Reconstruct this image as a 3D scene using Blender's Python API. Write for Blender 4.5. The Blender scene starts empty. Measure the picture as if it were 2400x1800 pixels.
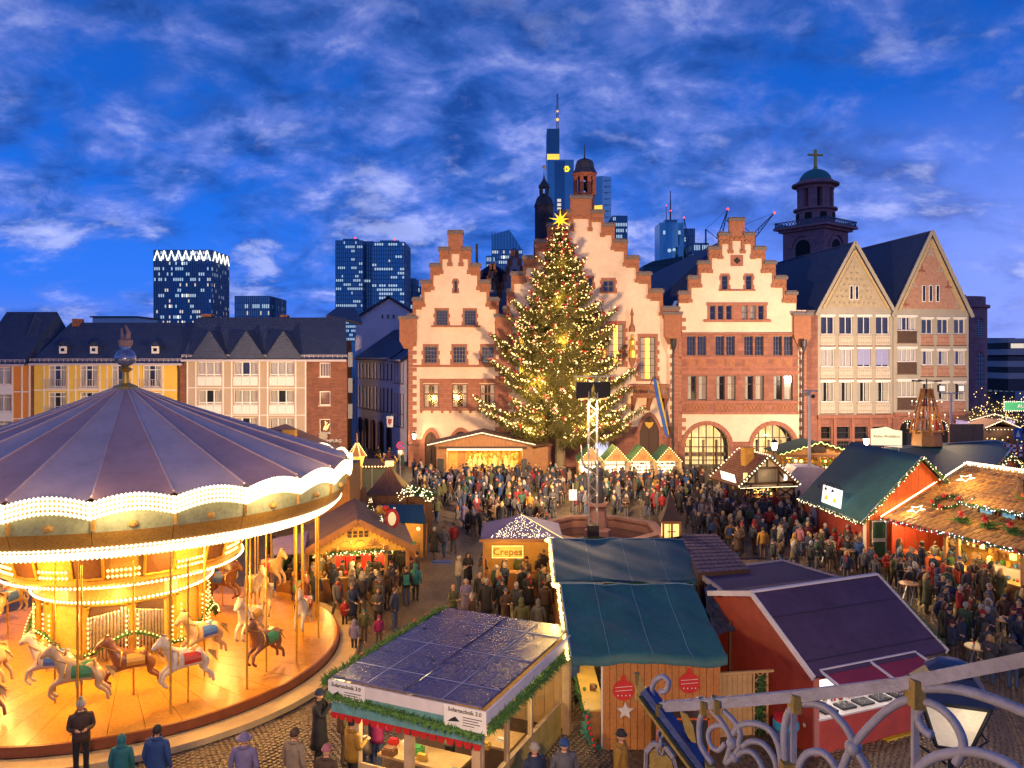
import bpy,bmesh,math,random
import numpy as np
from mathutils import Vector,Matrix,Euler
R=math.radians
rnd=random.Random(7)
SC=bpy.context.scene
COL=SC.collection
#  camera
FPX,CX,HY,HC=1850.0,1200.0,840.0,11.0
cam_d=bpy.data.cameras.new('camera')
cam=bpy.data.objects.new('camera',cam_d);COL.objects.link(cam);SC.camera=cam
cam.location=(0,0,HC);cam.rotation_euler=(R(90),0,0)
cam_d.sensor_width=36;cam_d.lens=36*FPX/2400
cam_d.shift_y=-(900-HY)/2400
cam_d.clip_start=0.1;cam_d.clip_end=3000
SC.view_settings.view_transform='Standard';SC.view_settings.look='None'
SC.view_settings.exposure=0.0;SC.view_settings.gamma=1;SC.view_settings.use_curve_mapping=False
try:
 SC.cycles.use_denoising=True
 SC.cycles.max_bounces=5;SC.cycles.diffuse_bounces=2;SC.cycles.glossy_bounces=2
 SC.cycles.transparent_max_bounces=12
 SC.cycles.sample_clamp_indirect=1.5;SC.cycles.sample_clamp_direct=0
 SC.cycles.caustics_reflective=False;SC.cycles.caustics_refractive=False
except Exception:pass
#  dusk sky
W=bpy.data.worlds.new('World');SC.world=W;W.use_nodes=True
nt=W.node_tree;nt.nodes.clear()
def nd(t,typ,**k):
 n=t.nodes.new(typ)
 for a,b in k.items():setattr(n,a,b)
 return n
def lk(t,a,b):t.links.new(a,b)
def mth(t,op,a,b=None,c=None):
 n=nd(t,'ShaderNodeMath',operation=op)
 for i,v in enumerate((a,b,c)):
  if v is None:continue
  if isinstance(v,(int,float)):n.inputs[i].default_value=v
  else:lk(t,v,n.inputs[i])
 return n.outputs[0]
def ramp(t,fac,stops,interp='LINEAR'):
 n=nd(t,'ShaderNodeValToRGB');n.color_ramp.interpolation=interp
 e=n.color_ramp.elements
 while len(e)<len(stops):e.new(0.5)
 for i,(p,c)in enumerate(stops):
  e[i].position=p;e[i].color=(*c,1)if not isinstance(c,(int,float))else(c,c,c,1)
 lk(t,fac,n.inputs[0]);return n.outputs[0]
def mixc(t,f,a,b,mode='MIX'):
 n=nd(t,'ShaderNodeMixRGB',blend_type=mode)
 for i,v in((0,f),(1,a),(2,b)):
  if isinstance(v,(int,float)):n.inputs[i].default_value=v
  elif isinstance(v,tuple):n.inputs[i].default_value=(*v,1)
  else:lk(t,v,n.inputs[i])
 return n.outputs[0]
tc=nd(nt,'ShaderNodeTexCoord');sp=nd(nt,'ShaderNodeSeparateXYZ');lk(nt,tc.outputs['Generated'],sp.inputs[0])
X,Y_,Z=sp.outputs
zc=mth(nt,'MAXIMUM',Z,0.0)
den=mth(nt,'ADD',zc,0.42)
cb=nd(nt,'ShaderNodeCombineXYZ')
lk(nt,mth(nt,'DIVIDE',X,den),cb.inputs[0]);lk(nt,mth(nt,'DIVIDE',Y_,den),cb.inputs[1])
def noise(t,vec,scale,detail=6,rough=.55,dist=0.0,w=None):
 n=nd(t,'ShaderNodeTexNoise',noise_dimensions='3D' if w is None else '4D')
 n.inputs['Scale'].default_value=scale;n.inputs['Detail'].default_value=detail
 n.inputs['Roughness'].default_value=rough;n.inputs['Distortion'].default_value=dist
 if w is not None:n.inputs['W'].default_value=w
 lk(t,vec,n.inputs['Vector']);return n.outputs['Fac']
mp=nd(nt,'ShaderNodeMapping');mp.inputs['Rotation'].default_value=(0,0,R(24));mp.inputs['Scale'].default_value=(1.9,2.3,1)
lk(nt,cb.outputs[0],mp.inputs[0]);CV=mp.outputs[0]
big=noise(nt,CV,0.9,3,.5,.2,5.7)
mid=noise(nt,CV,2.8,7,.60,.25,2.6)
fin=noise(nt,CV,4.0,7,.60,.3,8.4)
az=mth(nt,'MULTIPLY_ADD',X,0.5,0.5)
clear=ramp(nt,Z,[(0.0,(.12,.20,.72)),(.08,(.03,.16,.74)),(.2,(.008,.13,.68)),(.45,(.008,.10,.52)),(1,(.01,.05,.3))])
glow=mth(nt,'MULTIPLY',ramp(nt,az,[(.55,0.0),(.80,1.0)]),ramp(nt,Z,[(0.0,1.0),(.12,.8),(.3,0.0)]))
clear=mixc(nt,mth(nt,'MULTIPLY',glow,.85),clear,(.30,.37,.90))
cov=mth(nt,'ADD',mth(nt,'MULTIPLY',big,.45),mth(nt,'MULTIPLY',mid,.62))
leftclear=mth(nt,'MULTIPLY',ramp(nt,az,[(.16,1.0),(.42,0.0)]),ramp(nt,Z,[(.02,1.0),(.22,.65),(.36,0.0)]))
rightclear=mth(nt,'MULTIPLY',ramp(nt,az,[(.60,0.0),(.80,1.0)]),.75)
cov=mth(nt,'SUBTRACT',cov,mth(nt,'MULTIPLY',mth(nt,'MAXIMUM',leftclear,rightclear),.13))
mask=ramp(nt,cov,[(.40,0.0),(.56,1.0)],'EASE')
shade=ramp(nt,fin,[(.36,(.014,.065,.32)),(.47,(.040,.125,.50)),(.57,(.13,.21,.66)),(.70,(.40,.46,.90))])
cl=mixc(nt,mth(nt,'MULTIPLY',glow,.4),shade,(.33,.38,.90))
col=mixc(nt,mth(nt,'MULTIPLY',mask,.88),clear,cl)
gap=mth(nt,'MULTIPLY',ramp(nt,mid,[(.54,0.0),(.68,1.0)],'EASE'),ramp(nt,Z,[(0.03,.9),(.2,.85),(.42,.3)]))
col=mixc(nt,mth(nt,'MULTIPLY',gap,.55),col,(.52,.57,.95))
col=mixc(nt,1.0,col,ramp(nt,Z,[(0.12,1.0),(.42,.70),(1.0,.55)]),'MULTIPLY')
low=nd(nt,'ShaderNodeMath',operation='LESS_THAN');lk(nt,Z,low.inputs[0]);low.inputs[1].default_value=-0.02
col=mixc(nt,low.outputs[0],col,(.03,.03,.05))
bg=nd(nt,'ShaderNodeBackground');lk(nt,col,bg.inputs[0]);bg.inputs[1].default_value=1.3
wo=nd(nt,'ShaderNodeOutputWorld');lk(nt,bg.outputs[0],wo.inputs[0])
#  helpers
def PX(px,py,Y):return Vector(((px-CX)*Y/FPX,Y,HC-(py-HY)*Y/FPX))
def G(px,py,z=0.0):
 Y=(HC-z)*FPX/(py-HY);return Vector(((px-CX)*Y/FPX,Y,z))
def lin(c):
 if isinstance(c,str):
  c=tuple(int(c[i:i+2],16)/255 for i in(0,2,4));return tuple(x/12.92 if x<.04045 else((x+.055)/1.055)**2.4 for x in c)
 return c
MATS={}
def mat(name,c=(.5,.5,.5),r=.75,var=.18,vs=1.5,bump=0.0,bs=12,metal=0,emit=None,es=0,stripes=None,spec=None,sample=True):
 if name in MATS:return MATS[name]
 assert c!=(.5,.5,.5)or name in(),name
 c=lin(c)
 m=bpy.data.materials.new(name);m.use_nodes=True;t=m.node_tree
 b=t.nodes['Principled BSDF'];b.inputs['Roughness'].default_value=r;b.inputs['Metallic'].default_value=metal
 b.inputs['Base Color'].default_value=(*c,1)
 if spec is not None:b.inputs['Specular IOR Level'].default_value=spec
 tcn=None
 if var or bump:
  tcn=nd(t,'ShaderNodeTexCoord')
 if var:
  f=noise(t,tcn.outputs['Object'],vs,5,.6)
  lo=tuple(max(0,x*(1-var*1.5))for x in c);hi=tuple(min(1,x*(1+var))for x in c)
  c1=ramp(t,f,[(.3,lo),(.7,hi)]);f2=noise(t,tcn.outputs['Object'],vs*6.5,4,.7);lk(t,mixc(t,min(1,var*1.8),c1,ramp(t,f2,[(.32,tuple(x*.62 for x in c)),(.55,c)])),b.inputs['Base Color'])
 if bump:
  f=noise(t,tcn.outputs['Object'],bs,4,.6)
  bn=nd(t,'ShaderNodeBump');bn.inputs['Strength'].default_value=bump;bn.inputs['Distance'].default_value=.03
  lk(t,f,bn.inputs['Height']);lk(t,bn.outputs[0],b.inputs['Normal'])
 if emit is not None:
  b.inputs['Emission Color'].default_value=(*lin(emit),1);b.inputs['Emission Strength'].default_value=es
 if not sample:
  m.cycles.emission_sampling='NONE'
 MATS[name]=m;return m
def mat_course(name,c1,c2,mortar,sx,sz,r=.8,bump=.5,axis='XZ',msize=.03,off=.5,var=.3):
 "stone / shingle courses: cell colours and joints with relief"
 if name in MATS:return MATS[name]
 m=bpy.data.materials.new(name);m.use_nodes=True;t=m.node_tree;b=t.nodes['Principled BSDF'];b.inputs['Roughness'].default_value=r
 tcn=nd(t,'ShaderNodeTexCoord');s=nd(t,'ShaderNodeSeparateXYZ');lk(t,tcn.outputs['Object'],s.inputs[0])
 cmb=nd(t,'ShaderNodeCombineXYZ')
 if axis=='XZ':lk(t,mth(t,'ADD',s.outputs[0],s.outputs[1]),cmb.inputs[0]);lk(t,s.outputs[2],cmb.inputs[1])
 elif axis=='XY':lk(t,s.outputs[0],cmb.inputs[0]);lk(t,s.outputs[1],cmb.inputs[1])
 elif axis=='YZ':lk(t,s.outputs[1],cmb.inputs[0]);lk(t,s.outputs[2],cmb.inputs[1])
 bt=nd(t,'ShaderNodeTexBrick');bt.offset=off
 bt.inputs['Scale'].default_value=1;bt.inputs['Brick Width'].default_value=sx;bt.inputs['Row Height'].default_value=sz
 bt.inputs['Mortar Size'].default_value=msize;bt.inputs['Mortar Smooth'].default_value=.3
 bt.inputs['Color1'].default_value=(*lin(c1),1);bt.inputs['Color2'].default_value=(*lin(c2),1);bt.inputs['Mortar'].default_value=(*lin(mortar),1)
 lk(t,cmb.outputs[0],bt.inputs['Vector'])
 f=noise(t,tcn.outputs['Object'],1.3,6,.65)
 cc=mixc(t,1.0,bt.outputs['Color'],ramp(t,f,[(.3,1-var),(.7,1.0)]),'MULTIPLY')
 lk(t,cc,b.inputs['Base Color'])
 bn=nd(t,'ShaderNodeBump');bn.inputs['Strength'].default_value=bump;bn.inputs['Distance'].default_value=.03
 h=mth(t,'SUBTRACT',mth(t,'MULTIPLY',noise(t,tcn.outputs['Object'],14,3,.6),.4),bt.outputs['Fac'])
 lk(t,h,bn.inputs['Height']);lk(t,bn.outputs[0],b.inputs['Normal'])
 MATS[name]=m;return m
class MB:
 def __init__(s):s.v=[];s.f=[];s.m=[]
 def face(s,pts,mi=0):
  k=len(s.v);s.v.extend([tuple(p)for p in pts]);s.f.append(tuple(range(k,k+len(pts))));s.m.append(mi)
 def box(s,x0,x1,y0,y1,z0,z1,mi=0,top=1.0):
  if x1<x0:x0,x1=x1,x0
  if y1<y0:y0,y1=y1,y0
  if z1<z0:z0,z1=z1,z0
  cx,cy=(x0+x1)/2,(y0+y1)/2;k=len(s.v)
  a,b_,c,d=[(cx+(x-cx)*top,cy+(y-cy)*top)for x,y in((x0,y0),(x1,y0),(x1,y1),(x0,y1))]
  s.v+=[(x0,y0,z0),(x1,y0,z0),(x1,y1,z0),(x0,y1,z0),(*a,z1),(*b_,z1),(*c,z1),(*d,z1)]
  for q in((0,3,2,1),(4,5,6,7),(0,1,5,4),(1,2,6,5),(2,3,7,6),(3,0,4,7)):
   s.f.append(tuple(k+i for i in q));s.m.append(mi)
 def bar(s,a,b,w,h=None,mi=0):
  "a rectangular bar between two points"
  a=Vector(a);b=Vector(b);h=h or w;d=(b-a)
  if d.length<1e-6:return
  d.normalize();up=Vector((0,0,1))if abs(d.z)<.95 else Vector((0,1,0))
  sd=d.cross(up).normalized();u=sd.cross(d).normalized();k=len(s.v)
  for p in(a,b):
   for i,j in((-1,-1),(1,-1),(1,1),(-1,1)):s.v.append(tuple(p+sd*(i*w/2)+u*(j*h/2)))
  for q in((0,3,2,1),(4,5,6,7),(0,1,5,4),(1,2,6,5),(2,3,7,6),(3,0,4,7)):
   s.f.append(tuple(k+i for i in q));s.m.append(mi)
 def slab(s,pts,th,mi=0,mside=None):
  "thicken a polygon downwards along its normal"
  P=[Vector(p)for p in pts];n=(P[1]-P[0]).cross(P[-1]-P[0]).normalized()
  if n.z<0:P.reverse();n=-n
  s.prism(P,-n*th,mi,mside)
 def prism(s,pts,off,mi=0,mside=None):
  P=[Vector(p)for p in pts];off=Vector(off);n=len(P);k=len(s.v)
  s.v+=[tuple(p)for p in P]+[tuple(p+off)for p in P]
  s.f.append(tuple(range(k,k+n)));s.m.append(mi)
  s.f.append(tuple(range(k+2*n-1,k+n-1,-1)));s.m.append(mi)
  for i in range(n):
   j=(i+1)%n;s.f.append((k+i,k+n+i,k+n+j,k+j));s.m.append(mi if mside is None else mside)
 def tube(s,pts,r,n=6,mi=0,closed=False):
  P=[Vector(p)for p in pts];rs=r if isinstance(r,(list,tuple))else[r]*len(P);k=len(s.v);m=len(P)
  prev=None
  for i,p in enumerate(P):
   if closed:d=P[(i+1)%m]-P[i-1]
   else:d=P[min(i+1,m-1)]-P[max(i-1,0)]
   d=d.normalized()if d.length>1e-9 else Vector((0,0,1))
   if prev is None:u=d.orthogonal().normalized()
   else:u=(prev-d*prev.dot(d));u=u.normalized()if u.length>1e-6 else d.orthogonal().normalized()
   prev=u;w=d.cross(u)
   for j in range(n):
    a=2*math.pi*j/n;s.v.append(tuple(p+(u*math.cos(a)+w*math.sin(a))*rs[i]))
  for i in range(m if closed else m-1):
   i2=(i+1)%m
   for j in range(n):
    j2=(j+1)%n;s.f.append((k+i*n+j,k+i*n+j2,k+i2*n+j2,k+i2*n+j));s.m.append(mi)
  if not closed:
   s.f.append(tuple(k+j for j in range(n-1,-1,-1)));s.m.append(mi)
   s.f.append(tuple(k+(m-1)*n+j for j in range(n)));s.m.append(mi)
 def lathe(s,prof,n=16,c=(0,0),mi=0,a0=0,a1=2*math.pi,mis=None):
  k=len(s.v);full=abs(a1-a0-2*math.pi)<1e-6;cols=n if full else n+1
  for j in range(cols):
   a=a0+(a1-a0)*j/n
   for(r,z)in prof:s.v.append((c[0]+r*math.cos(a),c[1]+r*math.sin(a),z))
  m=len(prof)
  for j in range(n):
   j2=(j+1)%cols
   for i in range(m-1):
    s.f.append((k+j*m+i,k+j2*m+i,k+j2*m+i+1,k+j*m+i+1));s.m.append(mi if mis is None else mis(j,i))
 def ball(s,c,r,mi=0,n=8,m=5,sc=(1,1,1)):
  c=Vector(c);k=len(s.v)
  for i in range(1,m):
   ph=math.pi*i/m
   for j in range(n):
    a=2*math.pi*j/n;s.v.append((c.x+r*sc[0]*math.sin(ph)*math.cos(a),c.y+r*sc[1]*math.sin(ph)*math.sin(a),c.z+r*sc[2]*math.cos(ph)))
  t=len(s.v);s.v+=[(c.x,c.y,c.z+r*sc[2]),(c.x,c.y,c.z-r*sc[2])]
  for i in range(m-2):
   for j in range(n):s.f.append((k+i*n+j,k+(i+1)*n+j,k+(i+1)*n+(j+1)%n,k+i*n+(j+1)%n));s.m.append(mi)
  for j in range(n):
   s.f.append((t,k+j,k+(j+1)%n));s.m.append(mi)
   s.f.append((t+1,k+(m-2)*n+(j+1)%n,k+(m-2)*n+j));s.m.append(mi)
 def octa(s,c,r,mi=0):
  x,y,z=c;k=len(s.v)
  s.v+=[(x+r,y,z),(x,y+r,z),(x-r,y,z),(x,y-r,z),(x,y,z+r),(x,y,z-r)]
  for i in range(4):
   s.f.append((k+i,k+(i+1)%4,k+4));s.m.append(mi);s.f.append((k+(i+1)%4,k+i,k+5));s.m.append(mi)
 def tip(s,c,d,r,mi=0):
  "a three sided spike (needle tuft / leaf)"
  c=Vector(c);d=Vector(d);u=d.orthogonal().normalized()*r;w=d.normalized().cross(u);k=len(s.v)
  s.v+=[tuple(c+u),tuple(c-u*.5+w*.87),tuple(c-u*.5-w*.87),tuple(c+d)]
  for q in((0,1,3),(1,2,3),(2,0,3)):s.f.append(tuple(k+i for i in q));s.m.append(mi)
 def add(s,o,M=None,mi=None):
  k=len(s.v);s.v+=[tuple(M@Vector(v))for v in o.v]if M else o.v
  s.f+=[tuple(k+i for i in q)for q in o.f];s.m+=o.m if mi is None else[mi]*len(o.m)
 def mesh(s,name,mats,M=None,smooth=False):
  me=bpy.data.meshes.new(name)
  v=s.v
  if M is not None:
   a=np.array(v,dtype=float).reshape(-1,3);Mn=np.array(M);v=a@Mn[:3,:3].T+Mn[:3,3];v=v.tolist()
  me.from_pydata(v,[],s.f)
  mats=mats if isinstance(mats,(list,tuple))else[mats]
  for x in mats:me.materials.append(x)
  if len(mats)>1:me.polygons.foreach_set('material_index',s.m)
  if smooth:
   bm=bmesh.new();bm.from_mesh(me);bmesh.ops.remove_doubles(bm,verts=bm.verts,dist=.0008);bm.to_mesh(me);bm.free();me.polygons.foreach_set('use_smooth',[True]*len(me.polygons))
  me.update();return me
MW={}
def tagp(o,label=None,cat=None,group=None,kind=None):
 if label:o['label']=label
 if cat:o['category']=cat
 if group:o['group']=group
 if kind:o['kind']=kind
 return o
def root(name,label,cat,loc=(0,0,0),rz=0.0,group=None,kind=None):
 o=bpy.data.objects.new(name,None);COL.objects.link(o);o.empty_display_size=.3
 o.location=loc;o.rotation_euler=(0,0,rz);tagp(o,label,cat,group,kind)
 MW[o.name]=Matrix.Translation(Vector(loc))@Matrix.Rotation(rz,4,'Z');return o
def part(name,mb,mats,parent=None,world=False,smooth=False,label=None,kind=None,cat=None,group=None):
 "one mesh object; local coordinates of its thing unless world=True"
 M=None
 if parent is not None and world:M=MW[parent.name].inverted()
 me=mb.mesh(name,mats,M,smooth)if isinstance(mb,MB)else mb
 o=bpy.data.objects.new(name,me);COL.objects.link(o)
 if parent is not None:o.parent=parent;MW[o.name]=MW[parent.name]
 else:MW[o.name]=Matrix.Identity(4)
 tagp(o,label,cat,group,kind);return o
def inst(name,me,parent,loc=(0,0,0),rot=(0,0,0),sc=(1,1,1),kind=None):
 o=bpy.data.objects.new(name,me);COL.objects.link(o);o.parent=parent;o.location=loc;o.rotation_euler=rot;o.scale=sc
 if kind:o['kind']=kind
 return o
def copy_tree(o,parent=None):
 c=o.copy();COL.objects.link(c);c.parent=parent
 if o.name in MW:MW[c.name]=MW[o.name]
 for ch in o.children:copy_tree(ch,c)
 return c
def light(name,loc,power,color,radius=.3,parent=None,typ='POINT',aim=None,spot=60,size=1.0):
 d=bpy.data.lights.new(name,typ);d.energy=power;d.color=color
 if typ in('POINT','SPOT'):d.shadow_soft_size=radius
 if typ=='SPOT':d.spot_size=R(spot);d.spot_blend=.7
 if typ=='AREA':d.size=size
 o=bpy.data.objects.new(name,d);COL.objects.link(o);o.location=loc
 if parent is not None:
  o.parent=parent;o.location=MW[parent.name].inverted()@Vector(loc)
 if aim is not None:
  v=Vector(aim)-Vector(loc);q=v.to_track_quat('-Z','Y').to_matrix().to_4x4()
  if parent is not None:q=MW[parent.name].to_3x3().inverted().to_4x4()@q
  o.rotation_euler=q.to_euler()
 return o
def text_mb(s,size,depth=.02,font=None):
 cu=bpy.data.curves.new('lettering','FONT');cu.body=s;cu.size=size;cu.extrude=depth/2;cu.align_x='CENTER';cu.align_y='CENTER';cu.resolution_u=2
 o=bpy.data.objects.new('lettering_tmp',cu);COL.objects.link(o)
 dg=bpy.context.evaluated_depsgraph_get();me=bpy.data.meshes.new_from_object(o.evaluated_get(dg))
 mb=MB();mb.v=[(v.co.x,-v.co.z,v.co.y)for v in me.vertices];mb.f=[tuple(p.vertices)for p in me.polygons];mb.m=[0]*len(mb.f)
 bpy.data.objects.remove(o);bpy.data.curves.remove(cu);bpy.data.meshes.remove(me)
 return mb
def shift(mb,x=0,y=0,z=0,rz=0,rx=0):
 M=Matrix.Translation((x,y,z))@Matrix.Rotation(rz,4,'Z')@Matrix.Rotation(rx,4,'X');o=MB();o.add(mb,M);return o
def along(pts,step):
 P=[Vector(p)for p in pts];out=[];carry=0.0
 for a,b in zip(P,P[1:]):
  L=(b-a).length
  if L<1e-9:continue
  t=carry
  while t<L:out.append(a.lerp(b,t/L));t+=step
  carry=t-L
 return out
def sag(a,b,s,n=10):
 a=Vector(a);b=Vector(b);return[a.lerp(b,i/n)-Vector((0,0,s*4*(i/n)*(1-i/n)))for i in range(n+1)]
def bulbs(pts,step,r,jit=0.0):
 mb=MB()
 for p in along(pts,step):
  mb.octa((p.x+rnd.uniform(-jit,jit),p.y+rnd.uniform(-jit,jit),p.z+rnd.uniform(-jit,jit)),r)
 return mb
def garland(pts,r,dens=60,leaf=.09):
 mb=MB();P=[Vector(p)for p in pts]
 mb.tube(along(pts,.5)+[P[-1]]if len(P)>1 else P,r*.35,5)
 for p in along(pts,1.0/dens):
  d=Vector((rnd.gauss(0,1),rnd.gauss(0,1),rnd.gauss(0,1))).normalized()
  mb.tip(p+d*r*.25,d*r*rnd.uniform(.7,1.25),leaf*.33)
 return mb
 #  shared materials
M_bulb=mat('warm_bulb',(1,.8,.5),var=0,emit=(1,.62,.17),es=3.4,sample=False)
M_bulbw=mat('white_bulb',(1,.9,.8),var=0,emit=(1,.80,.45),es=3.4,sample=False)
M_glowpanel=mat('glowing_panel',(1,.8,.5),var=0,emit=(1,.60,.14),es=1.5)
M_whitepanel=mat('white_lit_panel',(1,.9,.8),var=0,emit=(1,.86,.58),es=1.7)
M_green=mat('fir_garland',(.035,.11,.03),.8,.5,9)
M_bow=mat('red_bow',(.5,.02,.02),.5,.2,9)
M_wood=mat('warm_wood',(.33,.15,.05),.6,.35,2.2,.3,25)
M_woodl=mat('light_wood',(.48,.30,.13),.6,.25,3,.2,25)
M_woodd=mat('dark_wood',(.07,.035,.02),.7,.3,4,.2,25)
M_dark=mat('dark_iron',(.02,.02,.024),.5,.1,4)
M_steel=mat('grey_steel',(.35,.36,.38),.4,.1,4,metal=.6)
M_white=mat('white_paint',(.75,.73,.70),.5,.06,4)
M_plaster=mat('peach_plaster',(.72,.55,.40),.9,.13,.32,.25,14)
M_sand=mat_course('red_sandstone',(.34,.135,.085),(.25,.095,.065),(.20,.10,.075),.9,.42,.85,.5,msize=.018)
M_sand1=mat('sandstone_block',(.33,.13,.082),.85,.28,2.2,.35,20)
M_sandd=mat('carved_sandstone',(.33,.13,.065),.8,.3,4,.5,12)
M_slate=mat_course('slate_roofing',(.028,.045,.105),(.042,.060,.130),(.015,.024,.055),.32,.16,.55,.7,msize=.02)
M_cap=mat('cap_stone',(.15,.12,.11),.8,.2,3)
M_room=mat('dark_room',(.02,.017,.014),.9,0)
M_litroom=mat('lit_room',(.9,.6,.2),.9,0,emit=(1,.50,.05),es=2.2)
M_litroomw=mat('lit_hall',(.9,.7,.35),.9,0,emit=(1,.72,.28),es=1.1)
M_curt=mat('net_curtain',(.55,.50,.42),.9,.15,20)
M_lead=mat('window_lead',(.10,.085,.07),.5,0)
M_fwhite=mat('white_frame',(.72,.68,.60),.5,.05,3)
M_gold=mat('gilt',(.75,.42,.06),.35,.25,6,.2,14,metal=.6)
def glass_mat(name='window_glass',tint=.95,gl=.13):
 m=bpy.data.materials.new(name);m.use_nodes=True;t=m.node_tree;t.nodes.clear()
 tr=nd(t,'ShaderNodeBsdfTransparent');tr.inputs[0].default_value=(tint,tint,tint,1)
 g=nd(t,'ShaderNodeBsdfGlossy');g.inputs['Roughness'].default_value=.06;g.inputs[0].default_value=(.8,.8,.8,1)
 mx=nd(t,'ShaderNodeMixShader');mx.inputs[0].default_value=gl
 lk(t,tr.outputs[0],mx.inputs[1]);lk(t,g.outputs[0],mx.inputs[2])
 o=nd(t,'ShaderNodeOutputMaterial');lk(t,mx.outputs[0],o.inputs[0]);MATS[name]=m;return m
M_glass=glass_mat()
M_skyglass=mat('tower_glass',(.018,.055,.13),.12,.25,.05)
#  warm spots on square and facades; right pole has lamps, others are added
FL=(1,.64,.35)
light('square_flood_fill',(4.3,42.4,9.0),72000,FL,.5,None,'SPOT',(-2,80,17),128)  # added spot at the mast horns, washes the gable facades
light('square_flood_fill',(-26,49.6,7.4),56000,(1,.66,.38),.5,None,'SPOT',(-27,76,9),150)  # added spot hidden by the canopy, washes the left house row
light('square_flood_fill',(34.5,62.6,8.8),30000,(1,.74,.50),.5,None,'SPOT',(36,84,13),150)
light('square_flood_fill',(4.3,41.6,8.7),4200,(1,.68,.38),.4,None,'SPOT',(4.3,41,0),150)  # added downward spot at the mast for the crowd
light('square_flood_fill',(34.4,61.2,8.6),900,(1,.68,.36),.5,None,'SPOT',(21,34,0),80)
light('square_flood_fill',(4.9,41.7,8.7),13000,(1,.66,.34),.5,None,'SPOT',(21,38,0),64)  # added spot at the mast for the beer garden
for x,pw in((2.9,4600),(-5.5,4600),(10.5,4000)):light('front_fill_light',(x,6.6,8.5),pw,(1,.64,.32),.25,None,'SPOT',(x*1.6,24,.5),105)  # added front fill: one at the big lantern, two at unseen lanterns
light('front_fill_light',(-4.2,.6,9.6),560,(1,.68,.38),.15)  # added fill for the railing, goes with an unseen lantern
#  facades
class Fr:
 "a facade plane: u along the wall, z up, built in the local frame of its root (front faces local -Y)"
 def __init__(s,px,Y,rz=0.0):s.O=PX(px,HY,Y);s.Y=Y;s.rz=rz;s.c=math.cos(rz);s.s=math.sin(rz)
 def loc(s):return(s.O.x,s.O.y,0)
 def u(s,px):
  t=(px-CX)/FPX;return(t*s.O.y-s.O.x)/(s.c-t*s.s)
 def z(s,py,px=None):
  Y=s.O.y+(s.u(px)*s.s if px is not None else 0);return HC-(py-HY)*Y/FPX
 def rect(s,x0,x1,y0,y1):
  xm=(x0+x1)/2;return(s.u(x0),s.u(x1),s.z(y1,xm),s.z(y0,xm))
def wall_holes(mb,solids,holes,y0,th,mi=0):
 us=sorted({round(v,4)for r in solids+holes for v in r[:2]});zs=sorted({round(v,4)for r in solids+holes for v in r[2:]})
 def ins(r,u,z):return r[0]-1e-4<u<r[1]+1e-4 and r[2]-1e-4<z<r[3]+1e-4
 S={}
 for i in range(len(us)-1):
  for j in range(len(zs)-1):
   u,z=(us[i]+us[i+1])/2,(zs[j]+zs[j+1])/2
   S[i,j]=any(ins(r,u,z)for r in solids)and not any(ins(r,u,z)for r in holes)
 for(i,j),on in S.items():
  if not on:continue
  u0,u1,z0,z1=us[i],us[i+1],zs[j],zs[j+1]
  mb.face([(u0,y0,z0),(u1,y0,z0),(u1,y0,z1),(u0,y0,z1)],mi)
  if not S.get((i-1,j)):mb.face([(u0,y0+th,z0),(u0,y0,z0),(u0,y0,z1),(u0,y0+th,z1)],mi)
  if not S.get((i+1,j)):mb.face([(u1,y0,z0),(u1,y0+th,z0),(u1,y0+th,z1),(u1,y0,z1)],mi)
  if not S.get((i,j-1)):mb.face([(u0,y0+th,z0),(u1,y0+th,z0),(u1,y0,z0),(u0,y0,z0)],mi)
  if not S.get((i,j+1)):mb.face([(u0,y0,z1),(u1,y0,z1),(u1,y0+th,z1),(u0,y0+th,z1)],mi)
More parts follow.
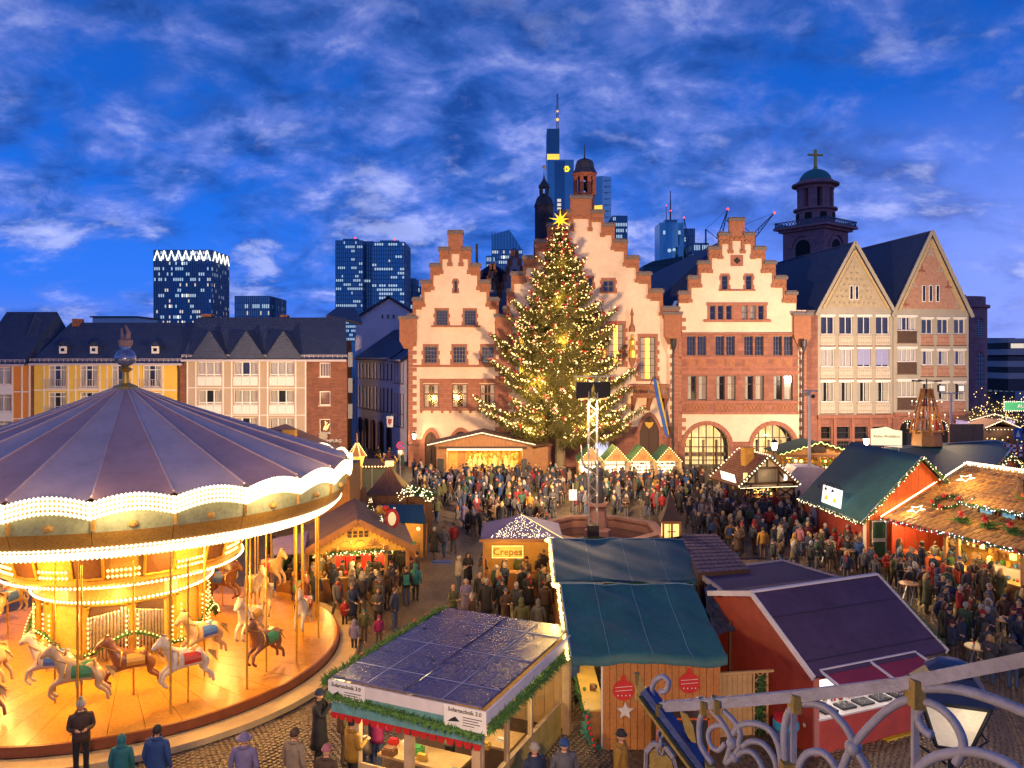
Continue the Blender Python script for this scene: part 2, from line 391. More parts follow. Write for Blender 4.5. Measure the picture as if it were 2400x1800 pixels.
def window(parent,r,cols=2,rows=2,fw=.07,mw=.04,fmat=None,y=.16,room=None,curtain=None,sill=True,depth=.55,arch=False,name='window',bars=None):
 "frame with its mullions, a pane, a curtain and the dark room behind"
 u0,u1,z0,z1=r;fm=fmat or M_fwhite;mb=MB()
 mb.box(u0,u0+fw,y,y+.08,z0,z1);mb.box(u1-fw,u1,y,y+.08,z0,z1)
 mb.box(u0+fw,u1-fw,y,y+.08,z0,z0+fw);mb.box(u0+fw,u1-fw,y,y+.08,z1-fw,z1)
 for i in range(1,cols):
  x=u0+(u1-u0)*i/cols;mb.box(x-mw/2,x+mw/2,y+.004,y+.07,z0+fw,z1-fw)
 for j in range(1,rows):
  h=z0+(z1-z0)*(bars[j-1]if bars else j/rows);mb.box(u0+fw,u1-fw,y+.01,y+.064,h-mw/2,h+mw/2)
 if sill:mb.box(u0-.06,u1+.06,y-.22,y,z0-.08,z0-.004)
 w=part(name,mb,fm,parent)
 p=MB();p.face([(u0+fw*.5,y+.04,z0+fw*.5),(u1-fw*.5,y+.04,z0+fw*.5),(u1-fw*.5,y+.04,z1-fw*.5),(u0+fw*.5,y+.04,z1-fw*.5)])
 part('pane',p,M_glass,w)
 b=MB();b.face([(u0,y+depth,z0),(u1,y+depth,z0),(u1,y+depth,z1),(u0,y+depth,z1)])
 for q in([(u0,y+.09,z0),(u0,y+depth,z0),(u0,y+depth,z1),(u0,y+.09,z1)],[(u1,y+.09,z0),(u1,y+depth,z0),(u1,y+depth,z1),(u1,y+.09,z1)],[(u0,y+.09,z0),(u1,y+.09,z0),(u1,y+depth,z0),(u0,y+depth,z0)],[(u0,y+.09,z1),(u1,y+.09,z1),(u1,y+depth,z1),(u0,y+depth,z1)]):b.face(q)
 part('recess',b,room or M_room,w)
 if curtain:
  c=MB();n=8
  spans={'both':[(0,.32),(.68,1)],'full':[(0.02,.98)],'left':[(0,.5)],'tied':[(0,.46),(.54,1)]}[curtain]
  for a,b2 in spans:
   for k in range(n):
    t0,t1=a+(b2-a)*k/n,a+(b2-a)*(k+1)/n
    def lowx(t):
     if curtain!='tied':return t
     return t*.62 if a<.3 else 1-(1-t)*.62
    uu=lambda t:u0+(u1-u0)*t
    c.face([(uu(lowx(t0)),y+.22+.04*(k%2),z0+.1),(uu(lowx(t1)),y+.22+.04*((k+1)%2),z0+.1),(uu(t1),y+.22+.04*((k+1)%2),z1),(uu(t0),y+.22+.04*(k%2),z1)])
  part('curtain',c,M_curt,w)
 return w
def surround(parent,r,m,w=.28,proud=.06,sill=.16,quoin=True):
 "stone window surround made of single blocks"
 u0,u1,z0,z1=r
 st=MB();st.box(u0-w*.6,u1+w*.6,-proud,.15,z1,z1+w*.8);part('lintel',st,m,parent)
 st=MB();st.box(u0-w,u1+w,-proud-.06,.15,z0-sill,z0-.004);part('sill',st,m,parent)
 n=max(2,int(round((z1-z0)/.42)));h=(z1-z0)/n
 for sgn,ue in((-1,u0),(1,u1)):
  for k in range(n):
   ww=w if(k%2==0 or not quoin)else w*.55;st=MB()
   a,b=(ue-ww,ue)if sgn<0 else(ue,ue+ww)
   st.box(a,b,-proud,.14,z0+k*h+.006,z0+(k+1)*h-.006);part('jamb_stone',st,m,parent)
def quoins(parent,u,z0,z1,m,sgn=1,w=(.85,.45),h=.42,proud=.05,name='quoin'):
 n=int((z1-z0)/h);h=(z1-z0)/n;cache=[]
 for ww in w:
  b=MB();b.box(0,ww*sgn,-proud,.12,.008,h-.008);cache.append(b.mesh(name,m))
 for k in range(n):inst(name,cache[k%2],parent,(u,0,z0+k*h))
def arc_pts(u0,u1,z,rise,n=14,pointed=False):
 c=(u0+u1)/2;w=(u1-u0)/2;out=[]
 for i in range(n+1):
  t=i/n
  if pointed:
   x=-w+2*w*t;f=1-abs(x)/w;out.append((c+x,z+rise*math.sin(f*math.pi/2)**.8 if f>0 else z))
  else:
   a=math.pi*(1-t);out.append((c+w*math.cos(a),z+rise*math.sin(a)))
 return out
def arch_fill(mb,u0,u1,z,rise,ztop,y0,th,n=14,pointed=False,mi=0):
 P=arc_pts(u0,u1,z,rise,n,pointed)
 for(a,za),(b,zb)in zip(P,P[1:]):
  mb.face([(a,y0,za),(b,y0,zb),(b,y0,ztop),(a,y0,ztop)],mi)
  mb.face([(a,y0,za),(a,y0+th,za),(b,y0+th,zb),(b,y0,zb)],mi)
def arch_ring(parent,u0,u1,z,rise,w,m,y=-.07,th=.25,n=11,pointed=False,name='arch_stone'):
 P=arc_pts(u0,u1,z,rise,n,pointed);Q=arc_pts(u0-w,u1+w,z,rise+w*(1.3 if pointed else 1),n,pointed)
 for i in range(n):
  mb=MB();(a,za),(b,zb),(c,zc_),(d,zd)=P[i],P[i+1],Q[i+1],Q[i];e=.02
  def L(p,q,t):return(p[0]+(q[0]-p[0])*t,p[1]+(q[1]-p[1])*t)
  A,B=L((a,za),(b,zb),e),L((a,za),(b,zb),1-e);D,C=L((d,zd),(c,zc_),e),L((d,zd),(c,zc_),1-e)
  mb.prism([(A[0],y,A[1]),(B[0],y,B[1]),(C[0],y,C[1]),(D[0],y,D[1])],(0,th,0));part(name,mb,m,parent)
  #  skyline
M_tow=mat('blue_tower_cladding',(.16,.36,.42),.16,.12,.03,metal=.85)
M_towd=mat('dark_tower_cladding',(.09,.20,.26),.16,.12,.03,metal=.85)
M_towl=mat('pale_tower_cladding',(.34,.52,.54),.25,.1,.03,metal=.8)
M_mull=mat('tower_mullion',(.14,.24,.36),.4,0)
M_litw=mat('office_window_lit',(1,.9,.7),var=0,emit=(.62,.85,1),es=.62,sample=False)
M_litww=mat('office_window_warm',(1,.9,.7),var=0,emit=(1,.80,.5),es=.75,sample=False)
M_led=mat('led_line',(1,1,1),var=0,emit=(1,.93,.80),es=2.5,sample=False)
M_beacon=mat('red_beacon',(1,.1,.1),var=0,emit=(1,.06,.04),es=3,sample=False)
M_yellow=mat('yellow_flood',(1,.7,.1),var=0,emit=(1,.60,.06),es=1.3,sample=False)
def tower(name,label,x0,x1,ytop,Y,depth,m,floors,cols,lit=.2,seed=1,ybot=800,warm=.1,cat='skyscraper',mull=True,side=True,group=None):
 a=PX(x0,ytop,Y);b=PX(x1,ytop,Y);r=root(name,label,cat,((a.x+b.x)/2,Y,0),group=group)
 w=(b.x-a.x)/2;H=a.z;mb=MB();mb.box(-w,w,0,depth,-2,H);part('facade',mb,m,r)
 zb=PX(x0,ybot,Y).z;fh=(H-zb)/floors;q=random.Random(seed)
 g=MB()
 if mull:
  for i in range(cols+1):g.box(-w+2*w*i/cols-.18,-w+2*w*i/cols+.18,-.35,0,zb,H)
  for j in range(floors+1):g.box(-w,w,-.2,0,zb+j*fh-.15,zb+j*fh+.15)
  if side:
   sx=w if x0<CX else-w;e=.3 if sx>0 else-.3;nc=max(3,int(cols*depth/(2*w)))
   for i in range(nc+1):g.box(sx,sx+e,depth*i/nc-.18,depth*i/nc+.18,zb,H)
   for j in range(floors+1):g.box(sx,sx+e*.6,0,depth,zb+j*fh-.15,zb+j*fh+.15)
  part('mullions',g,M_mull,r,kind='stuff')
 for mm,nm,share in((M_litw,'lit_windows',1-warm),(M_litww,'warm_windows',warm)):
  g=MB()
  for j in range(floors):
   rowp=lit*q.choice((.1,.4,1,1.5,2.2));run=0
   for i in range(cols):
    if run>0:run-=1;on=True
    else:on=q.random()<rowp*.6;run=q.randint(0,3)if on else 0
    if on and q.random()<share:g.box(-w+2*w*(i+.15)/cols,-w+2*w*(i+.85)/cols,-.1,.05,zb+(j+.25)*fh,zb+(j+.8)*fh)
   if side:
    sx=w if x0<CX else-w;nc=max(3,int(cols*depth/(2*w)))
    for i in range(nc):
     if q.random()<rowp*.5*share:g.box(sx-.05 if sx>0 else sx-.1,sx+.1 if sx>0 else sx+.05,depth*(i+.15)/nc,depth*(i+.85)/nc,zb+(j+.25)*fh,zb+(j+.8)*fh)
  if g.f:part(nm,g,mm,r,kind='stuff')
 return r,w,H,fh
r,w,H,fh=tower('office_tower','square office tower with glowing zigzag lights along its crown',361,495,586,420,26,M_towd,17,27,.34,3,warm=.3)
zz=MB();n=8
zt,zbm=H-.5,PX(0,611,420).z
for i in range(n):
 u=-w+2*w*i/n
 zz.bar((u+.2,-.6,zbm),(u+w/n,-.6,zt),.5,.3);zz.bar((u+w/n,-.6,zt),(u+2*w/n-.2,-.6,zbm),.5,.3)
for i in range(4):
 v=1+24*i/4;zz.bar((w+.6,v,zbm),(w+.6,v+3,zt),.3,.5);zz.bar((w+.6,v+3,zt),(w+.6,v+6,zbm),.3,.5)
part('zigzag_light',zz,M_led,r)
g=MB();g.box(-w,w,-.25,.0,zbm-.3,zbm+.3);part('crown_band',g,M_mull,r)
tower('office_block','low wide office block with dark top between tower and twin towers',551,632,694,420,20,M_towl,6,18,.35,5,ybot=790,cat='office building')[0]
tower('office_block','small block attached on the right of the low wide office block',632,650,699,426,16,M_towl,6,4,.35,6,ybot=790,cat='office building')
for(x0,x1,yt,m,sd,lt,lab)in((787,850,564,M_tow,11,.40,'left glass tower of the twin towers with many lit floors'),(872,948,568,M_tow,12,.30,'right glass tower of the twin towers with scattered lit windows')):
 r,w,H,fh=tower('glass_tower',lab,x0,x1,yt,400,22,m,24,14,lt,sd,warm=.0)
 g=MB();g.box(-w*.6,w*.6,4,16,H,H+1.6);part('roof_plant',g,M_towd,r)
 g=MB();g.ball((w*.3,5,H+2.2),.5);part('beacon',g,M_beacon,r)
tower('glass_link','dark recessed core joining the twin glass towers',848,874,566,404,18,M_towd,24,5,.02,13)
tower('office_block','small pale block to the right of the twin glass towers',950,973,653,430,14,M_towl,10,4,.1,14,cat='office building')
tower('office_block','dark stepped block left of the stepped gable house',960,992,672,440,18,M_tow,8,8,.5,15,cat='office building')
r,w,H,fh=tower('slanted_tower','blue glass tower with a slanted roof beside the slim church spire',1153,1224,585,380,22,M_tow,18,14,.45,16,side=False)
za=PX(0,538,380).z;g=MB();g.prism([(-w,0,H),(w,0,H),(w*.15,0,za),(-w,0,za-2.5)],(0,22,0));part('slanted_top',g,M_tow,r)
g=MB()
for i in range(11):u=-w+2*w*i/10;g.box(u-.15,u+.15,-.25,0,H,min(za-1,za-max(0,(u-w*.15)/(w*.85))*(za-H)))
part('top_fins',g,M_mull,r,kind='stuff')
tower('office_block','low lit annex in front of the slanted glass tower',1140,1160,600,376,10,M_towl,12,5,.9,17,cat='office building')
r,w,H,fh=tower('bank_tower','tallest bank tower with yellow emblem and lit lattice mast',1283,1345,374,500,30,M_tow,30,6,.02,18,ybot=760,mull=False)
g=MB();g.box(-w+4.5,-w+11,-.3,.1,40,H-1);part('dark_shaft',g,M_towd,r)
g=MB()
for k,py in enumerate((470,480,490,500,510,517)):z=PX(0,py,500).z;g.box(-w+6.2,-w+8.6,-.5,-.25,z-.9,z+.9)
part('stair_window',g,M_litww,r)
zs=PX(0,295,500).z;g=MB();g.box(-w,-w+8,6,22,H,zs);part('upper_slab',g,M_towd,r)
g=MB();g.box(-w+.1,-w+7.9,5.7,6,H,H+3.5);g.box(-w+.1,-w+7.9,5.7,6,H+3.7,H+5);part('yellow_flood',g,M_yellow,r)
g=MB();z=PX(0,396,500).z;c=w-4.6
hexa=[(c+2.1*math.cos(R(60*k)),-.3,z+2.1*math.sin(R(60*k)))for k in range(6)];tri=[(c+.95*math.cos(R(90+120*k)),-.3,z-.15+.95*math.sin(R(90+120*k)))for k in range(3)]
for k in range(6):
 a,b=hexa[k],hexa[(k+1)%6];t0=tri[[2,0,0,1,1,2][k]];t1=tri[[0,0,1,1,2,2][k]]
 g.face([a,b,t1,t0]if t0!=t1 else[a,b,t1])
part('emblem',g,mat('emblem_yellow',(1,.7,0),var=0,emit=(1,.66,.02),es=1.6,sample=False),r)
zm=PX(0,205,500).z;mx=-w+7;g=MB()
for dx in(-.9,.9):
 for dy in(-.9,.9):g.bar((mx+dx,12+dy,H+3),(mx+dx*.35,12+dy*.35,zm),.3)
nz=26
for k in range(nz):
 z0=H+3+(zm-H-3)*k/nz;z1=H+3+(zm-H-3)*(k+1)/nz;f=1-.65*k/nz;s=1 if k%2 else-1
 g.bar((mx-.9*f*s,12-.9*f,z0),(mx+.9*f*s,12-.9*f,z1),.22)
part('mast',g,mat('red_white_mast',(.30,.08,.12),.5,.4,.3),r)
g=MB();g.ball((mx,11,PX(0,268,500).z),1.0);g.ball((mx,11,PX(0,248,500).z),.7);part('mast_light',g,M_yellow,r)
g=MB();a=PX(1392,414,520);b=PX(1433,414,520);cxb=r.location.x
r2=root('bank_tower_wing','pale right wing of the bank tower with yellow lit corner','skyscraper',(a.x,520,0))
g.prism([(0,0,0),(5.4,-2,0),(11.5,1,0),(11.5,16,0),(0,16,0)],(0,0,a.z));part('facade',g,M_towl,r2)
g=MB();g.face([(.1,-.15,PX(0,497,520).z),(5.3,-2.1,PX(0,497,520).z),(5.3,-2.1,PX(0,482,520).z),(.1,-.15,PX(0,482,520).z)]);part('yellow_flood',g,M_yellow,r2)
g=MB()
for k in range(24):g.box(5.9,11.2,-1.6+.0,-1.45,a.z-3-k*4,a.z-2.7-k*4)
part('floor_line',g,M_mull,r2,kind='stuff')
tower('office_block','dark office block with lit floors right of the bank tower wing',1436,1470,506,480,20,M_towd,14,9,.7,21,ybot=700,cat='office building')
r,w,H,fh=tower('round_tower','blue glass tower with red and white antenna and bright lamps',1546,1603,522,460,16,M_tow,14,8,.05,22,mull=False,ybot=740)
g=MB();g.lathe([(w*.999,0),(w*.999,H-.05),(0,H-.05)],24,(0,6));part('round_core',g,M_tow,r)
g=MB();g.box(-w*.5,w*.5,2,10,H,H+2.2);part('roof_plant',g,M_towd,r)
g=MB();g.tube([(.4,6,H),(.4,6,PX(0,442,460).z)],[.5,.22],6);part('antenna',g,mat('red_antenna',(.25,.03,.06),.5,.3,.2),r)
g=MB();g.tube([(-2.2,5,H),(-2.2,5,PX(0,478,460).z)],[.35,.15],6);part('small_antenna',g,M_steel,r)
g=MB();g.ball((-1.7,-1.5,PX(0,588,460).z),1.1);g.ball((1.1,-1.5,PX(0,586,460).z),.9);part('lamp',g,M_litw,r)
g=MB();g.ball((.4,5,PX(0,490,460).z),.4);g.ball((-2.2,4.8,PX(0,478,460).z),.35);part('beacon',g,M_beacon,r)
tower('office_block','dark blue block directly behind the construction cranes',1603,1628,536,470,14,M_towd,12,5,.15,23,ybot=740,cat='office building')
tower('office_block','low dark block with lit windows left of the slanting crane',1622,1660,570,450,16,M_towd,6,10,.6,24,ybot=700,cat='office building')
r=root('flat_roof_hall','teal flat roofed hall behind the slate roof','building',PX(1552,HY,240).to_tuple()[:2]+(0,))
g=MB();a=PX(1508,612,240);b=PX(1600,612,240);g.box(a.x,b.x,240,262,0,PX(0,622,240).z);part('wall',g,mat('teal_cladding',(.03,.10,.12),.5,.15,.1),r,world=True)
g=MB();g.prism([(a.x,239.8,PX(0,622.5,240).z),(b.x,239.8,PX(0,622.5,240).z),(b.x,239.8,a.z+1.5),(a.x+3,239.8,a.z)],(0,22,0));part('roof',g,mat('teal_roof',(.02,.07,.09),.5,.15,.1),r,world=True)
def crane(x0,y0,x1,y1,Y,lab):
 a,b=PX(x0,y0,Y),PX(x1,y1,Y);r=root('construction_crane',lab,'crane',(a.x,Y,0))
 g=MB();n=12;d=(b-a);sd=Vector((-d.z,0,d.x)).normalized()*.9
 g.bar(a+sd,b,.3);g.bar(a-sd,b,.3)
 for k in range(n):p=a+d*(k/n);q=a+d*((k+1)/n);f=1-k/n;s=1 if k%2 else-1;g.bar(p+sd*f*s,q-sd*(f-1/n)*s,.18)
 g.bar(a,(a.x,Y,10),.8);part('jib',g,mat('crane_grey',(.16,.14,.18),.6,.2,.2),r,world=True)
 g=MB();g.bar(a+Vector((-5,0,4)),b,.12);g.bar(a+Vector((-5,0,4)),a,.2);g.bar(a+Vector((-5,0,4)),a+Vector((-5,0,-2)),.5);part('stay_cable',g,M_dark,r,world=True)
 g=MB();g.ball(b,.5);part('beacon',g,M_beacon,r,world=True)
crane(1685,562,1706,490,300,'steep crane jib rising left of the stepped gable top')
crane(1768,552,1815,499,320,'slanting crane jib between the stepped gable and the domed tower')
crane(1612,566,1603,510,440,'small upright crane in front of the dark blue block')
r=root('flat_house','flat roofed penthouse showing above the yellow house roof','building',(PX(268,0,130).x,130,0))
g=MB();g.box(-3.6,3.6,0,8,5,PX(0,744,130).z);part('wall',g,M_white,r);g=MB();g.box(-3.9,3.9,-.3,8.3,PX(0,744,130).z,PX(0,741,130).z);part('roof',g,M_dark,r)
#  the ground
M_cob=mat('cobble_stone',(.16,.115,.075),.42,.45,5,.3,30)
def ground():
 mb=MB();mb.face([(-700,-40,0),(700,-40,0),(700,700,0),(-700,700,0)])
 m=bpy.data.materials.new('plaza_joints');m.use_nodes=True;t=m.node_tree;b=t.nodes['Principled BSDF'];b.inputs['Roughness'].default_value=.5
 tcn=nd(t,'ShaderNodeTexCoord');vo=nd(t,'ShaderNodeTexVoronoi',feature='DISTANCE_TO_EDGE');vo.inputs['Scale'].default_value=6.5;lk(t,tcn.outputs['Object'],vo.inputs['Vector'])
 v2=nd(t,'ShaderNodeTexVoronoi');v2.inputs['Scale'].default_value=6.5;lk(t,tcn.outputs['Object'],v2.inputs['Vector'])
 f=noise(t,tcn.outputs['Object'],.35,5,.6)
 c=ramp(t,v2.outputs['Color'],[(.1,(.085,.06,.04)),(.9,(.18,.13,.09))]);c=mixc(t,ramp(t,vo.outputs['Distance'],[(0.02,1.0),(.09,0.0)]),c,(.03,.022,.015))
 c=mixc(t,1.0,c,ramp(t,f,[(.3,.6),(.7,1.0)]),'MULTIPLY');lk(t,c,b.inputs['Base Color'])
 bn=nd(t,'ShaderNodeBump');bn.inputs['Strength'].default_value=.6;bn.inputs['Distance'].default_value=.03;lk(t,ramp(t,vo.outputs['Distance'],[(0,0.0),(.12,1.0)]),bn.inputs['Height']);lk(t,bn.outputs[0],b.inputs['Normal'])
 o=part('plaza',mb,m);o['kind']='structure';return o
plaza=ground()
def cobbles():
 polys=[]
 def gp(*pts):polys.append([G(x,y).to_2d()for x,y in pts])
 gp((-40,1600),(760,1700),(900,1660),(960,1830),(-40,1830))
 gp((1180,1560),(1400,1560),(1440,1830),(1150,1830))
 gp((2040,1560),(2440,1500),(2440,1830),(1900,1830))
 gp((960,1240),(1070,1240),(1110,1440),(940,1450))
 gp((650,1390),(1000,1340),(950,1560),(780,1560))
 def inside(P,x,y):
  c=False;j=len(P)-1
  for i in range(len(P)):
   if(P[i].y>y)!=(P[j].y>y)and x<(P[j].x-P[i].x)*(y-P[i].y)/(P[j].y-P[i].y)+P[i].x:c=not c
   j=i
  return c
 q=random.Random(5);st=[]
 for P in polys:
  x0,x1=min(p.x for p in P),max(p.x for p in P);y0,y1=min(p.y for p in P),max(p.y for p in P);s=.15;j=0;y=y0
  while y<y1:
   x=x0+(j%2)*s/2
   while x<x1:
    yy=y+.35*math.sin(x*1.1)**2
    if inside(P,x,yy):st.append((x+q.uniform(-.012,.012),yy+q.uniform(-.012,.012),q.uniform(.055,.068),q.uniform(.008,.024),q.uniform(-.16,.16)))
    x+=s
   y+=s*.97;j+=1
 st.sort(key=lambda p:p[1]);near=[p for p in st if abs((p[0])/p[1]*FPX)<1230 and(HY+HC*FPX/p[1])<1800][:300];ns=set(near)
 shapes=[]
 for k in range(6):
  mb=MB();P=[]
  for a in range(8):an=R(45*a+22);rr=.068/max(abs(math.cos(an)),abs(math.sin(an)))*q.uniform(.82,.93);P.append((rr*math.cos(an),rr*math.sin(an)))
  for a in range(8):
   b=(a+1)%8;mb.face([(*P[a],-.03),(*P[b],-.03),(P[b][0]*.8,P[b][1]*.8,.012),(P[a][0]*.8,P[a][1]*.8,.012)])
  mb.face([(x*.8,y*.8,.012)for x,y in P]);shapes.append(mb.mesh('cobblestone',M_cob))
 for p in near:inst('cobblestone',shapes[int(p[0]*977)%6],plaza,(p[0],p[1],p[3]),(0,0,p[4]*2))
 mb=MB()
 for p in st:
  if p in ns:continue
  x,y,h,z,a=p;c,s_=math.cos(a),math.sin(a);k=len(mb.v)
  for(f,zz)in((1,-.01),(.78,z+.012)):
   for i,j in((-1,-1),(1,-1),(1,1),(-1,1)):mb.v.append((x+(i*c-j*s_)*h*f,y+(i*s_+j*c)*h*f,zz))
  for qd in((4,5,6,7),(0,1,5,4),(1,2,6,5),(2,3,7,6),(3,0,4,7)):mb.f.append(tuple(k+i for i in qd));mb.m.append(0)
 part('cobbles',mb,M_cob,plaza,kind='stuff')
cobbles()
#  stepped gable houses of the town hall
Y0=80.0
def stepped_house(label,px0,px1,steps,base_y,holes,extra_solids=(),eaves=None,Y=Y0,roofz=None,groundz=0):
 "steps: list of (x_left, x_right, y_top) rows from the top down; each row is a terrace of the gable"
 F=Fr(px0,Y);r=root('stepped_gable_house',label,'historic house',F.loc())
 sol=[]
 ys=[s[2]for s in steps]+[base_y]
 for k,(a,b,yt)in enumerate(steps):
  sol.append((F.u(a),F.u(b),F.z(ys[k+1])-(0 if k<len(steps)-1 else 0),F.z(yt)))
 sol[-1]=(sol[-1][0],sol[-1][1],0,sol[-1][3])
 return F,r,sol
def crow_steps(F,r,steps):
 "cap stones, carved panels and dropping consoles of every crow step"
 for k,(a,b,yt)in enumerate(steps):
  nxt=steps[k+1]if k+1<len(steps)else None
  segs=[(a,b)]if k==0 else[(a,steps[k-1][0]),(steps[k-1][1],b)]
  for i,(x0,x1)in enumerate(segs):
   if x1-x0<3:continue
   u0,u1,z=F.u(x0),F.u(x1),F.z(yt)
   g=MB();g.box(u0-.12,u1+.12,-.32,.5,z,z+.30);g.box(u0-.04,u1+.04,-.22,.42,z+.30,z+.42);part('cap_stone',g,M_cap,r)
   h=.85 if k else 2.0;g=MB();g.box(u0-.02,u1+.02,-.12,.2,z-h,z-.004)
   n=max(2,int((u1-u0)/.4))
   for j in range(n):
    c=u0+(u1-u0)*(j+.5)/n;w=(u1-u0)/n*.42;P=arc_pts(c-w,c+w,z-h+.14,w*1.3,6)
    for(p,q)in zip(P,P[1:]):g.bar((p[0],-.15,p[1]),(q[0],-.15,q[1]),.08,.08)
   g.box(u0,u1,-.2,-.12,z-.16,z-.004);part('carved_panel',g,M_sandd,r)
   inner=[(u1,-1)]if(k and i==0)else[(u0,1)]if(k and i==1)else[(u0,-1),(u1,1)]
   if nxt:
    for ue,sg in([(u0,1),(u1,-1)]if k==0 else([(u0,1)]if i==0 else[(u1,-1)])):
     zt=z-h;g=MB();c=ue+sg*.14
     g.box(c-.15,c+.15,-.16,.1,zt-(1.15 if k else.9),zt);g.box(c-.26,c+.26,-.2,.1,zt-(1.5 if k else 1.25),zt-(1.15 if k else.9)-.004)
     part('console',g,M_sandd,r)
def gable_roof_behind(F,r,steps,depth=14,name='roof'):
 a,b,yt=steps[-1];u0,u1=F.u(a),F.u(b);c=(u0+u1)/2;zt=F.z(steps[0][2])-1.6;ze=F.z(yt)-.8
 g=MB()
 for s in(-1,1):
  ue=u0+.3 if s<0 else u1-.3
  g.slab([(c,.42,zt),(ue,.42,ze),(ue,depth,ze),(c,depth,zt)]if s<0 else[(c,.42,zt),(c,depth,zt),(ue,depth,ze),(ue,.42,ze)],.2)
 g.prism([(u0+.3,3,0),(u1-.3,3,0),(u1-.3,3,ze),(c,3,zt-.1),(u0+.3,3,ze)],(0,.05,0));g.box(u1-.4,u1-.3,.5,depth,0,ze);g.box(u0+.3,u0+.4,.5,depth,0,ze)
 part(name,g,M_slate,r)
M_pl2=M_plaster
#  left house
S1=[(1051,1084,549),(1030,1104,588),(1009,1125.5,626),(988,1147,665),(968,1169,706),(957,1180,744)]
F,r,sol=stepped_house('left pink stepped gable house with three pairs of upper windows',957,1180,S1,1092,[])
holes=[F.rect(1022,1049,727,762),F.rect(1088,1115,727,762),F.rect(1064.5,1071,657,684)]
trip=[F.rect(x,x+29,812,851)for x in(995,1062,1129)]
low=[F.rect(x,x+37,900,956)for x in(992,1059,1124)]
holes+=trip+low
g=MB();wall_holes(g,[s for s in sol[:-1]]+[(sol[-1][0],sol[-1][1],F.z(1030),sol[-1][3])],holes,0,.4);part('wall',g,M_plaster,r)
door=F.rect(993,1026,1040,1092);dw=F.rect(1062,1098,1043,1058)
g=MB();wall_holes(g,[(F.u(957),F.u(1180),0,F.z(1030))],[(door[0],door[1],0,F.z(1012)),(dw[0],dw[1],dw[2],F.z(1012))if False else(door[0],door[1],0,door[3])],-.03,.45);part('base_wall',g,M_sand,r)
crow_steps(F,r,S1);gable_roof_behind(F,r,S1)
for h in holes[:2]:window(r,h,4,5,.08,.035,M_lead);surround(r,h,M_sand1,.26)
g=MB();g.box(F.u(1011),F.u(1126),-.22,.02,F.z(767),F.z(763));part('window_ledge',g,M_sand1,r)
window(r,holes[2],1,6,.05,.03,M_lead);surround(r,holes[2],M_sand1,.22)
for h in trip:window(r,h,4,4,.1,.07,M_lead);surround(r,h,M_sand1,.30)
g=MB();g.box(F.u(965),F.u(1168),-.18,.02,F.z(858),F.z(855));g.box(F.u(965),F.u(1168),-.12,.02,F.z(860.5),F.z(858.2));part('string_course',g,M_sand1,r)
for(a,b)in((984,992),(1029,1059),(1096,1124),(1161,1170)):
 u0,u1=F.u(a),F.u(b);z0,z1=F.z(958),F.z(898);n=5
 for k in range(n):g=MB();g.box(u0+.006,u1-.006,-.07,.02,z0+(z1-z0)*k/n+.006,z0+(z1-z0)*(k+1)/n-.006);part('band_stone',g,M_sand1,r)
g=MB();g.box(F.u(984),F.u(1170),-.12,.02,F.z(898),F.z(890));g.box(F.u(984),F.u(1170),-.2,.02,F.z(890),F.z(887.5));part('band_cornice',g,M_sand1,r)
g=MB();g.box(F.u(984),F.u(1170),-.16,.02,F.z(962.5),F.z(958.2))
for x in(985,1010,1034,1053,1076,1100,1120,1144,1164):g.box(F.u(x),F.u(x+5),-.14,.02,F.z(968),F.z(962.6))
part('band_sill',g,M_sand1,r)
for h in low:window(r,h,2,2,.12,.14,mat('stone_mullion',(.24,.10,.06),.8,.15,4),curtain='both',bars=[.58])
quoins(r,F.u(957),F.z(1030),F.z(752),M_sand1,1);quoins(r,F.u(1180)-.0,F.z(1030),F.z(752),M_sand1,-1)
def pointed(F,r,x0,x1,yspring,rise_px,ybase,dark=M_room,door=True):
 u0,u1=F.u(x0),F.u(x1);zs=F.z(yspring);rise=F.z(yspring-rise_px)-zs;zb=F.z(ybase)
 arch_ring(r,u0,u1,zs,rise,.32,M_sand1,-.16,.2,9,True)
 P=arc_pts(u0,u1,zs,rise,12,True);g=MB();g.face([(u0,-.04,zb),(u1,-.04,zb)]+[(a,-.04,z)for a,z in reversed(P)]);part('door_leaf' if door else 'pane',g,M_woodd if door else M_room,r)
 g=MB();g.bar(((u0+u1)/2,-.08,zb),((u0+u1)/2,-.08,zs+rise*.9),.07);g.bar((u0,-.08,zs),(u1,-.08,zs),.08)
 for t in(.25,.75):g.bar((u0+(u1-u0)*t,-.07,zs),(u0+(u1-u0)*t,-.07,zs+rise*.55),.04)
 part('tracery',g,M_woodd,r)
 for sg,ue in((1,u0),(-1,u1)):quoins(r,ue,zb,zs,M_sand1,-sg,(.5,.32),.45,.14,'jamb_stone')
pointed(F,r,996,1024,1028,16,1092);pointed(F,r,1062,1098,1024,13,1045,door=False)
g=text_mb('Römergalerie',.30,.03);part('wall_lettering',shift(g,F.u(972),-.08,F.z(1042)),M_dark,r)
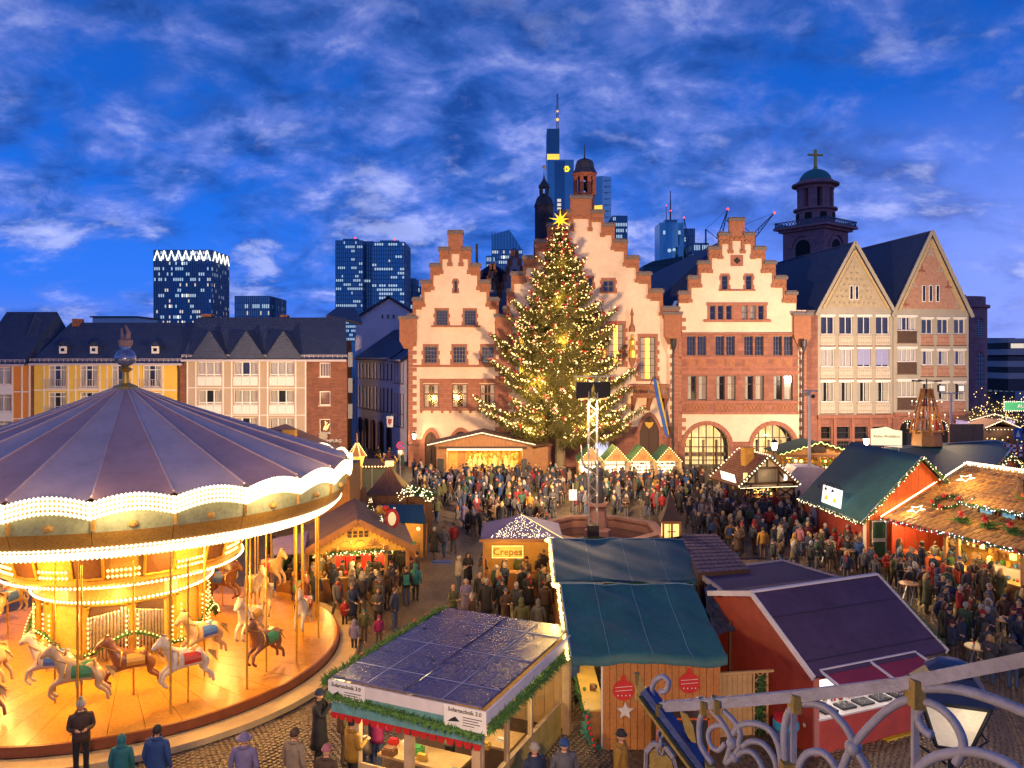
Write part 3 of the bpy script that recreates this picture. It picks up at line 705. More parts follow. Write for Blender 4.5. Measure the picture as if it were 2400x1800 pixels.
#  middle house with the tall gable
S2=[(1337,1386,467),(1308,1415,501),(1283,1440,532),(1254,1469,570),(1226,1497,608),(1198,1525,646),(1188,1553,686),(1180,1590,727)]
F,r,sol=stepped_house('tall middle stepped gable house behind the tree with lit golden windows',1180,1590,S2,1092,[])
big=[F.rect(1426,1461,760,856),F.rect(1500,1536,790,890),F.rect(1352,1387,735,820),F.rect(1280,1315,760,856),F.rect(1206,1241,790,890)]
sm=[F.rect(1413,1439,657,684),F.rect(1362,1388,652,672),F.rect(1290,1316,657,684)]
g=MB();wall_holes(g,sol[:-1]+[(sol[-1][0],sol[-1][1],F.z(1000),sol[-1][3])],big+sm,0,.4);part('wall',g,M_plaster,r)
g=MB();wall_holes(g,[(F.u(1180),F.u(1590),0,F.z(1000))],[],-.03,.45);part('base_wall',g,M_sand,r)
crow_steps(F,r,S2);gable_roof_behind(F,r,S2)
for h in big:window(r,h,3,6,.1,.06,M_lead,room=M_litroom,curtain='both',depth=1.0);surround(r,h,M_sand1,.42)
for h in sm:window(r,h,2,2,.1,.1,M_lead);surround(r,h,M_sand1,.3)
g=MB();u0,u1=F.u(1478),F.u(1560);zt,zb=F.z(900),F.z(928)
g.box(u0,u1,-1.5,0,zb-.12,zb);g.box(u0-.1,u1+.1,-1.6,0,zt-.2,zt);part('balcony',g,M_sandd,r)
for k in range(16):
 u=u0+(u1-u0)*(k+.5)/16;g=MB();g.bar((u-.09,-1.5,zb),(u+.09,-1.5,zt-.2),.08);g.bar((u+.09,-1.5,zb),(u-.09,-1.5,zt-.2),.08);part('baluster',g,M_sandd,r)
for u in(u0+.2,(u0+u1)/2,u1-.2):
 g=MB();g.prism([(u-.15,0,zb-.12),(u-.15,-1.4,zb-.12),(u-.15,-.9,zb-.6),(u-.15,0,zb-1.5)],(.3,0,0));part('corbel',g,M_sandd,r)
pointed(F,r,1499,1544,1010,35,1092)
g=MB();c=F.u(1521);z=F.z(996)
for s in(-1,1):g.prism([(c,-.12,z+.25),(c+.45*s,-.12,z+.3),(c+.3*s,-.12,z-.1),(c,-.12,z-.35)],(0,.04,0))
part('gilt_eagle',g,M_gold,r)
for px_ in(1480,1412):
 g=MB();u=F.u(px_);z=F.z(838);g.lathe([(.02,z-1.3),(.22,z-.7),(.36,z-.2),(.36,z)],8,(u,-.35));part('statue_corbel',g,M_sandd,r)
 g=MB();g.lathe([(.3,z),(.34,z+.7),(.22,z+1.3),(.28,z+1.7),(.1,z+1.95),(.16,z+2.1),(.15,z+2.25),(.02,z+2.36)],8,(u,-.35));part('statue',g,M_gold,r)
 g=MB();g.lathe([(.34,z+2.6),(.3,z+3.1),(.14,z+3.4),(.1,z+4.2),(.2,z+4.3),(.02,z+5.0)],6,(u,-.3));part('canopy_stone',g,M_sandd,r)
quoins(r,F.u(1180),F.z(1000),F.z(740),M_sand1,1);quoins(r,F.u(1590),F.z(1000),F.z(740),M_sand1,-1)
for(x0,x1)in((1395,1425),(1240,1265)):g=MB();a,b,c,d=F.rect(x0,x1,1035,1075);g.box(a,b,-.1,-.03,c,d);part('notice_board',g,mat('lit_poster',(.5,.5,.6),var=.4,emit=(.7,.75,1),es=.9),r)
#  right house
S3=[(1709,1744,519),(1685,1768,553),(1661,1793,586),(1636,1817,620),(1613,1842,655),(1591,1866,691),(1590,1890,727)]
F,r,sol=stepped_house('right stepped gable house with two lit arches at street level',1590,1890,S3,1092,[])
w1=[F.rect(1692,1706,646,678),F.rect(1748,1762,646,678)]
six=[F.rect(x,x+13.5,716,749)for x in(1664,1682.5,1702,1739,1758.5,1777)]
r2a=[F.rect(x+o,x+o+20,788,833)for x in(1610,1677,1744,1812)for o in(0,25)]
r3a=[F.rect(x+o,x+o+20.5,881,938)for x in(1611,1678,1744.5,1812)for o in(0,25)]
g=MB();wall_holes(g,sol[:-1]+[(sol[-1][0],sol[-1][1],F.z(781),sol[-1][3]),(sol[-1][0],F.u(1598),F.z(966),F.z(781)),(F.u(1870),sol[-1][1],F.z(966),F.z(781))],w1+six,0,.4);part('wall',g,M_plaster,r)
g=MB();wall_holes(g,[(F.u(1598),F.u(1870),F.z(966),F.z(781))],r2a+r3a,-.08,.45);part('sandstone_storey',g,M_sand,r)
A1=(F.u(1605),F.u(1709));A2=(F.u(1764),F.u(1862));zsp=F.z(1048);rise=F.z(996)-zsp
g=MB();ztop=F.z(966);wall_holes(g,[(F.u(1590),F.u(1890),0,ztop)],[(A1[0],A1[1],0,ztop),(A2[0],A2[1],0,ztop)],-.02,.5)
for A in(A1,A2):arch_fill(g,A[0],A[1],zsp,rise,ztop,-.02,.5,16)
part('arcade_wall',g,M_plaster,r)
g=MB();wall_holes(g,[(F.u(1590),A1[0],0,F.z(1035)),(A1[1],A2[0],0,F.z(1035)),(A2[1],F.u(1890),0,F.z(1035))],[],-.1,.08);part('arcade_pier',g,M_sand,r)
for A in(A1,A2):
 arch_ring(r,A[0],A[1],zsp,rise,.42,M_sand1,-.14,.3,17)
 g=MB();u0,u1=A;P=arc_pts(u0,u1,zsp,rise,16)
 for k in range(1,6):
  u=u0+(u1-u0)*k/6;hh=zsp+rise*math.sqrt(max(0,1-((u-(u0+u1)/2)/((u1-u0)/2))**2));g.box(u-.06,u+.06,.3,.38,0,hh)
 for z in(zsp,zsp-1.35,zsp+.95):
  hw=(u1-u0)/2*(1 if z<=zsp else math.sqrt(max(0,1-((z-zsp)/rise)**2)));c=(u0+u1)/2;g.box(c-hw,c+hw,.31,.37,z-.05,z+.05)
 wdw=part('arch_window',g,mat('brown_mullion',(.10,.06,.04),.5,.1,3),r)
 for nm,yy,mt in(('pane',.34,M_glass),('hall',2.2,M_litroomw)):
  g=MB();g.face([(u0,yy,0),(u1,yy,0)]+[(a,yy,z)for a,z in reversed(P)]);part(nm,g,mt,wdw)
 g=MB()
 for k in range(3):uu=u0+.9+(u1-u0-1.8)*k/2;g.box(uu-.12,uu+.12,1.5,1.6,0,zsp+.6)
 g.box(u0,u1,1.4,1.7,.9,1.3);part('hall_pillar',g,mat('hall_wood',(.35,.25,.14),.7,.2,2),wdw)
crow_steps(F,r,S3[:-1]);gable_roof_behind(F,r,S3)
for h in w1:window(r,h,1,3,.07,.04,M_lead);surround(r,h,M_sand1,.25)
g=MB();g.box(F.u(1685),F.u(1770),-.2,.02,F.z(682),F.z(679));part('window_ledge',g,M_sand1,r)
for i,h in enumerate(six):window(r,h,1,2,.06,.04,M_lead,curtain='full' if i in(3,4)else None,sill=False)
for(a,b)in((1658,1664),(1677.5,1682.5),(1696,1702),(1715.5,1739),(1752.5,1758.5),(1772,1777),(1790.5,1797)):
 for k in range(3):g=MB();z0,z1=F.z(749),F.z(716);g.box(F.u(a)+.004,F.u(b)-.004,-.07,.1,z0+(z1-z0)*k/3+.006,z0+(z1-z0)*(k+1)/3-.006);part('jamb_stone',g,M_sand1,r)
g=MB();g.box(F.u(1656),F.u(1799),-.1,.1,F.z(716),F.z(709));part('lintel',g,M_sand1,r);g=MB();g.box(F.u(1650),F.u(1806),-.2,.1,F.z(755),F.z(749));part('sill',g,M_sand1,r)
g=MB();c=F.u(1727);z=F.z(611);g.box(c-.62,c+.62,-.08,.02,z-.55,z+.55)
part('quatrefoil_panel',g,M_sand1,r);g=MB()
for dx,dz in((.15,0),(-.15,0),(0,.15),(0,-.15)):g.lathe([(0,0),(.17,0)],12,(0,0));
g=MB()
for dx,dz in((.16,0),(-.16,0),(0,.16),(0,-.16)):g.face([(c+dx+.17*math.cos(R(30*k)),-.09-.002*(dx>0)-.004*(dz>0)-.006*(dz<0),z+dz+.17*math.sin(R(30*k)))for k in range(12)])
part('quatrefoil',g,M_room,r)
for i,h in enumerate(r2a):window(r,h,3,4,.06,.03,M_lead)
for i,h in enumerate(r3a):window(r,h,1,2,.06,.05,M_lead,curtain='left' if i%2==0 else 'full',bars=[.66])
for y0,y1,pr in((783,780,.3),(842,836,.25),(862,859,.16),(876,869,.2),(944,940,.25),(970,965,.3)):
 g=MB();g.box(F.u(1596),F.u(1872),-pr,-.08,F.z(y0),F.z(y1));part('string_course',g,M_sand1,r)
for x in(1610,1677,1744,1812):
 for o in(0,25):
  g=MB();c=F.u(x+o+10);z=F.z(851);g.prism([(c-.28,-.14,z+.3),(c+.28,-.14,z+.3),(c+.28,-.14,z-.1),(c,-.14,z-.36),(c-.28,-.14,z-.1)],(0,.06,0));g.box(c-.42,c+.42,-.1,-.08,z-.42,z+.42);part('shield',g,M_sandd,r)
 g=MB();u0,u1=F.u(x-2),F.u(x+49);z0,z1=F.z(963),F.z(947);n=6
 g.box(u0,u1,-.1,-.08,z0,z1)
 for k in range(n):g.bar((u0+(u1-u0)*k/n,-.12,z0),(u0+(u1-u0)*(k+1)/n,-.12,z1),.06);g.bar((u0+(u1-u0)*(k+1)/n,-.12,z0),(u0+(u1-u0)*k/n,-.12,z1),.06)
 part('parapet_panel',g,M_sandd,r)
quoins(r,F.u(1590)+.02,2,F.z(735),M_sand1,1,(.75,.35));quoins(r,F.u(1890),2,F.z(735),M_sand1,-1,(.75,.35))
def corner_head(px,ytop,lab,pipe=True):
 F=Fr(px,Y0);r=root('rain_pipe',lab,'rain pipe',(F.O.x,Y0,0));z=F.z(ytop)
 g=MB();g.box(-1.0,1.0,-.5,.3,z-.0,z+.3);part('cap_stone',g,M_cap,r)
 g=MB();g.box(-.85,.85,-.35,.2,z-2.2,z-.004);g.prism([(-.85,-.35,z-2.2),(.85,-.35,z-2.2),(.4,-.2,z-3.0),(-.4,-.2,z-3.0)],(0,.3,0));part('corner_block',g,M_sandd,r)
 if pipe:
  g=MB();g.lathe([(.12,z-3.6),(.28,z-3.1),(.32,z-2.5),(.25,z-2.45)],10,(0,-.65));part('hopper',g,M_dark,r)
  g=MB();g.tube([(0,-.65,z-3.5),(0,-.4,z-4.2),(0,-.4,1)],.1,8);part('pipe',g,M_dark,r)
  for k in range(9):g=MB();g.lathe([(.15,z-5-k*1.6),(.15,z-4.9-k*1.6)],8,(0,-.4));part('pipe_clamp',g,M_dark,r)
corner_head(1575,738,'dark rain pipe left of the right stepped gable house');corner_head(1878,740,'dark rain pipe on the right edge of the right stepped gable house')
corner_head(1181,744,'carved corner head between left and middle stepped gables',False);corner_head(957,748,'carved corner head on the left edge of the left stepped gable house',False)
#  slate roof with skylight between the right gable and the bell turret
r=root('long_slate_roof','long dark slate roof rising behind the right stepped gable','building',(PX(1640,HY,88).x,88,0))
g=MB();A,B,C_,D=PX(1500,735,90),PX(1590,735,84),PX(1690,560,96),PX(1508,645,110)
g.slab([PX(1480,760,84),PX(1660,745,84),PX(1690,565,97),PX(1480,665,116)],.3);part('roof',g,M_slate,r,world=True)
g=MB();g.box(PX(1480,0,85).x,PX(1660,0,85).x,85.5,90,0,13);part('wall',g,M_plaster,r,world=True)
g=MB();g.slab([PX(1571,726,83.9),PX(1580,726,83.9),PX(1588,705,85.5),PX(1581,705,85.5)],.1);part('skylight',g,mat('skylight_pane',(.35,.45,.6),.1,0,emit=(.4,.5,.9),es=.25),r,world=True)
#  the two grey gabled houses
M_grey=mat('beige_grey_render',(.36,.31,.235),.85,.08,.8,.15,20)
M_rel=mat('relief_plaster',(.42,.33,.20),.85,.3,3,.5,6)
M_relp=mat('pink_relief_plaster',(.42,.22,.14),.85,.25,3,.5,5)
def motif(mb,c,z,s,y,k=4):
 for a in range(k):t=R(360/k*a+90);mb.prism([(c,y,z),(c+s*.35*math.cos(t+.5),y,z+s*.35*math.sin(t+.5)),(c+s*math.cos(t),y,z+s*math.sin(t)),(c+s*.35*math.cos(t-.5),y,z+s*.35*math.sin(t-.5))],(0,.03,0))
def grey_house(label,x0,x1,apex,yeave,ybot,xa,wins,pink,seed):
 RZ=.118;F=Fr(x0,81.5 if not pink else 81.5+.118*7.7,RZ);r=root('gabled_house',label,'gabled house',F.loc(),RZ)
 u0,u1=F.u(x0),F.u(x1);ze=F.z(yeave,x0);zb=F.z(ybot,(x0+x1)/2);ua=F.u(xa);za=F.z(apex,xa);hs=[]
 for(a,b,c,d,kind)in wins:hs.append(F.rect(a,b,c,d))
 pn=[]
 g=MB();wall_holes(g,[(u0,u1,zb,ze)],hs,0,.35);part('wall',g,M_grey,r)
 g=MB();g.prism([(u0,0,ze),(u1,0,ze),(ua,0,za)],(0,.35,0));part('gable_wall',g,M_grey,r)
 rel=M_relp if pink else M_rel;i1=.12;g=MB();c0=(u0+u1)/2
 g.prism([(u0+1.0,-.06,ze+.35),(u1-1.0,-.06,ze+.35),(ua,-.06,za-1.5)],(0,.055,0));part('gable_panel',g,rel,r)
 fr=MB();fr.bar((u0+.55,-.08,ze+.2),(ua,-.08,za-.75),.3,.22);fr.bar((u1-.55,-.08,ze+.2),(ua,-.08,za-.75),.3,.22);part('gable_frame',fr,mat('pale_gold_trim',(.48,.34,.16),.7,.1,2),r)
 g=MB();q=random.Random(seed)
 if not pink:
  rows=9
  for j in range(rows):
   z=ze+.8+j*.62;f=1-(z-ze)/(za-1.5-ze);hw=(u1-u0-2)/2*f-.25;n=int(hw*2/.5)
   for k in range(n):
    u=ua-hw+(k+.5)*2*hw/max(n,1)
    if abs(u-ua)<.75 and 3<j*.62+.8-.0<0:continue
    motif(g,u,z,.17,-.085)
  part('ornament',g,mat('ornament_stone',(.25,.21,.15),.8,.2,4),r,kind='stuff')
 else:
  for(px_,py_,s)in((2181,590,.85),(2160,632,.6),(2201,632,.6),(2141,668,.6),(2221,670,.6),(2121,711,.62),(2242,716,.62)):
   g=MB();motif(g,F.u(px_),F.z(py_,px_),s*1.0,-.09,3 if s<.8 else 5);motif(g,F.u(px_),F.z(py_+4,px_),s*.45,-.12,4);part('lily_ornament',g,mat('lily_red',(.30,.10,.07),.8,.3,6)if px_ in(2160,2121,2221)else mat('lily_pale',(.42,.32,.24),.8,.2,6),r)
 for k,(a,b,c,d,kind)in enumerate(wins):
  h=hs[k];cols={'w':2,'v':4,'s':3}[kind[0]]
  window(r,h,cols,1,.07,.07,M_fwhite,y=.12,curtain={'c':'full','b':'both','-':None,'s':None}[kind[1]])
  tb=MB();tb.box(h[0]-.1,h[1]+.1,-.12,.1,h[3]+.003,h[3]+.22);part('blind_box',tb,M_fwhite,r)
  if kind[1]=='s':s=MB();zm=h[2]+(h[3]-h[2])*.12;[s.box(h[0]+.05,h[1]-.05,.02+.01*(i%2),.1,zm+(h[3]-zm)*i/12,zm+(h[3]-zm)*(i+1)/12-.01)for i in range(12)];part('shutter',s,mat('lilac_shutter',(.30,.30,.48),.6,.05,3),r)
  pz1=h[2]-.12;pz0=pz1-(F.z(0,a)-F.z(24 if kind[0]=='w' else 26,a));p=MB();p.box(h[0]-.05,h[1]+.05,-.07,.0,pz0,pz1)
  dk=kind[0]=='v'
  po=part('parapet_panel',p,mat('brown_panel',(.085,.045,.025),.7,.3,3,.3,20)if dk else(rel if pink else mat('patterned_panel',(.50,.42,.32),.8,.1,3)),r)
  p=MB()
  if not dk:
   for i in range(6):
    for j in range(2):motif(p,h[0]+(h[1]-h[0])*(i+.5)/6,pz0+(pz1-pz0)*(j*.5+.25),.11,-.09)
   part('panel_ornament',p,mat('ornament_stone',(.2,.15,.1))if not pink else mat('lily_red'),po)
  a0,a1=h[0]-.12,h[1]+.12
  for zA,zB in((pz0-.1,pz0-.003),(pz1+.003,pz1+.06)):fr=MB();fr.box(a0,a1,-.12,-.0,zA,zB);part('rail_strip',fr,mat('brown_rail',(.14,.07,.05),.7,.1,3),r)
 for xx in((1994,2007)if not pink else(2164,2180,2196)):
  y0_,y1_=(671,701)if not pink else(670,706);h=F.rect(xx-2.5,xx+3,y0_,y1_)
  g=MB();g.box(h[0]-.08,h[1]+.08,-.11,-.06,h[2]-.08,h[3]+.08);wn=part('slit_window',g,M_fwhite,r)
  g=MB();g.box(h[0],h[1],-.125,-.105,h[2],h[3]);part('pane',g,mat('dark_pane',(.01,.012,.02),.1,0),wn)
 for z in(F.z(787,(x0+x1)/2)-.0,):pass
 dep=15 if pink else 19;g=MB();oh=.3
 if True:
  g.slab([(u0-oh,-.25,ze-.45),(ua,-.25,za+.15),(ua,dep,za+.15),(u0-oh,dep,ze-.45)],.18);g.slab([(ua,-.25,za+.15),(u1+oh,-.25,ze-.45),(u1+oh,dep,ze-.45),(ua,dep,za+.15)],.18)
 part('roof',g,M_slate,r)
 g=MB();g.bar((u0-oh,-.3,ze-.5),(ua,-.3,za+.1),.16,.3);g.bar((ua,-.3,za+.1),(u1+oh,-.3,ze-.5),.16,.3);part('verge_board',g,M_grey,r)
 g=MB();g.prism([(u0,dep-.4,0),(u1,dep-.4,0),(u1,dep-.4,ze),(ua,dep-.4,za),(u0,dep-.4,ze)],(0,.3,0));g.box(u0,u0+.3,.36,dep-.4,0,ze);g.box(u1-.3,u1,.36,dep-.4,0,ze);part('rear_wall',g,M_sand1,r)
 return F,r,u0,u1,zb
wl=[]
for(yt,yb)in((742,783),(818,860),(895,942)):
 for i,xx in enumerate((1924,1967,2010,2053)):
  k='ws' if(yt==818 and i>=2)else('wc' if yt==818 else 'wb' if yt==895 else 'w-');wl.append((xx,xx+31,yt,yb,k))
F,r,u0,u1,zb=grey_house('left grey gabled house with patterned gable and two slit windows',1916,2092,570,727,972,2001,wl,False,1)
gw=[F.rect(x,x+31,1000,1029)for x in(1917,1961,2003,2044)]+[F.rect(x,x+31,1034,1060)for x in(1917,1961,2003,2044)]
g=MB();wall_holes(g,[(u0,u1,0,zb)],gw,.05,.4);part('sandstone_storey',g,M_sand,r)
for h in gw[:4]:window(r,h,1,2,.06,.03,M_lead,y=.2,sill=False);surround(r,h,M_sand1,.14,.02,.1,False)
for h in gw[4:]:window(r,h,5,3,.06,.04,M_lead,y=.2,sill=False)
for k,x in enumerate((1916,1953,1995,2037,2079)):g=MB();a=F.rect(x,x+7,977,1085);g.box(a[0],a[1],-.1,.05,0,a[3]);part('pilaster',g,M_sand1,r)
g=MB();g.box(u0-.05,u1,-.25,.05,zb-.35,zb-.004);part('cornice',g,M_sand1,r)
wl=[]
for(yt,yb)in((748,784),(822,857),(898,942)):
 wl.append((2104,2147,yt-5,yb-10 if yt<890 else yb-12,'vb' if yt==748 else 'vc'))
 for xx in(2160,2197,2236):wl.append((xx,xx+26,yt,yb-2 if yt<890 else yb-4,'wb' if yt!=748 else 'w-'))
F,r,u0,u1,zb=grey_house('right grey gabled house with pink gable and lily ornaments',2094,2270,544,731,966,2181,wl,True,2)
g=MB();zz=zb;A=[(F.u(2108),F.u(2152)),(F.u(2196),F.u(2226))];zsp=F.z(1010,2180);rise=1.2
wall_holes(g,[(u0,u1,0,zb)],[(a,b,0,zb-.5)for a,b in A],.05,.4)
for a,b in A:arch_fill(g,a,b,zsp,rise,zb-.5,.05,.4)
part('sandstone_storey',g,M_sand,r)
for a,b in A:
 arch_ring(r,a,b,zsp,rise,.35,M_sand1,-.06,.2,13);g=MB();P=arc_pts(a,b,zsp,rise,12);g.face([(a,.3,0),(b,.3,0)]+[(p,.3,z)for p,z in reversed(P)]);part('dark_pane',g,mat('shop_pane',(.01,.012,.012),.1,0),r)
 part('window_lights',bulbs([(p,.2,z-.15)for p,z in P],.25,.05),M_bulbw,r,kind='stuff')
g=MB();g.box(u0,u1+.05,-.25,.05,zb-.35,zb-.004);part('cornice',g,M_sand1,r)
F=Fr(1890,81.5);r=root('brick_flank','narrow red stone wall between rain pipe and left grey house','wall',F.loc())
g=MB();g.box(F.u(1888),F.u(1917),0,.6,0,F.z(738));part('wall',g,M_sand,r);g=MB();g.box(F.u(1890),F.u(1918),-.2,.4,F.z(738),F.z(727));part('cap_stone',g,M_cap,r)
#  round church with the domed tower
M_ch=mat_course('church_sandstone',(.60,.25,.24),(.50,.20,.20),(.36,.16,.17),1.2,.6,.85,.4,msize=.02)
Yc=150;c=PX(1911,HY,Yc);r=root('church_tower','red sandstone church tower with green dome and golden cross','church tower',(c.x,Yc,0),R(38))
def zc_(py):return HC-(py-HY)*Yc/FPX
hw=52*Yc/FPX
g=MB();g.box(-hw,hw,-hw,hw,0,zc_(546));part('shaft',g,M_ch,r)
g=MB();g.box(-hw-.6,hw+.6,-hw-.6,hw+.6,zc_(546),zc_(540));g.box(-hw-1.3,hw+1.3,-hw-1.3,hw+1.3,zc_(540),zc_(535));part('cornice',g,M_ch,r)
for sx,rzz in((0,0),(1,-90)):
 g=MB();P=arc_pts(-1.5,1.5,zc_(585),1.5,10);g.face([(-1.5,-hw-.08,zc_(640)),(1.5,-hw-.08,zc_(640))]+[(a,-hw-.08,z)for a,z in reversed(P)]);M=Matrix.Rotation(R(rzz),4,'Z');h2=MB();h2.add(g,M);part('belfry_opening',h2,M_room,r)
 g=MB();Q=arc_pts(-2.4,2.4,zc_(585),2.4,10)
 for a,b in zip(Q,Q[1:]):g.bar((a[0],-hw-.1,a[1]),(b[0],-hw-.1,b[1]),.4,.3)
 h2=MB();h2.add(g,M);part('arch_moulding',h2,M_ch,r)
g=MB();e=hw+1.1
for k in range(4):
 M=Matrix.Rotation(R(90*k),4,'Z');t=MB();t.bar((-e,-e,zc_(523)),(e,-e,zc_(523)),.15);t.bar((-e,-e,zc_(535)+.1),(e,-e,zc_(535)+.1),.15)
 for i in range(16):u=-e+2*e*i/16;t.bar((u,-e,zc_(535)),(u+e/8,-e,zc_(523)),.1);t.bar((u+e/8,-e,zc_(535)),(u,-e,zc_(523)),.1)
 g.add(t,M)
part('railing',g,mat('blue_grey_iron',(.07,.11,.16),.6,.1,2),r)
r1=43*Yc/FPX
g=MB();g.lathe([(r1,zc_(535)),(r1,zc_(497)),(r1+.5,zc_(495)),(r1+.5,zc_(491)),(0,zc_(491))],28);part('drum',g,M_ch,r)
for k in range(8):
 a=R(45*k+10);g=MB();g.box(-.6,.6,-r1-.06,-r1+.3,zc_(518),zc_(503));h2=MB();h2.add(g,Matrix.Rotation(a,4,'Z'));part('drum_window',h2,M_room,r)
r2_=38*Yc/FPX
for k in range(8):
 g=MB();g.box(-.75,.75,-r2_-.1,-r2_+.9,zc_(491),zc_(437));h2=MB();h2.add(g,Matrix.Rotation(R(45*k+22),4,'Z'));part('pillar',h2,M_ch,r)
g=MB();g.lathe([(r2_-.3,zc_(447)),(r2_+.3,zc_(446)),(r2_+.3,zc_(440)),(r2_+1.2,zc_(437)),(r2_+1.2,zc_(433)),(r2_+.2,zc_(428)),(r2_+.2,zc_(426)),(0,zc_(426))],28);part('entablature',g,M_ch,r)
g=MB();g.lathe([(1.6,zc_(491)),(1.6,zc_(440))],12);part('lantern_core',g,mat('blue_lantern_pane',(.05,.1,.2),.3,.2,1),r)
g=MB();rd=36.5*Yc/FPX;g.lathe([(rd*math.cos(R(t)),zc_(428)+rd*.86*math.sin(R(t)))for t in range(0,91,9)],28);part('dome',g,mat('green_copper',(.05,.24,.20),.55,.25,.4,.1,4),r,smooth=True)
t=MB();zt=zc_(400);t.ball((0,0,zt+.4),.5);t.box(-.22,.22,-.22,.22,zt+.5,zc_(351));t.box(-1.5,1.5,-.2,.2,zc_(365),zc_(361));h2=MB();h2.add(t,Matrix.Rotation(R(-30),4,'Z'));part('cross',h2,M_gold,r)
Yr=118;c=PX(2268,HY,Yr);r=root('round_church','round red sandstone church wall with tall arched windows','church',(c.x,Yr+12,0))
def zr(py):return HC-(py-HY)*Yr/FPX
g=MB();g.lathe([(4.6,0),(4.6,zr(722)),(5.0,zr(720)),(5.0,zr(714)),(4.4,zr(712)),(4.4,zr(694)),(0,zr(692))],40,(0,-8));g.box(-30,4.4,-8,4,0,zr(705));part('wall',g,M_ch,r)
for(xx,y0_,y1_)in((2292,746,790),(2294,824,905)):
 p=PX(xx,0,Yr);u=p.x-c.x;g=MB();P=arc_pts(u-.62,u+.62,zr(y0_+9),.62,8);yf=-8-math.sqrt(max(0,4.6**2-u*u))-.12
 g.face([(u-.62,yf,zr(y1_)),(u+.62,yf,zr(y1_))]+[(a,yf,z)for a,z in reversed(P)]);w_=part('arched_window',g,mat('grey_church_pane',(.12,.14,.18),.3,.2,2),r)
 g=MB()
 for k in range(8):z=zr(y1_)+(zr(y0_+6)-zr(y1_))*k/7;g.bar((u-.6,yf-.04,z),(u+.6,yf-.04,z),.05)
 for du in(-.2,.2):g.bar((u+du,yf-.04,zr(y1_)),(u+du,yf-.04,zr(y0_+2)),.05)
 part('glazing_bar',g,M_fwhite,w_)
 g=MB()
 for a,b in zip(P,P[1:]):g.bar((a[0],yf-.02,a[1]),(b[0],yf-.02,b[1]),.3,.25)
 part('arch_moulding',g,M_ch,w_)
g=MB();g.box(-2,1.5,-9,-5,zr(693),zr(687));part('roof_plant',g,M_dark,r)
M_wb=mat('white_band',(.45,.42,.42),.7,.08,1)
r=root('modern_office','white banded modern office at the right edge with few lit windows','office building',(PX(2390,0,170).x,170,0))
for k,(y0_,y1_)in enumerate(((793,803),(818,832),(846,860),(874,888))):
 z0,z1=HC-(y1_-HY)*170/FPX,HC-(y0_-HY)*170/FPX;g=MB();g.box(-2.5,12,0,14,z0,z1);part('white_band',g,M_wb,r)
 g=MB();g.box(-2.4,11.8,.2,13.8,z1-3.9,z0);part('window_band',g,mat('office_pane',(.03,.03,.04),.2,.2,1),r)
g=MB();g.box(-1.8,1.0,.1,.25,HC-(816-HY)*170/FPX,HC-(805-HY)*170/FPX);part('lit_window',g,M_litww,r)
r=root('dark_office','dark blue office block behind the bare trees by the church','office building',(PX(2350,0,190).x,190,0))
g=MB();g.box(-4,3,0,10,0,HC+48*190/FPX);part('wall',g,mat('slate_cladding',(.06,.08,.12),.6,.2,.4),r)
g=MB()
for j in range(5):
 for i in range(5):g.box(-3.4+i*1.3,-2.6+i*1.3,-.1,0,3+j*2.6,4.6+j*2.6)
part('window',g,M_litw if False else mat('dim_office_pane',(.05,.06,.08),.2,.2,1,emit=(.5,.7,1),es=.12),r,kind='stuff')
#  small towers of the town hall
def turret(name,label,px,Y,prof,n,m,cat='tower'):
 c=PX(px,HY,Y);r=root(name,label,cat,(c.x,Y,0));k=Y/FPX
 for nm,mm,pr in prof:
  g=MB();g.lathe([(w*k,HC-(y-HY)*k)for w,y in pr],n,a0=R(22.5),a1=R(382.5));part(nm,g,mm,r)
 return r,k
M_tslate=mat('turret_slate',(.03,.032,.05),.5,.25,2,.3,10)
M_tred=mat('turret_red',(.26,.075,.045),.75,.2,2,.2,10)
r,k=turret('bell_turret','red bell turret with slate dome above the tall middle gable',1370,86,[('drum',M_tred,[(24,600),(24,458),(27,456)]),('cornice',M_tred,[(25,417),(26,413),(31,409),(0,409)]),('dome',M_tslate,[(31,409),(28,404),(24,396),(22,385),(20,379),(12,374),(2,371),(1,343),(.2,338)])],8,None)
for j in range(8):
 a=R(45*j+22.5);g=MB();x,y=23*k*math.cos(a),23*k*math.sin(a);g.box(x-.2,x+.2,y-.2,y+.2,HC-(458-HY)*k,HC-(415-HY)*k);part('pillar',g,M_tred,r)
g=MB();g.lathe([(.55,HC-(445-HY)*k),(.4,HC-(436-HY)*k),(.2,HC-(428-HY)*k),(.02,HC-(426-HY)*k)],10);part('bell',g,M_woodd,r)
r,k=turret('slate_spire','slim dark slate spire tower left of the tree star',1275,92,[('shaft',mat('slate_shingle_dark',(.045,.028,.04),.6,.3,2,.4,8),[(27,900),(26,575),(23,570),(23,486),(25,484)]),('bell_roof',M_tslate,[(25,484),(22,476),(19,467),(11,458),(11,455),(0,455)]),('lantern_roof',M_tslate,[(14,440),(13,435),(7,427),(3,420),(1,410),(.4,393)])],8,None)
for j in range(6):a=R(60*j);g=MB();x,y=9*k*math.cos(a),9*k*math.sin(a);g.box(x-.1,x+.1,y-.1,y+.1,HC-(455-HY)*k,HC-(439-HY)*k);part('lantern_post',g,M_tslate,r)
g=MB();g.box(-.5,-.15,-23.2*k,-22*k,HC-(520-HY)*k,HC-(500-HY)*k);g.box(.15,.5,-23.2*k,-22*k,HC-(520-HY)*k,HC-(500-HY)*k);part('louvre',g,M_dark,r)
g=MB();g.ball((0,0,HC-(392-HY)*k),.2);part('finial_ball',g,M_gold,r)
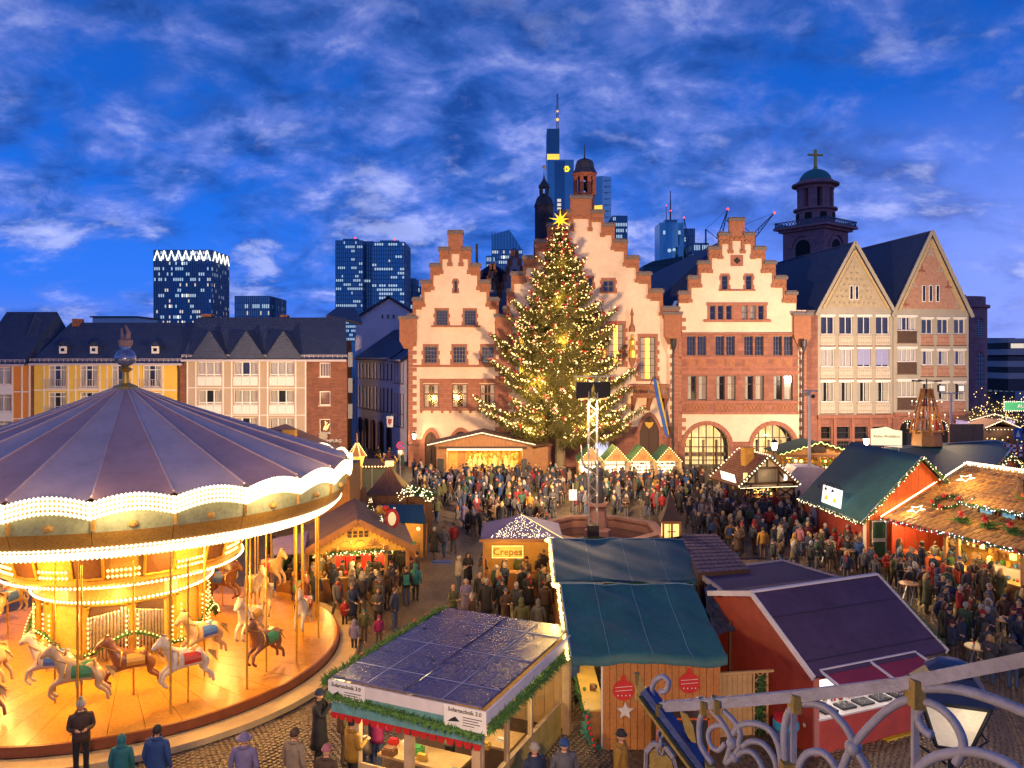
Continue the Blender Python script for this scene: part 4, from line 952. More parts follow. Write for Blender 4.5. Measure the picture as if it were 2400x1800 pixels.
#  narrow gables behind, between left and middle houses
def back_gable(label,px0,px1,apex,eave,Y):
 F=Fr(px0,Y);r=root('rear_gable_house',label,'historic house',F.loc());u0,u1=F.u(px0),F.u(px1);ua=(u0+u1)/2;g=MB()
 g.prism([(u0,0,0),(u1,0,0),(u1,0,F.z(eave)),(ua,0,F.z(apex)),(u0,0,F.z(eave))],(0,.4,0));part('wall',g,mat('lilac_plaster',(.42,.38,.44),.85,.08,.6),r)
 g=MB();g.slab([(u0-.2,.4,F.z(eave)-.2),(ua,.4,F.z(apex)),(ua,10,F.z(apex)),(u0-.2,10,F.z(eave)-.2)],.2);g.slab([(ua,.4,F.z(apex)),(u1+.2,.4,F.z(eave)-.2),(u1+.2,10,F.z(eave)-.2),(ua,10,F.z(apex))],.2);part('roof',g,M_slate,r)
 n=6
 for s in(-1,1):
  for k in range(n):t=k/n;ue=(u0 if s<0 else u1);u=ue+(ua-ue)*t;z=F.z(eave)+(F.z(apex)-F.z(eave))*t;g=MB();g.box(u-.22,u+.22,-.1,.35,z-.3,z+.55);part('crow_step',g,M_sandd,r)
 g=MB();z=F.z((apex*.4+eave*.6));g.box(ua-.16,ua+.16,-.05,.02,z-.7,z+.7);part('slit_window',g,M_room,r)
back_gable('small lilac gable behind on the left of the spire tower',1137,1172,615,700,93)
back_gable('larger lilac gable with slit window right beside the spire tower',1172,1240,580,690,90)
r=root('steep_roof_house','dark steep roofed house left behind the small lilac gable','historic house',(PX(1150,0,98).x,98,0))
g=MB();a,b=PX(1118,650,98).x-r.location.x,PX(1190,650,98).x-r.location.x;zz1,zz0=PX(0,616,98).z,PX(0,640,98).z;g.prism([(a,0,zz0),(b,0,zz0),((a+b)/2,0,zz1)],(0,8,0));g.box(a+.3,b-.3,.2,7.8,0,zz0);part('roof',g,M_slate,r)
g=MB();g.box(-1.9,-1.6,.5,.8,zz1-1,PX(0,570,98).z);part('antenna',g,M_dark,r)
#  row of post-war houses on the left
YL=76.0
M_yel=mat('yellow_render',(.72,.46,.07),.85,.06,.6,.1,20)
M_ora=mat('orange_render',(.62,.22,.035),.85,.06,.6,.1,20)
M_bei=mat('beige_render',(.42,.32,.22),.85,.06,.6,.1,20)
M_brk=mat_course('red_brick',(.30,.115,.06),(.20,.075,.045),(.16,.085,.055),.55,.16,.85,.5,msize=.012)
M_gut=mat('rail_white',(.45,.40,.42),.5,.05,3)
def roof_block(r,F,x0,x1,yridge,yeave,dep=9,hip_l=0,hip_r=0,kick=.5):
 u0,u1,ze=F.u(x0),F.u(x1),F.z(yeave);Yr=YL+dep/2;zr_=HC-(yridge-HY)*Yr/FPX;g=MB();th=.2
 g.slab([(u0,-kick,ze),(u1,-kick,ze),(u1-hip_r,dep/2,zr_),(u0+hip_l,dep/2,zr_)],th)
 g.slab([(u0,dep+kick,ze),(u0+hip_l,dep/2,zr_),(u1-hip_r,dep/2,zr_),(u1-2.1*hip_r,dep+kick,ze)],th)
 g.prism([(u0+.02,-kick+.5,ze-.02),(u0+.02,dep,ze-.02),(u0+.02+hip_l,dep/2,zr_-.05)],(.1,0,0));g.prism([(u1-.12,-kick+.5,ze-.02),(u1-.12-2*hip_r,dep,ze-.02),(u1-.12-hip_r,dep/2,zr_-.05)],(.1,0,0))
 part('roof',g,M_slate,r)
 g=MB();g.bar((u0,-kick-.08,ze-.12),(u1,-kick-.08,ze-.12),.2);part('gutter',g,M_gut,r)
 g=MB();zz=ze+.28
 g.bar((u0,-kick+.1,zz+.12),(u1,-kick+.1,zz+.12),.05);g.bar((u0,-kick+.1,zz),(u1,-kick+.1,zz),.04)
 n=int((u1-u0)/.45)
 for k in range(n+1):u=u0+(u1-u0)*k/n;g.bar((u,-kick+.1,zz-.15),(u,-kick+.1,zz+.14),.04)
 part('snow_guard',g,M_gut,r);return ze,zr_
def back(r,u0,u1,dep,z,m):
 g=MB();g.box(u0,u1,dep-.3,dep,0,z);g.box(u0,u0+.2,.4,dep-.3,0,z);g.box(u1-.2,u1,.4,dep-.3,0,z);part('rear_wall',g,m,r)
F=Fr(80,YL);r=root('yellow_house','yellow house with french windows and three small roof dormers','house',F.loc())
u0,u1=F.u(80),F.u(415);cols=(112,186,260,334);hs=[F.rect(x,x+43,y,y+54)for y in(856,919,982)for x in cols]
g=MB();wall_holes(g,[(u0,u1,0,F.z(852))],hs,0,.35);part('wall',g,M_yel,r);back(r,u0,u1,9,F.z(852),M_yel)
roof_block(r,F,76,432,756,851,9,1.2,0)
g=MB()
for y in(914,977):g.box(u0,u1,-.03,.02,F.z(y+1.5),F.z(y-1))
for x in(80,162,235,309,384):
 if x in(80,384):pass
part('white_band',g,M_fwhite,r)
g=MB()
for x in(102,159,176,233,250,308,324,381):g.box(F.u(x),F.u(x+3),-.04,.02,0,F.z(853))
part('white_strip',g,M_fwhite,r)
for h in hs:
 window(r,h,3,3,.09,.09,M_fwhite,curtain='both',bars=[.08,.8])
 g=MB();zt=h[2]+.85;g.bar((h[0]-.25,-.22,zt),(h[1]+.25,-.22,zt),.05);g.bar((h[0]-.25,-.22,h[2]+.05),(h[1]+.25,-.22,h[2]+.05),.05)
 for k in range(13):u=h[0]-.2+(h[1]-h[0]+.4)*k/12;g.bar((u,-.22,h[2]+.05),(u,-.22,zt),.028)
 for u in(h[0]-.25,h[1]+.25):g.bar((u,-.22,zt),(u,0,zt),.04)
 part('balustrade',g,M_gut,r)
def dormer(r,F,x,ytop,ybot,w=.75):
 u=F.u(x);zt,zb=F.z(ytop),F.z(ybot);g=MB();g.box(u-w/2,u+w/2,.6,3.0,zb-.2,zt);part('dormer_wall',g,M_slate,r)
 g=MB();g.slab([(u-w/2-.15,.45,zt),(u,.45,zt+.55),(u,3.4,zt+.55),(u-w/2-.15,3.4,zt)],.06);g.slab([(u,.45,zt+.55),(u+w/2+.15,.45,zt),(u+w/2+.15,3.4,zt),(u,3.4,zt+.55)],.06);g.prism([(u-w/2,.6,zt),(u+w/2,.6,zt),(u,.6,zt+.5)],(0,.2,0));part('dormer_roof',g,M_slate,r)
 g=MB();g.box(u-w/2+.02,u+w/2-.02,.5,.6,zb-.06,zt-.02);d=part('dormer_window',g,M_fwhite,r);g=MB();g.box(u-.17,u+.17,.48,.52,zb+.15,zt-.2);part('pane',g,mat('dark_pane'),d)
for x in(140,213,358):dormer(r,F,x,811,827)
g=MB();u=F.u(123);g.box(u-.35,u+.35,4,5,12,HC+93*80/FPX);part('chimney',g,M_brk,r)
F=Fr(-60,YL);r=root('orange_house','orange house with white window bays at the left edge','house',F.loc());u0,u1=F.u(-60),F.u(71)
hs=[F.rect(x,x+38,y,y+41)for y in(860,923,986)for x in(-55,-13)]
g=MB();wall_holes(g,[(u0,u1,0,F.z(856))],hs,0,.35);part('wall',g,M_ora,r);back(r,u0,u1,9,F.z(856),M_ora)
for h in hs:
 window(r,h,2,2,.08,.1,M_fwhite,curtain='full',bars=[.8]);g=MB();g.box(h[0]-.1,h[1]+.1,-.08,0,h[2]-.95,h[2]-.1);part('white_parapet',g,M_fwhite,r)
g=MB()
for x in(28,50,68):g.box(F.u(x),F.u(x+3.5),-.05,.02,0,F.z(857))
for y in(918,981):g.box(u0,u1,-.045,.02,F.z(y+1.5),F.z(y-1))
part('white_strip',g,M_fwhite,r)
roof_block(r,F,-62,64,731,853,10,0,0)
g=MB();a=F.u(62);g.slab([(a-1.2,.2,F.z(853)+.1),(a+1.1,.2,F.z(851)),(a+.6,4,13.4),(a-1.6,4,15.6)],.1);part('side_roof',g,M_slate,r)
g=MB();g.box(F.u(71),F.u(80),.1,.6,0,F.z(851));part('brick_strip',g,M_brk,r)
F=Fr(438,YL);r=root('beige_house','beige house with three slate triangles on its roof and wide white window bays','house',F.loc());u0,u1=F.u(438),F.u(718)
bays=[(461,522),(545,607),(629,692)]
hs=[F.rect(a+3,b-3,y,y+35)for y in(848,914,979)for a,b in bays]
g=MB();wall_holes(g,[(u0,u1,0,F.z(843))],hs,0,.35);part('wall',g,M_bei,r);back(r,u0,u1,9,F.z(843),M_bei)
g=MB()
for a,b in bays:
 for x in(a-3,b):g.box(F.u(x),F.u(x+3),-.07,.02,0,F.z(845))
for x in(438,715):g.box(F.u(x),F.u(x+3),-.05,.02,0,F.z(845))
for y in(909,973):g.box(u0,u1,-.045,.02,F.z(y+.8),F.z(y-1))
part('white_strip',g,M_fwhite,r)
for k,h in enumerate(hs):
 window(r,h,3,2,.06,.13,M_fwhite,curtain='both' if k%2 else 'full',bars=[.14],sill=False)
 g=MB();g.box(h[0]-.02,h[1]+.02,-.06,0,h[2]-.85,h[2]-.03);part('white_parapet',g,M_fwhite,r)
 for t in(1/3,2/3):g=MB();u=h[0]+(h[1]-h[0])*t;g.box(u-.015,u+.015,-.075,-.06,h[2]-.83,h[2]-.05);part('joint_strip',g,M_gut,r)
roof_block(r,F,430,815,744,842,7,0,.95)
for x in(496,582,668):
 c=F.u(x);w=F.u(x+42)-c;zb,zt=F.z(833),F.z(778);g=MB()
 g.prism([(c-w,-.55,zb-.3),(c+w,-.55,zb-.3),(c,-.55,zt)],(0,.12,0));g.slab([(c-w-.05,-.6,zb-.25),(c,-.6,zt+.12),(c,3.6,zt+.12),(c-w-.05,-.2,zb-.25)],.08);g.slab([(c,-.6,zt+.12),(c+w+.05,-.6,zb-.25),(c+w+.05,-.2,zb-.25),(c,3.6,zt+.12)],.08);part('gablet',g,M_slate,r)
g=MB();g.box(F.u(415),F.u(438),.15,.6,0,F.z(843));part('brick_strip',g,M_brk,r)
g=MB();g.tube([(F.u(417),-.1,F.z(856)),(F.u(420),-.05,F.z(870)),(F.u(420),-.05,0)],.09,6);part('rain_pipe',g,M_woodd,r)
g=MB();u=F.u(445);g.box(u-.5,u+.5,4,5,12,HC+104*80/FPX);part('chimney',g,M_brk,r)
g=MB();u=F.u(636);g.box(u-.35,u+.35,4,5,12,HC+102*80/FPX);part('chimney',g,M_brk,r)
F=Fr(718,YL);r=root('brick_house','red brick house end with three square windows above the inn sign','house',F.loc());u0,u1=F.u(718),F.u(813)
hs=[F.rect(748,774,y,y+33)for y in(850,917,982)]
g=MB();wall_holes(g,[(u0+.01,u1,0,F.z(843))],hs,.02,.35);part('wall',g,M_brk,r);g=MB();g.prism([(u0+.01,.4,0),(u1-.02,.4,0),(u1-1.75,7,0),(u0+.01,7,0)],(0,0,F.z(843)));part('rear_wall',g,M_brk,r)
for i,h in enumerate(hs):
 window(r,h,1,1,.09,.05,M_fwhite,curtain='full' if i==0 else None)
 if i==2:
  g=MB();a,b,c,d=h;q=random.Random(3)
  for k in range(4):g.bar((a+.2+q.random()*.6,.35,c+.2+q.random()*.3),(a+.5+q.random()*.5,.35,c+.7+q.random()*.5),.05)
  part('star_light',g,M_bulb,r)
g=MB();g.box(F.u(736),F.u(793),-.16,-.02,F.z(1043),F.z(1034));part('inn_board',g,M_woodd,r)
part('sign_lettering',shift(text_mb('ALTEN LIMPURG',.42,.04),F.u(764),-.22,F.z(1033)),M_white,r)
g=MB();g.box(F.u(738),F.u(793),-.14,-.02,F.z(1054),F.z(1045));part('red_sign',g,mat('red_sign',(.5,.03,.02),.5,.1,3,emit=(1,.1,.03),es=.5),r)
part('sign_lettering',shift(text_mb('RÖMERWEIN',.34,.03),F.u(766),-.17,F.z(1049.5)),M_white,r)
g=MB();g.lathe([(0,-.04),(.42,-.04),(.42,.04),(0,.04)],16);h2=MB();h2.add(g,Matrix.Translation((F.u(760),-.35,F.z(1021)))@Matrix.Rotation(R(90),4,'X'));part('round_sign',h2,mat('round_sign',(.35,.3,.2),.5,.3,6),r)
#  the alley
M_lil=mat('lilac_white_plaster',(.80,.74,.80),.85,.07,.6,.1,20)
r=root('white_gable_house','white gabled house rising at the far end of the alley','house',(PX(895,0,104).x,104,0));Yg=104
def q3(x,y,Y=Yg):return PX(x,y,Y)
g=MB();P=[q3(830,1050),q3(985,1050),q3(985,742),q3(962,726),q3(910,695),q3(834,740)];P[0].z=P[1].z=0;g.prism(P,(0,10,0));part('wall',g,M_lil,r,world=True)
g=MB();g.slab([q3(828,745,103.6),q3(910,693,103.6),PX(910,693,103.6)+Vector((0,11,0)),PX(828,745,103.6)+Vector((0,11,0))],.3);g.slab([q3(910,693,103.6),q3(990,742,103.6),q3(990,742,103.6)+Vector((0,11,0)),q3(910,693,103.6)+Vector((0,11,0))],.3);part('roof',g,M_slate,r,world=True)
for x in(896,909,922):g=MB();a,b=q3(x-3,736),q3(x+4,748);g.box(a.x,b.x,Yg-.1,Yg+.1,b.z,a.z);w_=part('window',g,M_fwhite,r,world=True);g=MB();g.box(a.x+.1,b.x-.1,Yg-.14,Yg-.05,b.z+.1,a.z-.1);part('pane',g,mat('dark_pane'),w_,world=True)
def alley_wall(label,xa,Ya,xb,Yb,ytop_a,wins,roofc,arches=0):
 A=PX(xa,HY,Ya);B=PX(xb,HY,Yb);d=(B-A);L=math.hypot(d.x,d.y);rz=math.atan2(d.y,d.x);r=root('alley_house',label,'house',(A.x,A.y,0),rz)
 H=HC-(ytop_a-HY)*Ya/FPX;g=MB();hs=[]
 for(n,z0,z1,w)in wins:
  for k in range(n):c=L*(k+.5)/n;hs.append((c-w/2,c+w/2,z0,z1))
 wall_holes(g,[(0,L,0,H)],hs,0,.3);g.box(0,L,.3,6,0,.1);part('wall',g,M_lil,r)
 for h in hs:window(r,h,2,2,.05,.05,mat('dark_red_frame',(.12,.05,.04),.6,.1,3),y=.05,sill=True,depth=.3)
 g=MB();g.slab([(-.2,-.5,H-.1),(L+.2,-.5,H-.1),(L+.2,5,H+3.6),(-.2,5,H+3.6)],.25);part('roof',g,M_slate,r)
 g=MB();g.bar((-.1,-.55,H-.12),(L+.1,-.55,H-.12),.2);part('gutter',g,M_gut,r)
 for k in range(arches):
  c=L*(k+.5)/arches;w=.62;P=arc_pts(c-w,c+w,3.0,w,8);g=MB();g.face([(c-w,-.03,0),(c+w,-.03,0)]+[(p,-.03,z)for p,z in reversed(P)]);part('arch_opening',g,M_room,r)
  g=MB()
  for a,b in zip(P,P[1:]):g.bar((a[0],-.06,a[1]),(b[0],-.06,b[1]),.18,.12)
  g.bar((c-w,-.06,0),(c-w,-.06,3),.18,.12);g.bar((c+w,-.06,0),(c+w,-.06,3),.18,.12);part('arch_frame',g,mat('dark_red_frame'),r)
 return r
alley_wall('white alley house with two rows of narrow paired windows',838,100,922,89,838,[(10,8.6,10.4,.55),(10,4.9,7.6,.6)],None,5)
alley_wall('pinkish alley house squeezed beside the left stepped gable',922,88.7,948,84,842,[(4,8.3,10.6,.5),(4,3.6,7.2,.55)],None,0)
r=root('dark_alley_house','dark brown house side on the left of the alley','house',(PX(822,0,92).x,92,0))
g=MB();A,B=PX(806,0,92),PX(834,0,99);g.box(A.x-.5,B.x-1.2,92,99,0,13.2);part('wall',g,mat('dark_brown_wall',(.13,.07,.06),.85,.2,1),r,world=True)
g=MB();g.slab([PX(765,738,88),PX(850,757,90),PX(832,722,98),PX(792,718,96)],.3);part('roof',g,M_slate,r,world=True)
for j in range(3):
 for i in range(1):g=MB();z=4+j*3;g.box(PX(816,0,91.9).x,PX(826,0,91.9).x,91.85,92.05,z,z+1.7);part('window',g,M_fwhite,r,world=True)
r=root('hanging_sign','white lantern shaped hanging sign with red emblem in the alley','sign',(PX(914,0,84).x,84,0));a,b=PX(906,975,84),PX(923,1001,84)
g=MB();z0,z1=b.z,a.z;g.prism([(-.36,-.1,z1),(.36,-.1,z1),(.3,-.1,z0),(-.3,-.1,z0)],(0,.2,0));part('sign_box',g,mat('pale_sign',(.6,.58,.6),.5,.05,3,emit=(1,.9,.9),es=.12),r)
g=MB();zc0=(z0+z1)/2;g.prism([(-.2,-.13,zc0+.28),(.2,-.13,zc0+.28),(.2,-.13,zc0-.1),(0,-.13,zc0-.35),(-.2,-.13,zc0-.1)],(0,.025,0));part('emblem',g,mat('emblem_red',(.45,.06,.05),.5,.1,3),r)
g=MB();g.bar((0,0,z1+.15),(1.4,0,z1+.15),.06);part('bracket',g,M_dark,r)
#  the great Christmas tree
def big_tree():
 Y=72.5;c=PX(1313,HY,Y);r=root('christmas_tree','tall lit Christmas tree with red bows and yellow star before the middle gable','christmas tree',(c.x,Y,0))
 q=random.Random(11);nq=np.random.RandomState(4)
 H=PX(0,530,Y).z;zlow=PX(0,1000,Y).z
 bark=mat('pale_bark',(.22,.17,.10),.8,.4,3,.6,9)
 g=MB();g.tube([(0,0,0),(.02,0,4),(0,0,9),(0,0,16),(0,0,H)],[.5,.44,.34,.2,.05],10);part('trunk',g,bark,r)
 needles=[];lights=[];bows=[];wood=MB()
 def radius(z):
  pts=[(515,4),(560,22),(600,42),(640,66),(660,78),(720,98),(780,128),(830,132),(870,140),(930,160),(985,158),(1010,110),(1030,60)]
  y=HY+(HC-z)*FPX/Y
  for(a,ra),(b,rb)in zip(pts,pts[1:]):
   if a<=y<=b:return(ra+(rb-ra)*(y-a)/(b-a))*Y/FPX
  return.3
 z=zlow;lev=0
 while z<H-.3:
  R0=radius(z);nb=int(7+4*min(1,R0/5));off=q.random()*6
  for k in range(nb):
   a=off+2*math.pi*(k+q.uniform(-.25,.25))/nb;L=R0*q.choice((.5,.7,.85,.97,1.06,1.24))*q.uniform(.92,1.05);droop=.16*L+.25;up=.14*L
   n=max(3,int(L*2.2));pts=[]
   for i in range(n+1):
    t=i/n;x=L*t;zz=z+.35-droop*math.sin(t*2.2)*1.1+up*max(0,t-.6)*3.2;pts.append(Vector((x*math.cos(a),x*math.sin(a),zz)))
   wood.tube(pts,[.09*(1-t/(n+1))+.012 for t in range(n+1)],4)
   perp=Vector((-math.sin(a),math.cos(a),0));out=Vector((math.cos(a),math.sin(a),0))
   for i,p in enumerate(along(pts,.16)):
    t=min(1,p.to_2d().length/L)
    if t<.12:continue
    wd=(.25+.85*math.sin(min(1,t*1.15)*math.pi)**.7)*min(1,L/4+.25)
    for s in(-1,1):
     for _ in range(2):
      e=perp*s*wd*q.uniform(.35,1.1)+out*wd*q.uniform(.15,.55)+Vector((0,0,-wd*q.uniform(.1,.8)))
      needles.append((p,e))
    if i%2==0:needles.append((p,Vector((q.uniform(-.1,.1),q.uniform(-.1,.1),-q.uniform(.35,.95)))*min(1,L/3)))
   for p in along(pts,.12):
    if p.to_2d().length/L>.12:lights.append(p+Vector((q.gauss(0,.11),q.gauss(0,.11),q.uniform(-.14,.12))))
   if q.random()<.9:bows.append(pts[-1]+Vector((0,0,.05)))
   if L>3 and q.random()<.75:bows.append(pts[int(n*q.uniform(.45,.8))]+Vector((0,-.15,.12)))
  z+=.50+.28*R0/5;lev+=1
 P=np.array([list(p)for p,e in needles]);E=np.array([list(e)for p,e in needles]);rep=4;N=len(P)*rep
 P=np.repeat(P,rep,0);E=np.repeat(E,rep,0)*nq.uniform(.55,1.15,(N,1))+nq.normal(0,.16,(N,3));S=P+nq.normal(0,.07,(N,3))
 W_=np.cross(E,nq.normal(0,1,(N,3)));W_/=(np.linalg.norm(W_,axis=1,keepdims=True)+1e-6);W_*=nq.uniform(.025,.05,(N,1));M_=S+E*.5+np.array([0,0,.03]);T=S+E
 V=np.empty((N,4,3));V[:,0]=S;V[:,1]=M_+W_;V[:,2]=T;V[:,3]=M_-W_
 me=bpy.data.meshes.new('branches');me.from_pydata(V.reshape(-1,3).tolist(),[],np.arange(N*4).reshape(N,4).tolist())
 me.materials.append(mat('fir_needles',(.075,.068,.010),.8,.5,1.5));me.update();part('branches',me,None,r,kind='stuff')
 part('branch_wood',wood,M_woodd,r,kind='stuff')
 g=MB();[g.octa(p,q.uniform(.05,.10))for p in lights];part('fairy_lights',g,mat('tree_bulb',(1,.9,.7),var=0,emit=(1,.68,.20),es=2.8,sample=False),r,kind='stuff')
 bow=MB()
 for s in(-1,1):bow.prism([(0,-.04,0),(.24*s,-.04,.16),(.26*s,-.04,-.08)],(0,.08,0));bow.prism([(0,-.04,0),(.14*s,-.04,-.42),(.04*s,-.04,-.4)],(0,.05,0))
 bow.box(-.05,.05,-.07,.07,-.05,.05);me=bow.mesh('red_bow',mat('tree_bow',(.38,.012,.02),.45,.2,5))
 bows.sort(key=lambda p:p.y)
 for p in bows[:290]:inst('red_bow',me,r,p,(0,0,q.uniform(-.8,.8)),(.75,.75,.75))
 st=MB();zs=PX(0,516,Y).z;n=16
 for k in range(9):
  a=R(90+40*k);rr=1.05 if k%2==0 else.85;tip=Vector((rr*math.cos(a),-.0,rr*math.sin(a)));s1=Vector((.22*math.cos(a+.45),0,.22*math.sin(a+.45)));s2=Vector((.22*math.cos(a-.45),0,.22*math.sin(a-.45)));f=Vector((0,-.22,0));o=Vector((0,-.1,zs))
  for e in(f,-f):st.face([o+tip,o+s1,o+e]);st.face([o+tip,o+e,o+s2])
 for k in range(5):a=R(72*k);st.tip((0,-.1,zs),Vector((math.cos(a)*.3,-.75,math.sin(a)*.3)),.14)
 part('star',st,mat('yellow_star',(.9,.55,.02),.5,0,emit=(1,.62,.02),es=1.2),r)
 for zz,d,pw in((5.5,2.6,2600),(5.5,-2.6,2600),(9,2.2,2200),(9,-2.2,2200),(12.5,0,2600),(16,0,800),(19.5,0,250)):light('tree_glow',(c.x+d,Y-2.2,zz),pw*1.1,(1,.62,.14),1.0,r)
 g=MB();g.lathe([(1.4,0),(1.4,.5),(1.2,.55),(0,.55)],8);part('base',g,M_woodd,r)
big_tree()
def small_fir(label,p,h,group=None,dens=1.0,lit=True,bul=None):
 r=root('small_fir',label,'christmas tree',p,0,group);q=random.Random(int(h*100));g=MB();g.tube([(0,0,0),(0,0,h)],[.03,.01],5);part('trunk',g,M_woodd,r)
 g=MB();b=MB()
 for k in range(int(330*dens)):
  t=q.random()**.8;z=h*(.08+.9*t);rr=h*.26*(1-t)+.03;a=q.random()*6.28;g.tip((0,0,z),Vector((math.cos(a)*rr,math.sin(a)*rr,-.22*rr+.02)),.05*h*.5)
  if k%4==0:f=q.uniform(.75,1);b.octa((math.cos(a)*rr*f,math.sin(a)*rr*f,z-.1*rr),.022)
 part('branches',g,mat('fir_needles'),r,kind='stuff')
 if lit:part('fairy_lights',b,bul or M_bulbw,r,kind='stuff')
 return r
 #  bare plane trees on the right with lights in their twigs
def bare_tree(label,px,Y,h,spread,seed):
 c=PX(px,HY,Y);r=root('bare_tree',label,'tree',(c.x,Y,0));q=random.Random(seed);g=MB();tw=MB();li=MB()
 def br(p,d,L,rad,dep):
  n=3;pts=[p]
  for i in range(n):d=(d+Vector((q.gauss(0,.14),q.gauss(0,.14),q.gauss(0.02,.08)))).normalized();pts.append(pts[-1]+d*L/n)
  (g if dep<3 else tw).tube(pts,[rad*(1-.45*i/n)for i in range(n+1)],6 if dep<3 else 3)
  if dep<5:
   for _ in range(4 if dep else 6):
    nd_=(d+Vector((q.gauss(0,.75),q.gauss(0,.75),q.gauss(.1,.45)))).normalized();br(pts[q.randint(1,n)],nd_,L*q.uniform(.55,.75)*(spread if dep==0 else 1),rad*.5,dep+1)
  elif q.random()<.12:li.octa(pts[-1],.06)
 br(Vector((0,0,0)),Vector((0,0,1)),h*.42,.28,0)
 part('trunk',g,mat('plane_bark',(.07,.055,.04),.85,.3,2,.4,6),r);part('twigs',tw,mat('plane_twigs',(.05,.04,.025),.85,.3,2),r,kind='stuff');part('fairy_lights',li,M_bulb,r,kind='stuff')
bare_tree('bare tree with small lights right of the pink gabled house',2300,78,7.5,1.0,3)
bare_tree('bare tree with tiny lights at the right edge behind the green sign',2385,84,8.5,1.1,8)
bare_tree('nearest bare tree on the right edge beside the pedestrian sign',2395,60,6.2,.9,5)
#  the carousel
CAR=Vector((-14.1,28.8,0));RC=7.6
UP=.42
GOODC=[mat('cloth_paint_'+n,c,.4,.25,5)for n,c in(('red',(.45,.03,.02)),('blue',(.04,.12,.4)),('green',(.05,.22,.08)),('gold',(.55,.3,.04)))]
def carousel():
 r=root('carousel','big golden two tier lit carousel with striped lilac canopy and horses','carousel',CAR);q=random.Random(2)
 M_can=mat('canopy_lilac',(.74,.52,.44),.85,.12,.6,.1,12);M_can2=mat('canopy_rose',(.66,.38,.32),.85,.12,.6,.1,12)
 N=24
 def ang(k):return R(360/N*k+5)
 for k in range(N):
  g=MB();a0,a1=ang(k),ang(k+1);rows=8;cols=4
  def pt(i,j):
   t=i/rows;a=a0+(a1-a0)*j/cols;rr=.25+(RC+.35-.25)*t;z=9.95-(3.15-UP)*t**.93;s=math.sin(math.pi*j/cols)
   if i==rows:z-=.28*s;
   return(rr*(1-.015*s*t)*math.cos(a),rr*(1-.015*s*t)*math.sin(a),z-.10*s*t)
  for i in range(rows):
   for j in range(cols):g.face([pt(i,j),pt(i+1,j),pt(i+1,j+1),pt(i,j+1)])
  part('canopy_panel',g,M_can2 if k%2 else M_can,r,smooth=True)
 g=MB()
 for k in range(N):a=ang(k);g.tube([(rr*math.cos(a),rr*math.sin(a),9.97-(3.15-UP)*((rr-.25)/(RC+.1))**.93)for rr in(.25,2,4,6,7.9)],.035,5)
 part('canopy_seam',g,M_can,r)
 g=MB();g.lathe([(.5,9.75),(.42,9.98),(.14,10.1),(.1,10.5),(.26,10.6),(.1,10.7)],14);part('finial_base',g,M_gold,r)
 g=MB();g.lathe([(.1,10.7),(.34,10.85),(.38,11.05),(.28,11.25),(.12,11.35),(.2,11.42),(.1,11.5)],14);part('finial_globe',g,mat('finial_silver',(.35,.35,.42),.25,.4,3,metal=.7),r,smooth=True)
 g=MB();g.lathe([(.22,11.45),(.26,11.65),(.18,11.7)],10);g.tube([(.05,0,11.6),(.12,0,11.95),(.0,0,12.2)],[.12,.07,.03],6);g.tube([(-.1,0,11.6),(-.14,0,12.1)],[.08,.03],6);part('finial_figure',g,mat('finial_figure',(.40,.22,.16),.5,.4,5),r)
 M_teal=mat('teal_painted_board',(.30,.30,.16),.4,.45,1.3);M_gb=mat('gold_painted_board',(.42,.22,.045),.4,.6,2.2,.4,7)
 for k in range(N):
  a0,a1=ang(k)+.001,ang(k+1)-.001;g=MB();n=6
  def P(rr,z,t):a=a0+(a1-a0)*t;return(rr*math.cos(a),rr*math.sin(a),z+UP)
  for j in range(n):
   t0,t1=j/n,(j+1)/n;zt0,zt1=6.25+.22*math.sin(math.pi*t0),6.25+.22*math.sin(math.pi*t1)
   g.face([P(RC+.28,5.85,t0),P(RC+.28,5.85,t1),P(RC+.3,zt1,t1),P(RC+.3,zt0,t0)],0)
   g.face([P(RC+.05,5.35,t0),P(RC+.05,5.35,t1),P(RC+.28,5.85,t1),P(RC+.28,5.85,t0)],1)
   g.face([P(RC+.3,zt0,t0),P(RC+.3,zt1,t1),P(RC+.42,zt1+.35,t1),P(RC+.42,zt0+.35,t0)],1)
  g.bar(P(RC+.32,5.9,.02),P(RC+.32,6.2,.02),.09,.09,1);g.ball(P(RC+.31,6.02,.5),.13,1,8,5,(1,1,.8))
  part('rounding_board',g,[M_teal,M_gb],r)
  b=MB();c_=[Vector(P(RC+.46,6.62+.2*math.sin(math.pi*t/12),t/12))for t in range(13)]
  for dz in(.04,-.09,-.22,-.35):
   for p in along([v+Vector((0,0,dz))for v in c_],.11):b.octa(p,.068)
  part('board_bulbs',b,M_bulbw,r,kind='stuff')
 g=MB()
 for dz,dr in((5.36,.06),(5.24,-.05),(5.12,-.2),(5.02,-.4)):
  for p in along([Vector(((RC+dr)*math.cos(R(t)),(RC+dr)*math.sin(R(t)),dz+UP))for t in range(0,361,4)],.12):g.octa(p,.066)
 part('rim_bulbs',g,M_bulbw,r,kind='stuff')
 g=MB();g.lathe([(RC+.05,5.35+UP),(RC-.1,5.2+UP),(RC-.5,5.1+UP),(4.3,5.25+UP)],48);part('ceiling',g,M_gb,r)
 g=MB()
 for k in range(N):a=ang(k);[g.octa((rr*math.cos(a),rr*math.sin(a),5.02+UP),.06)for rr in(4.6,5.0,5.4,5.8,6.2,6.6)]
 part('ceiling_bulbs',g,M_bulb,r,kind='stuff')
 g=MB();g.lathe([(4.3,5.25+UP),(4.35,4.75+UP),(4.15,4.65+UP),(3.85,3.55+UP),(4.0,3.42+UP),(3.7,3.25+UP),(2.9,3.1+UP),(2.9,2.9)],36);part('upper_drum',g,M_gb,r)
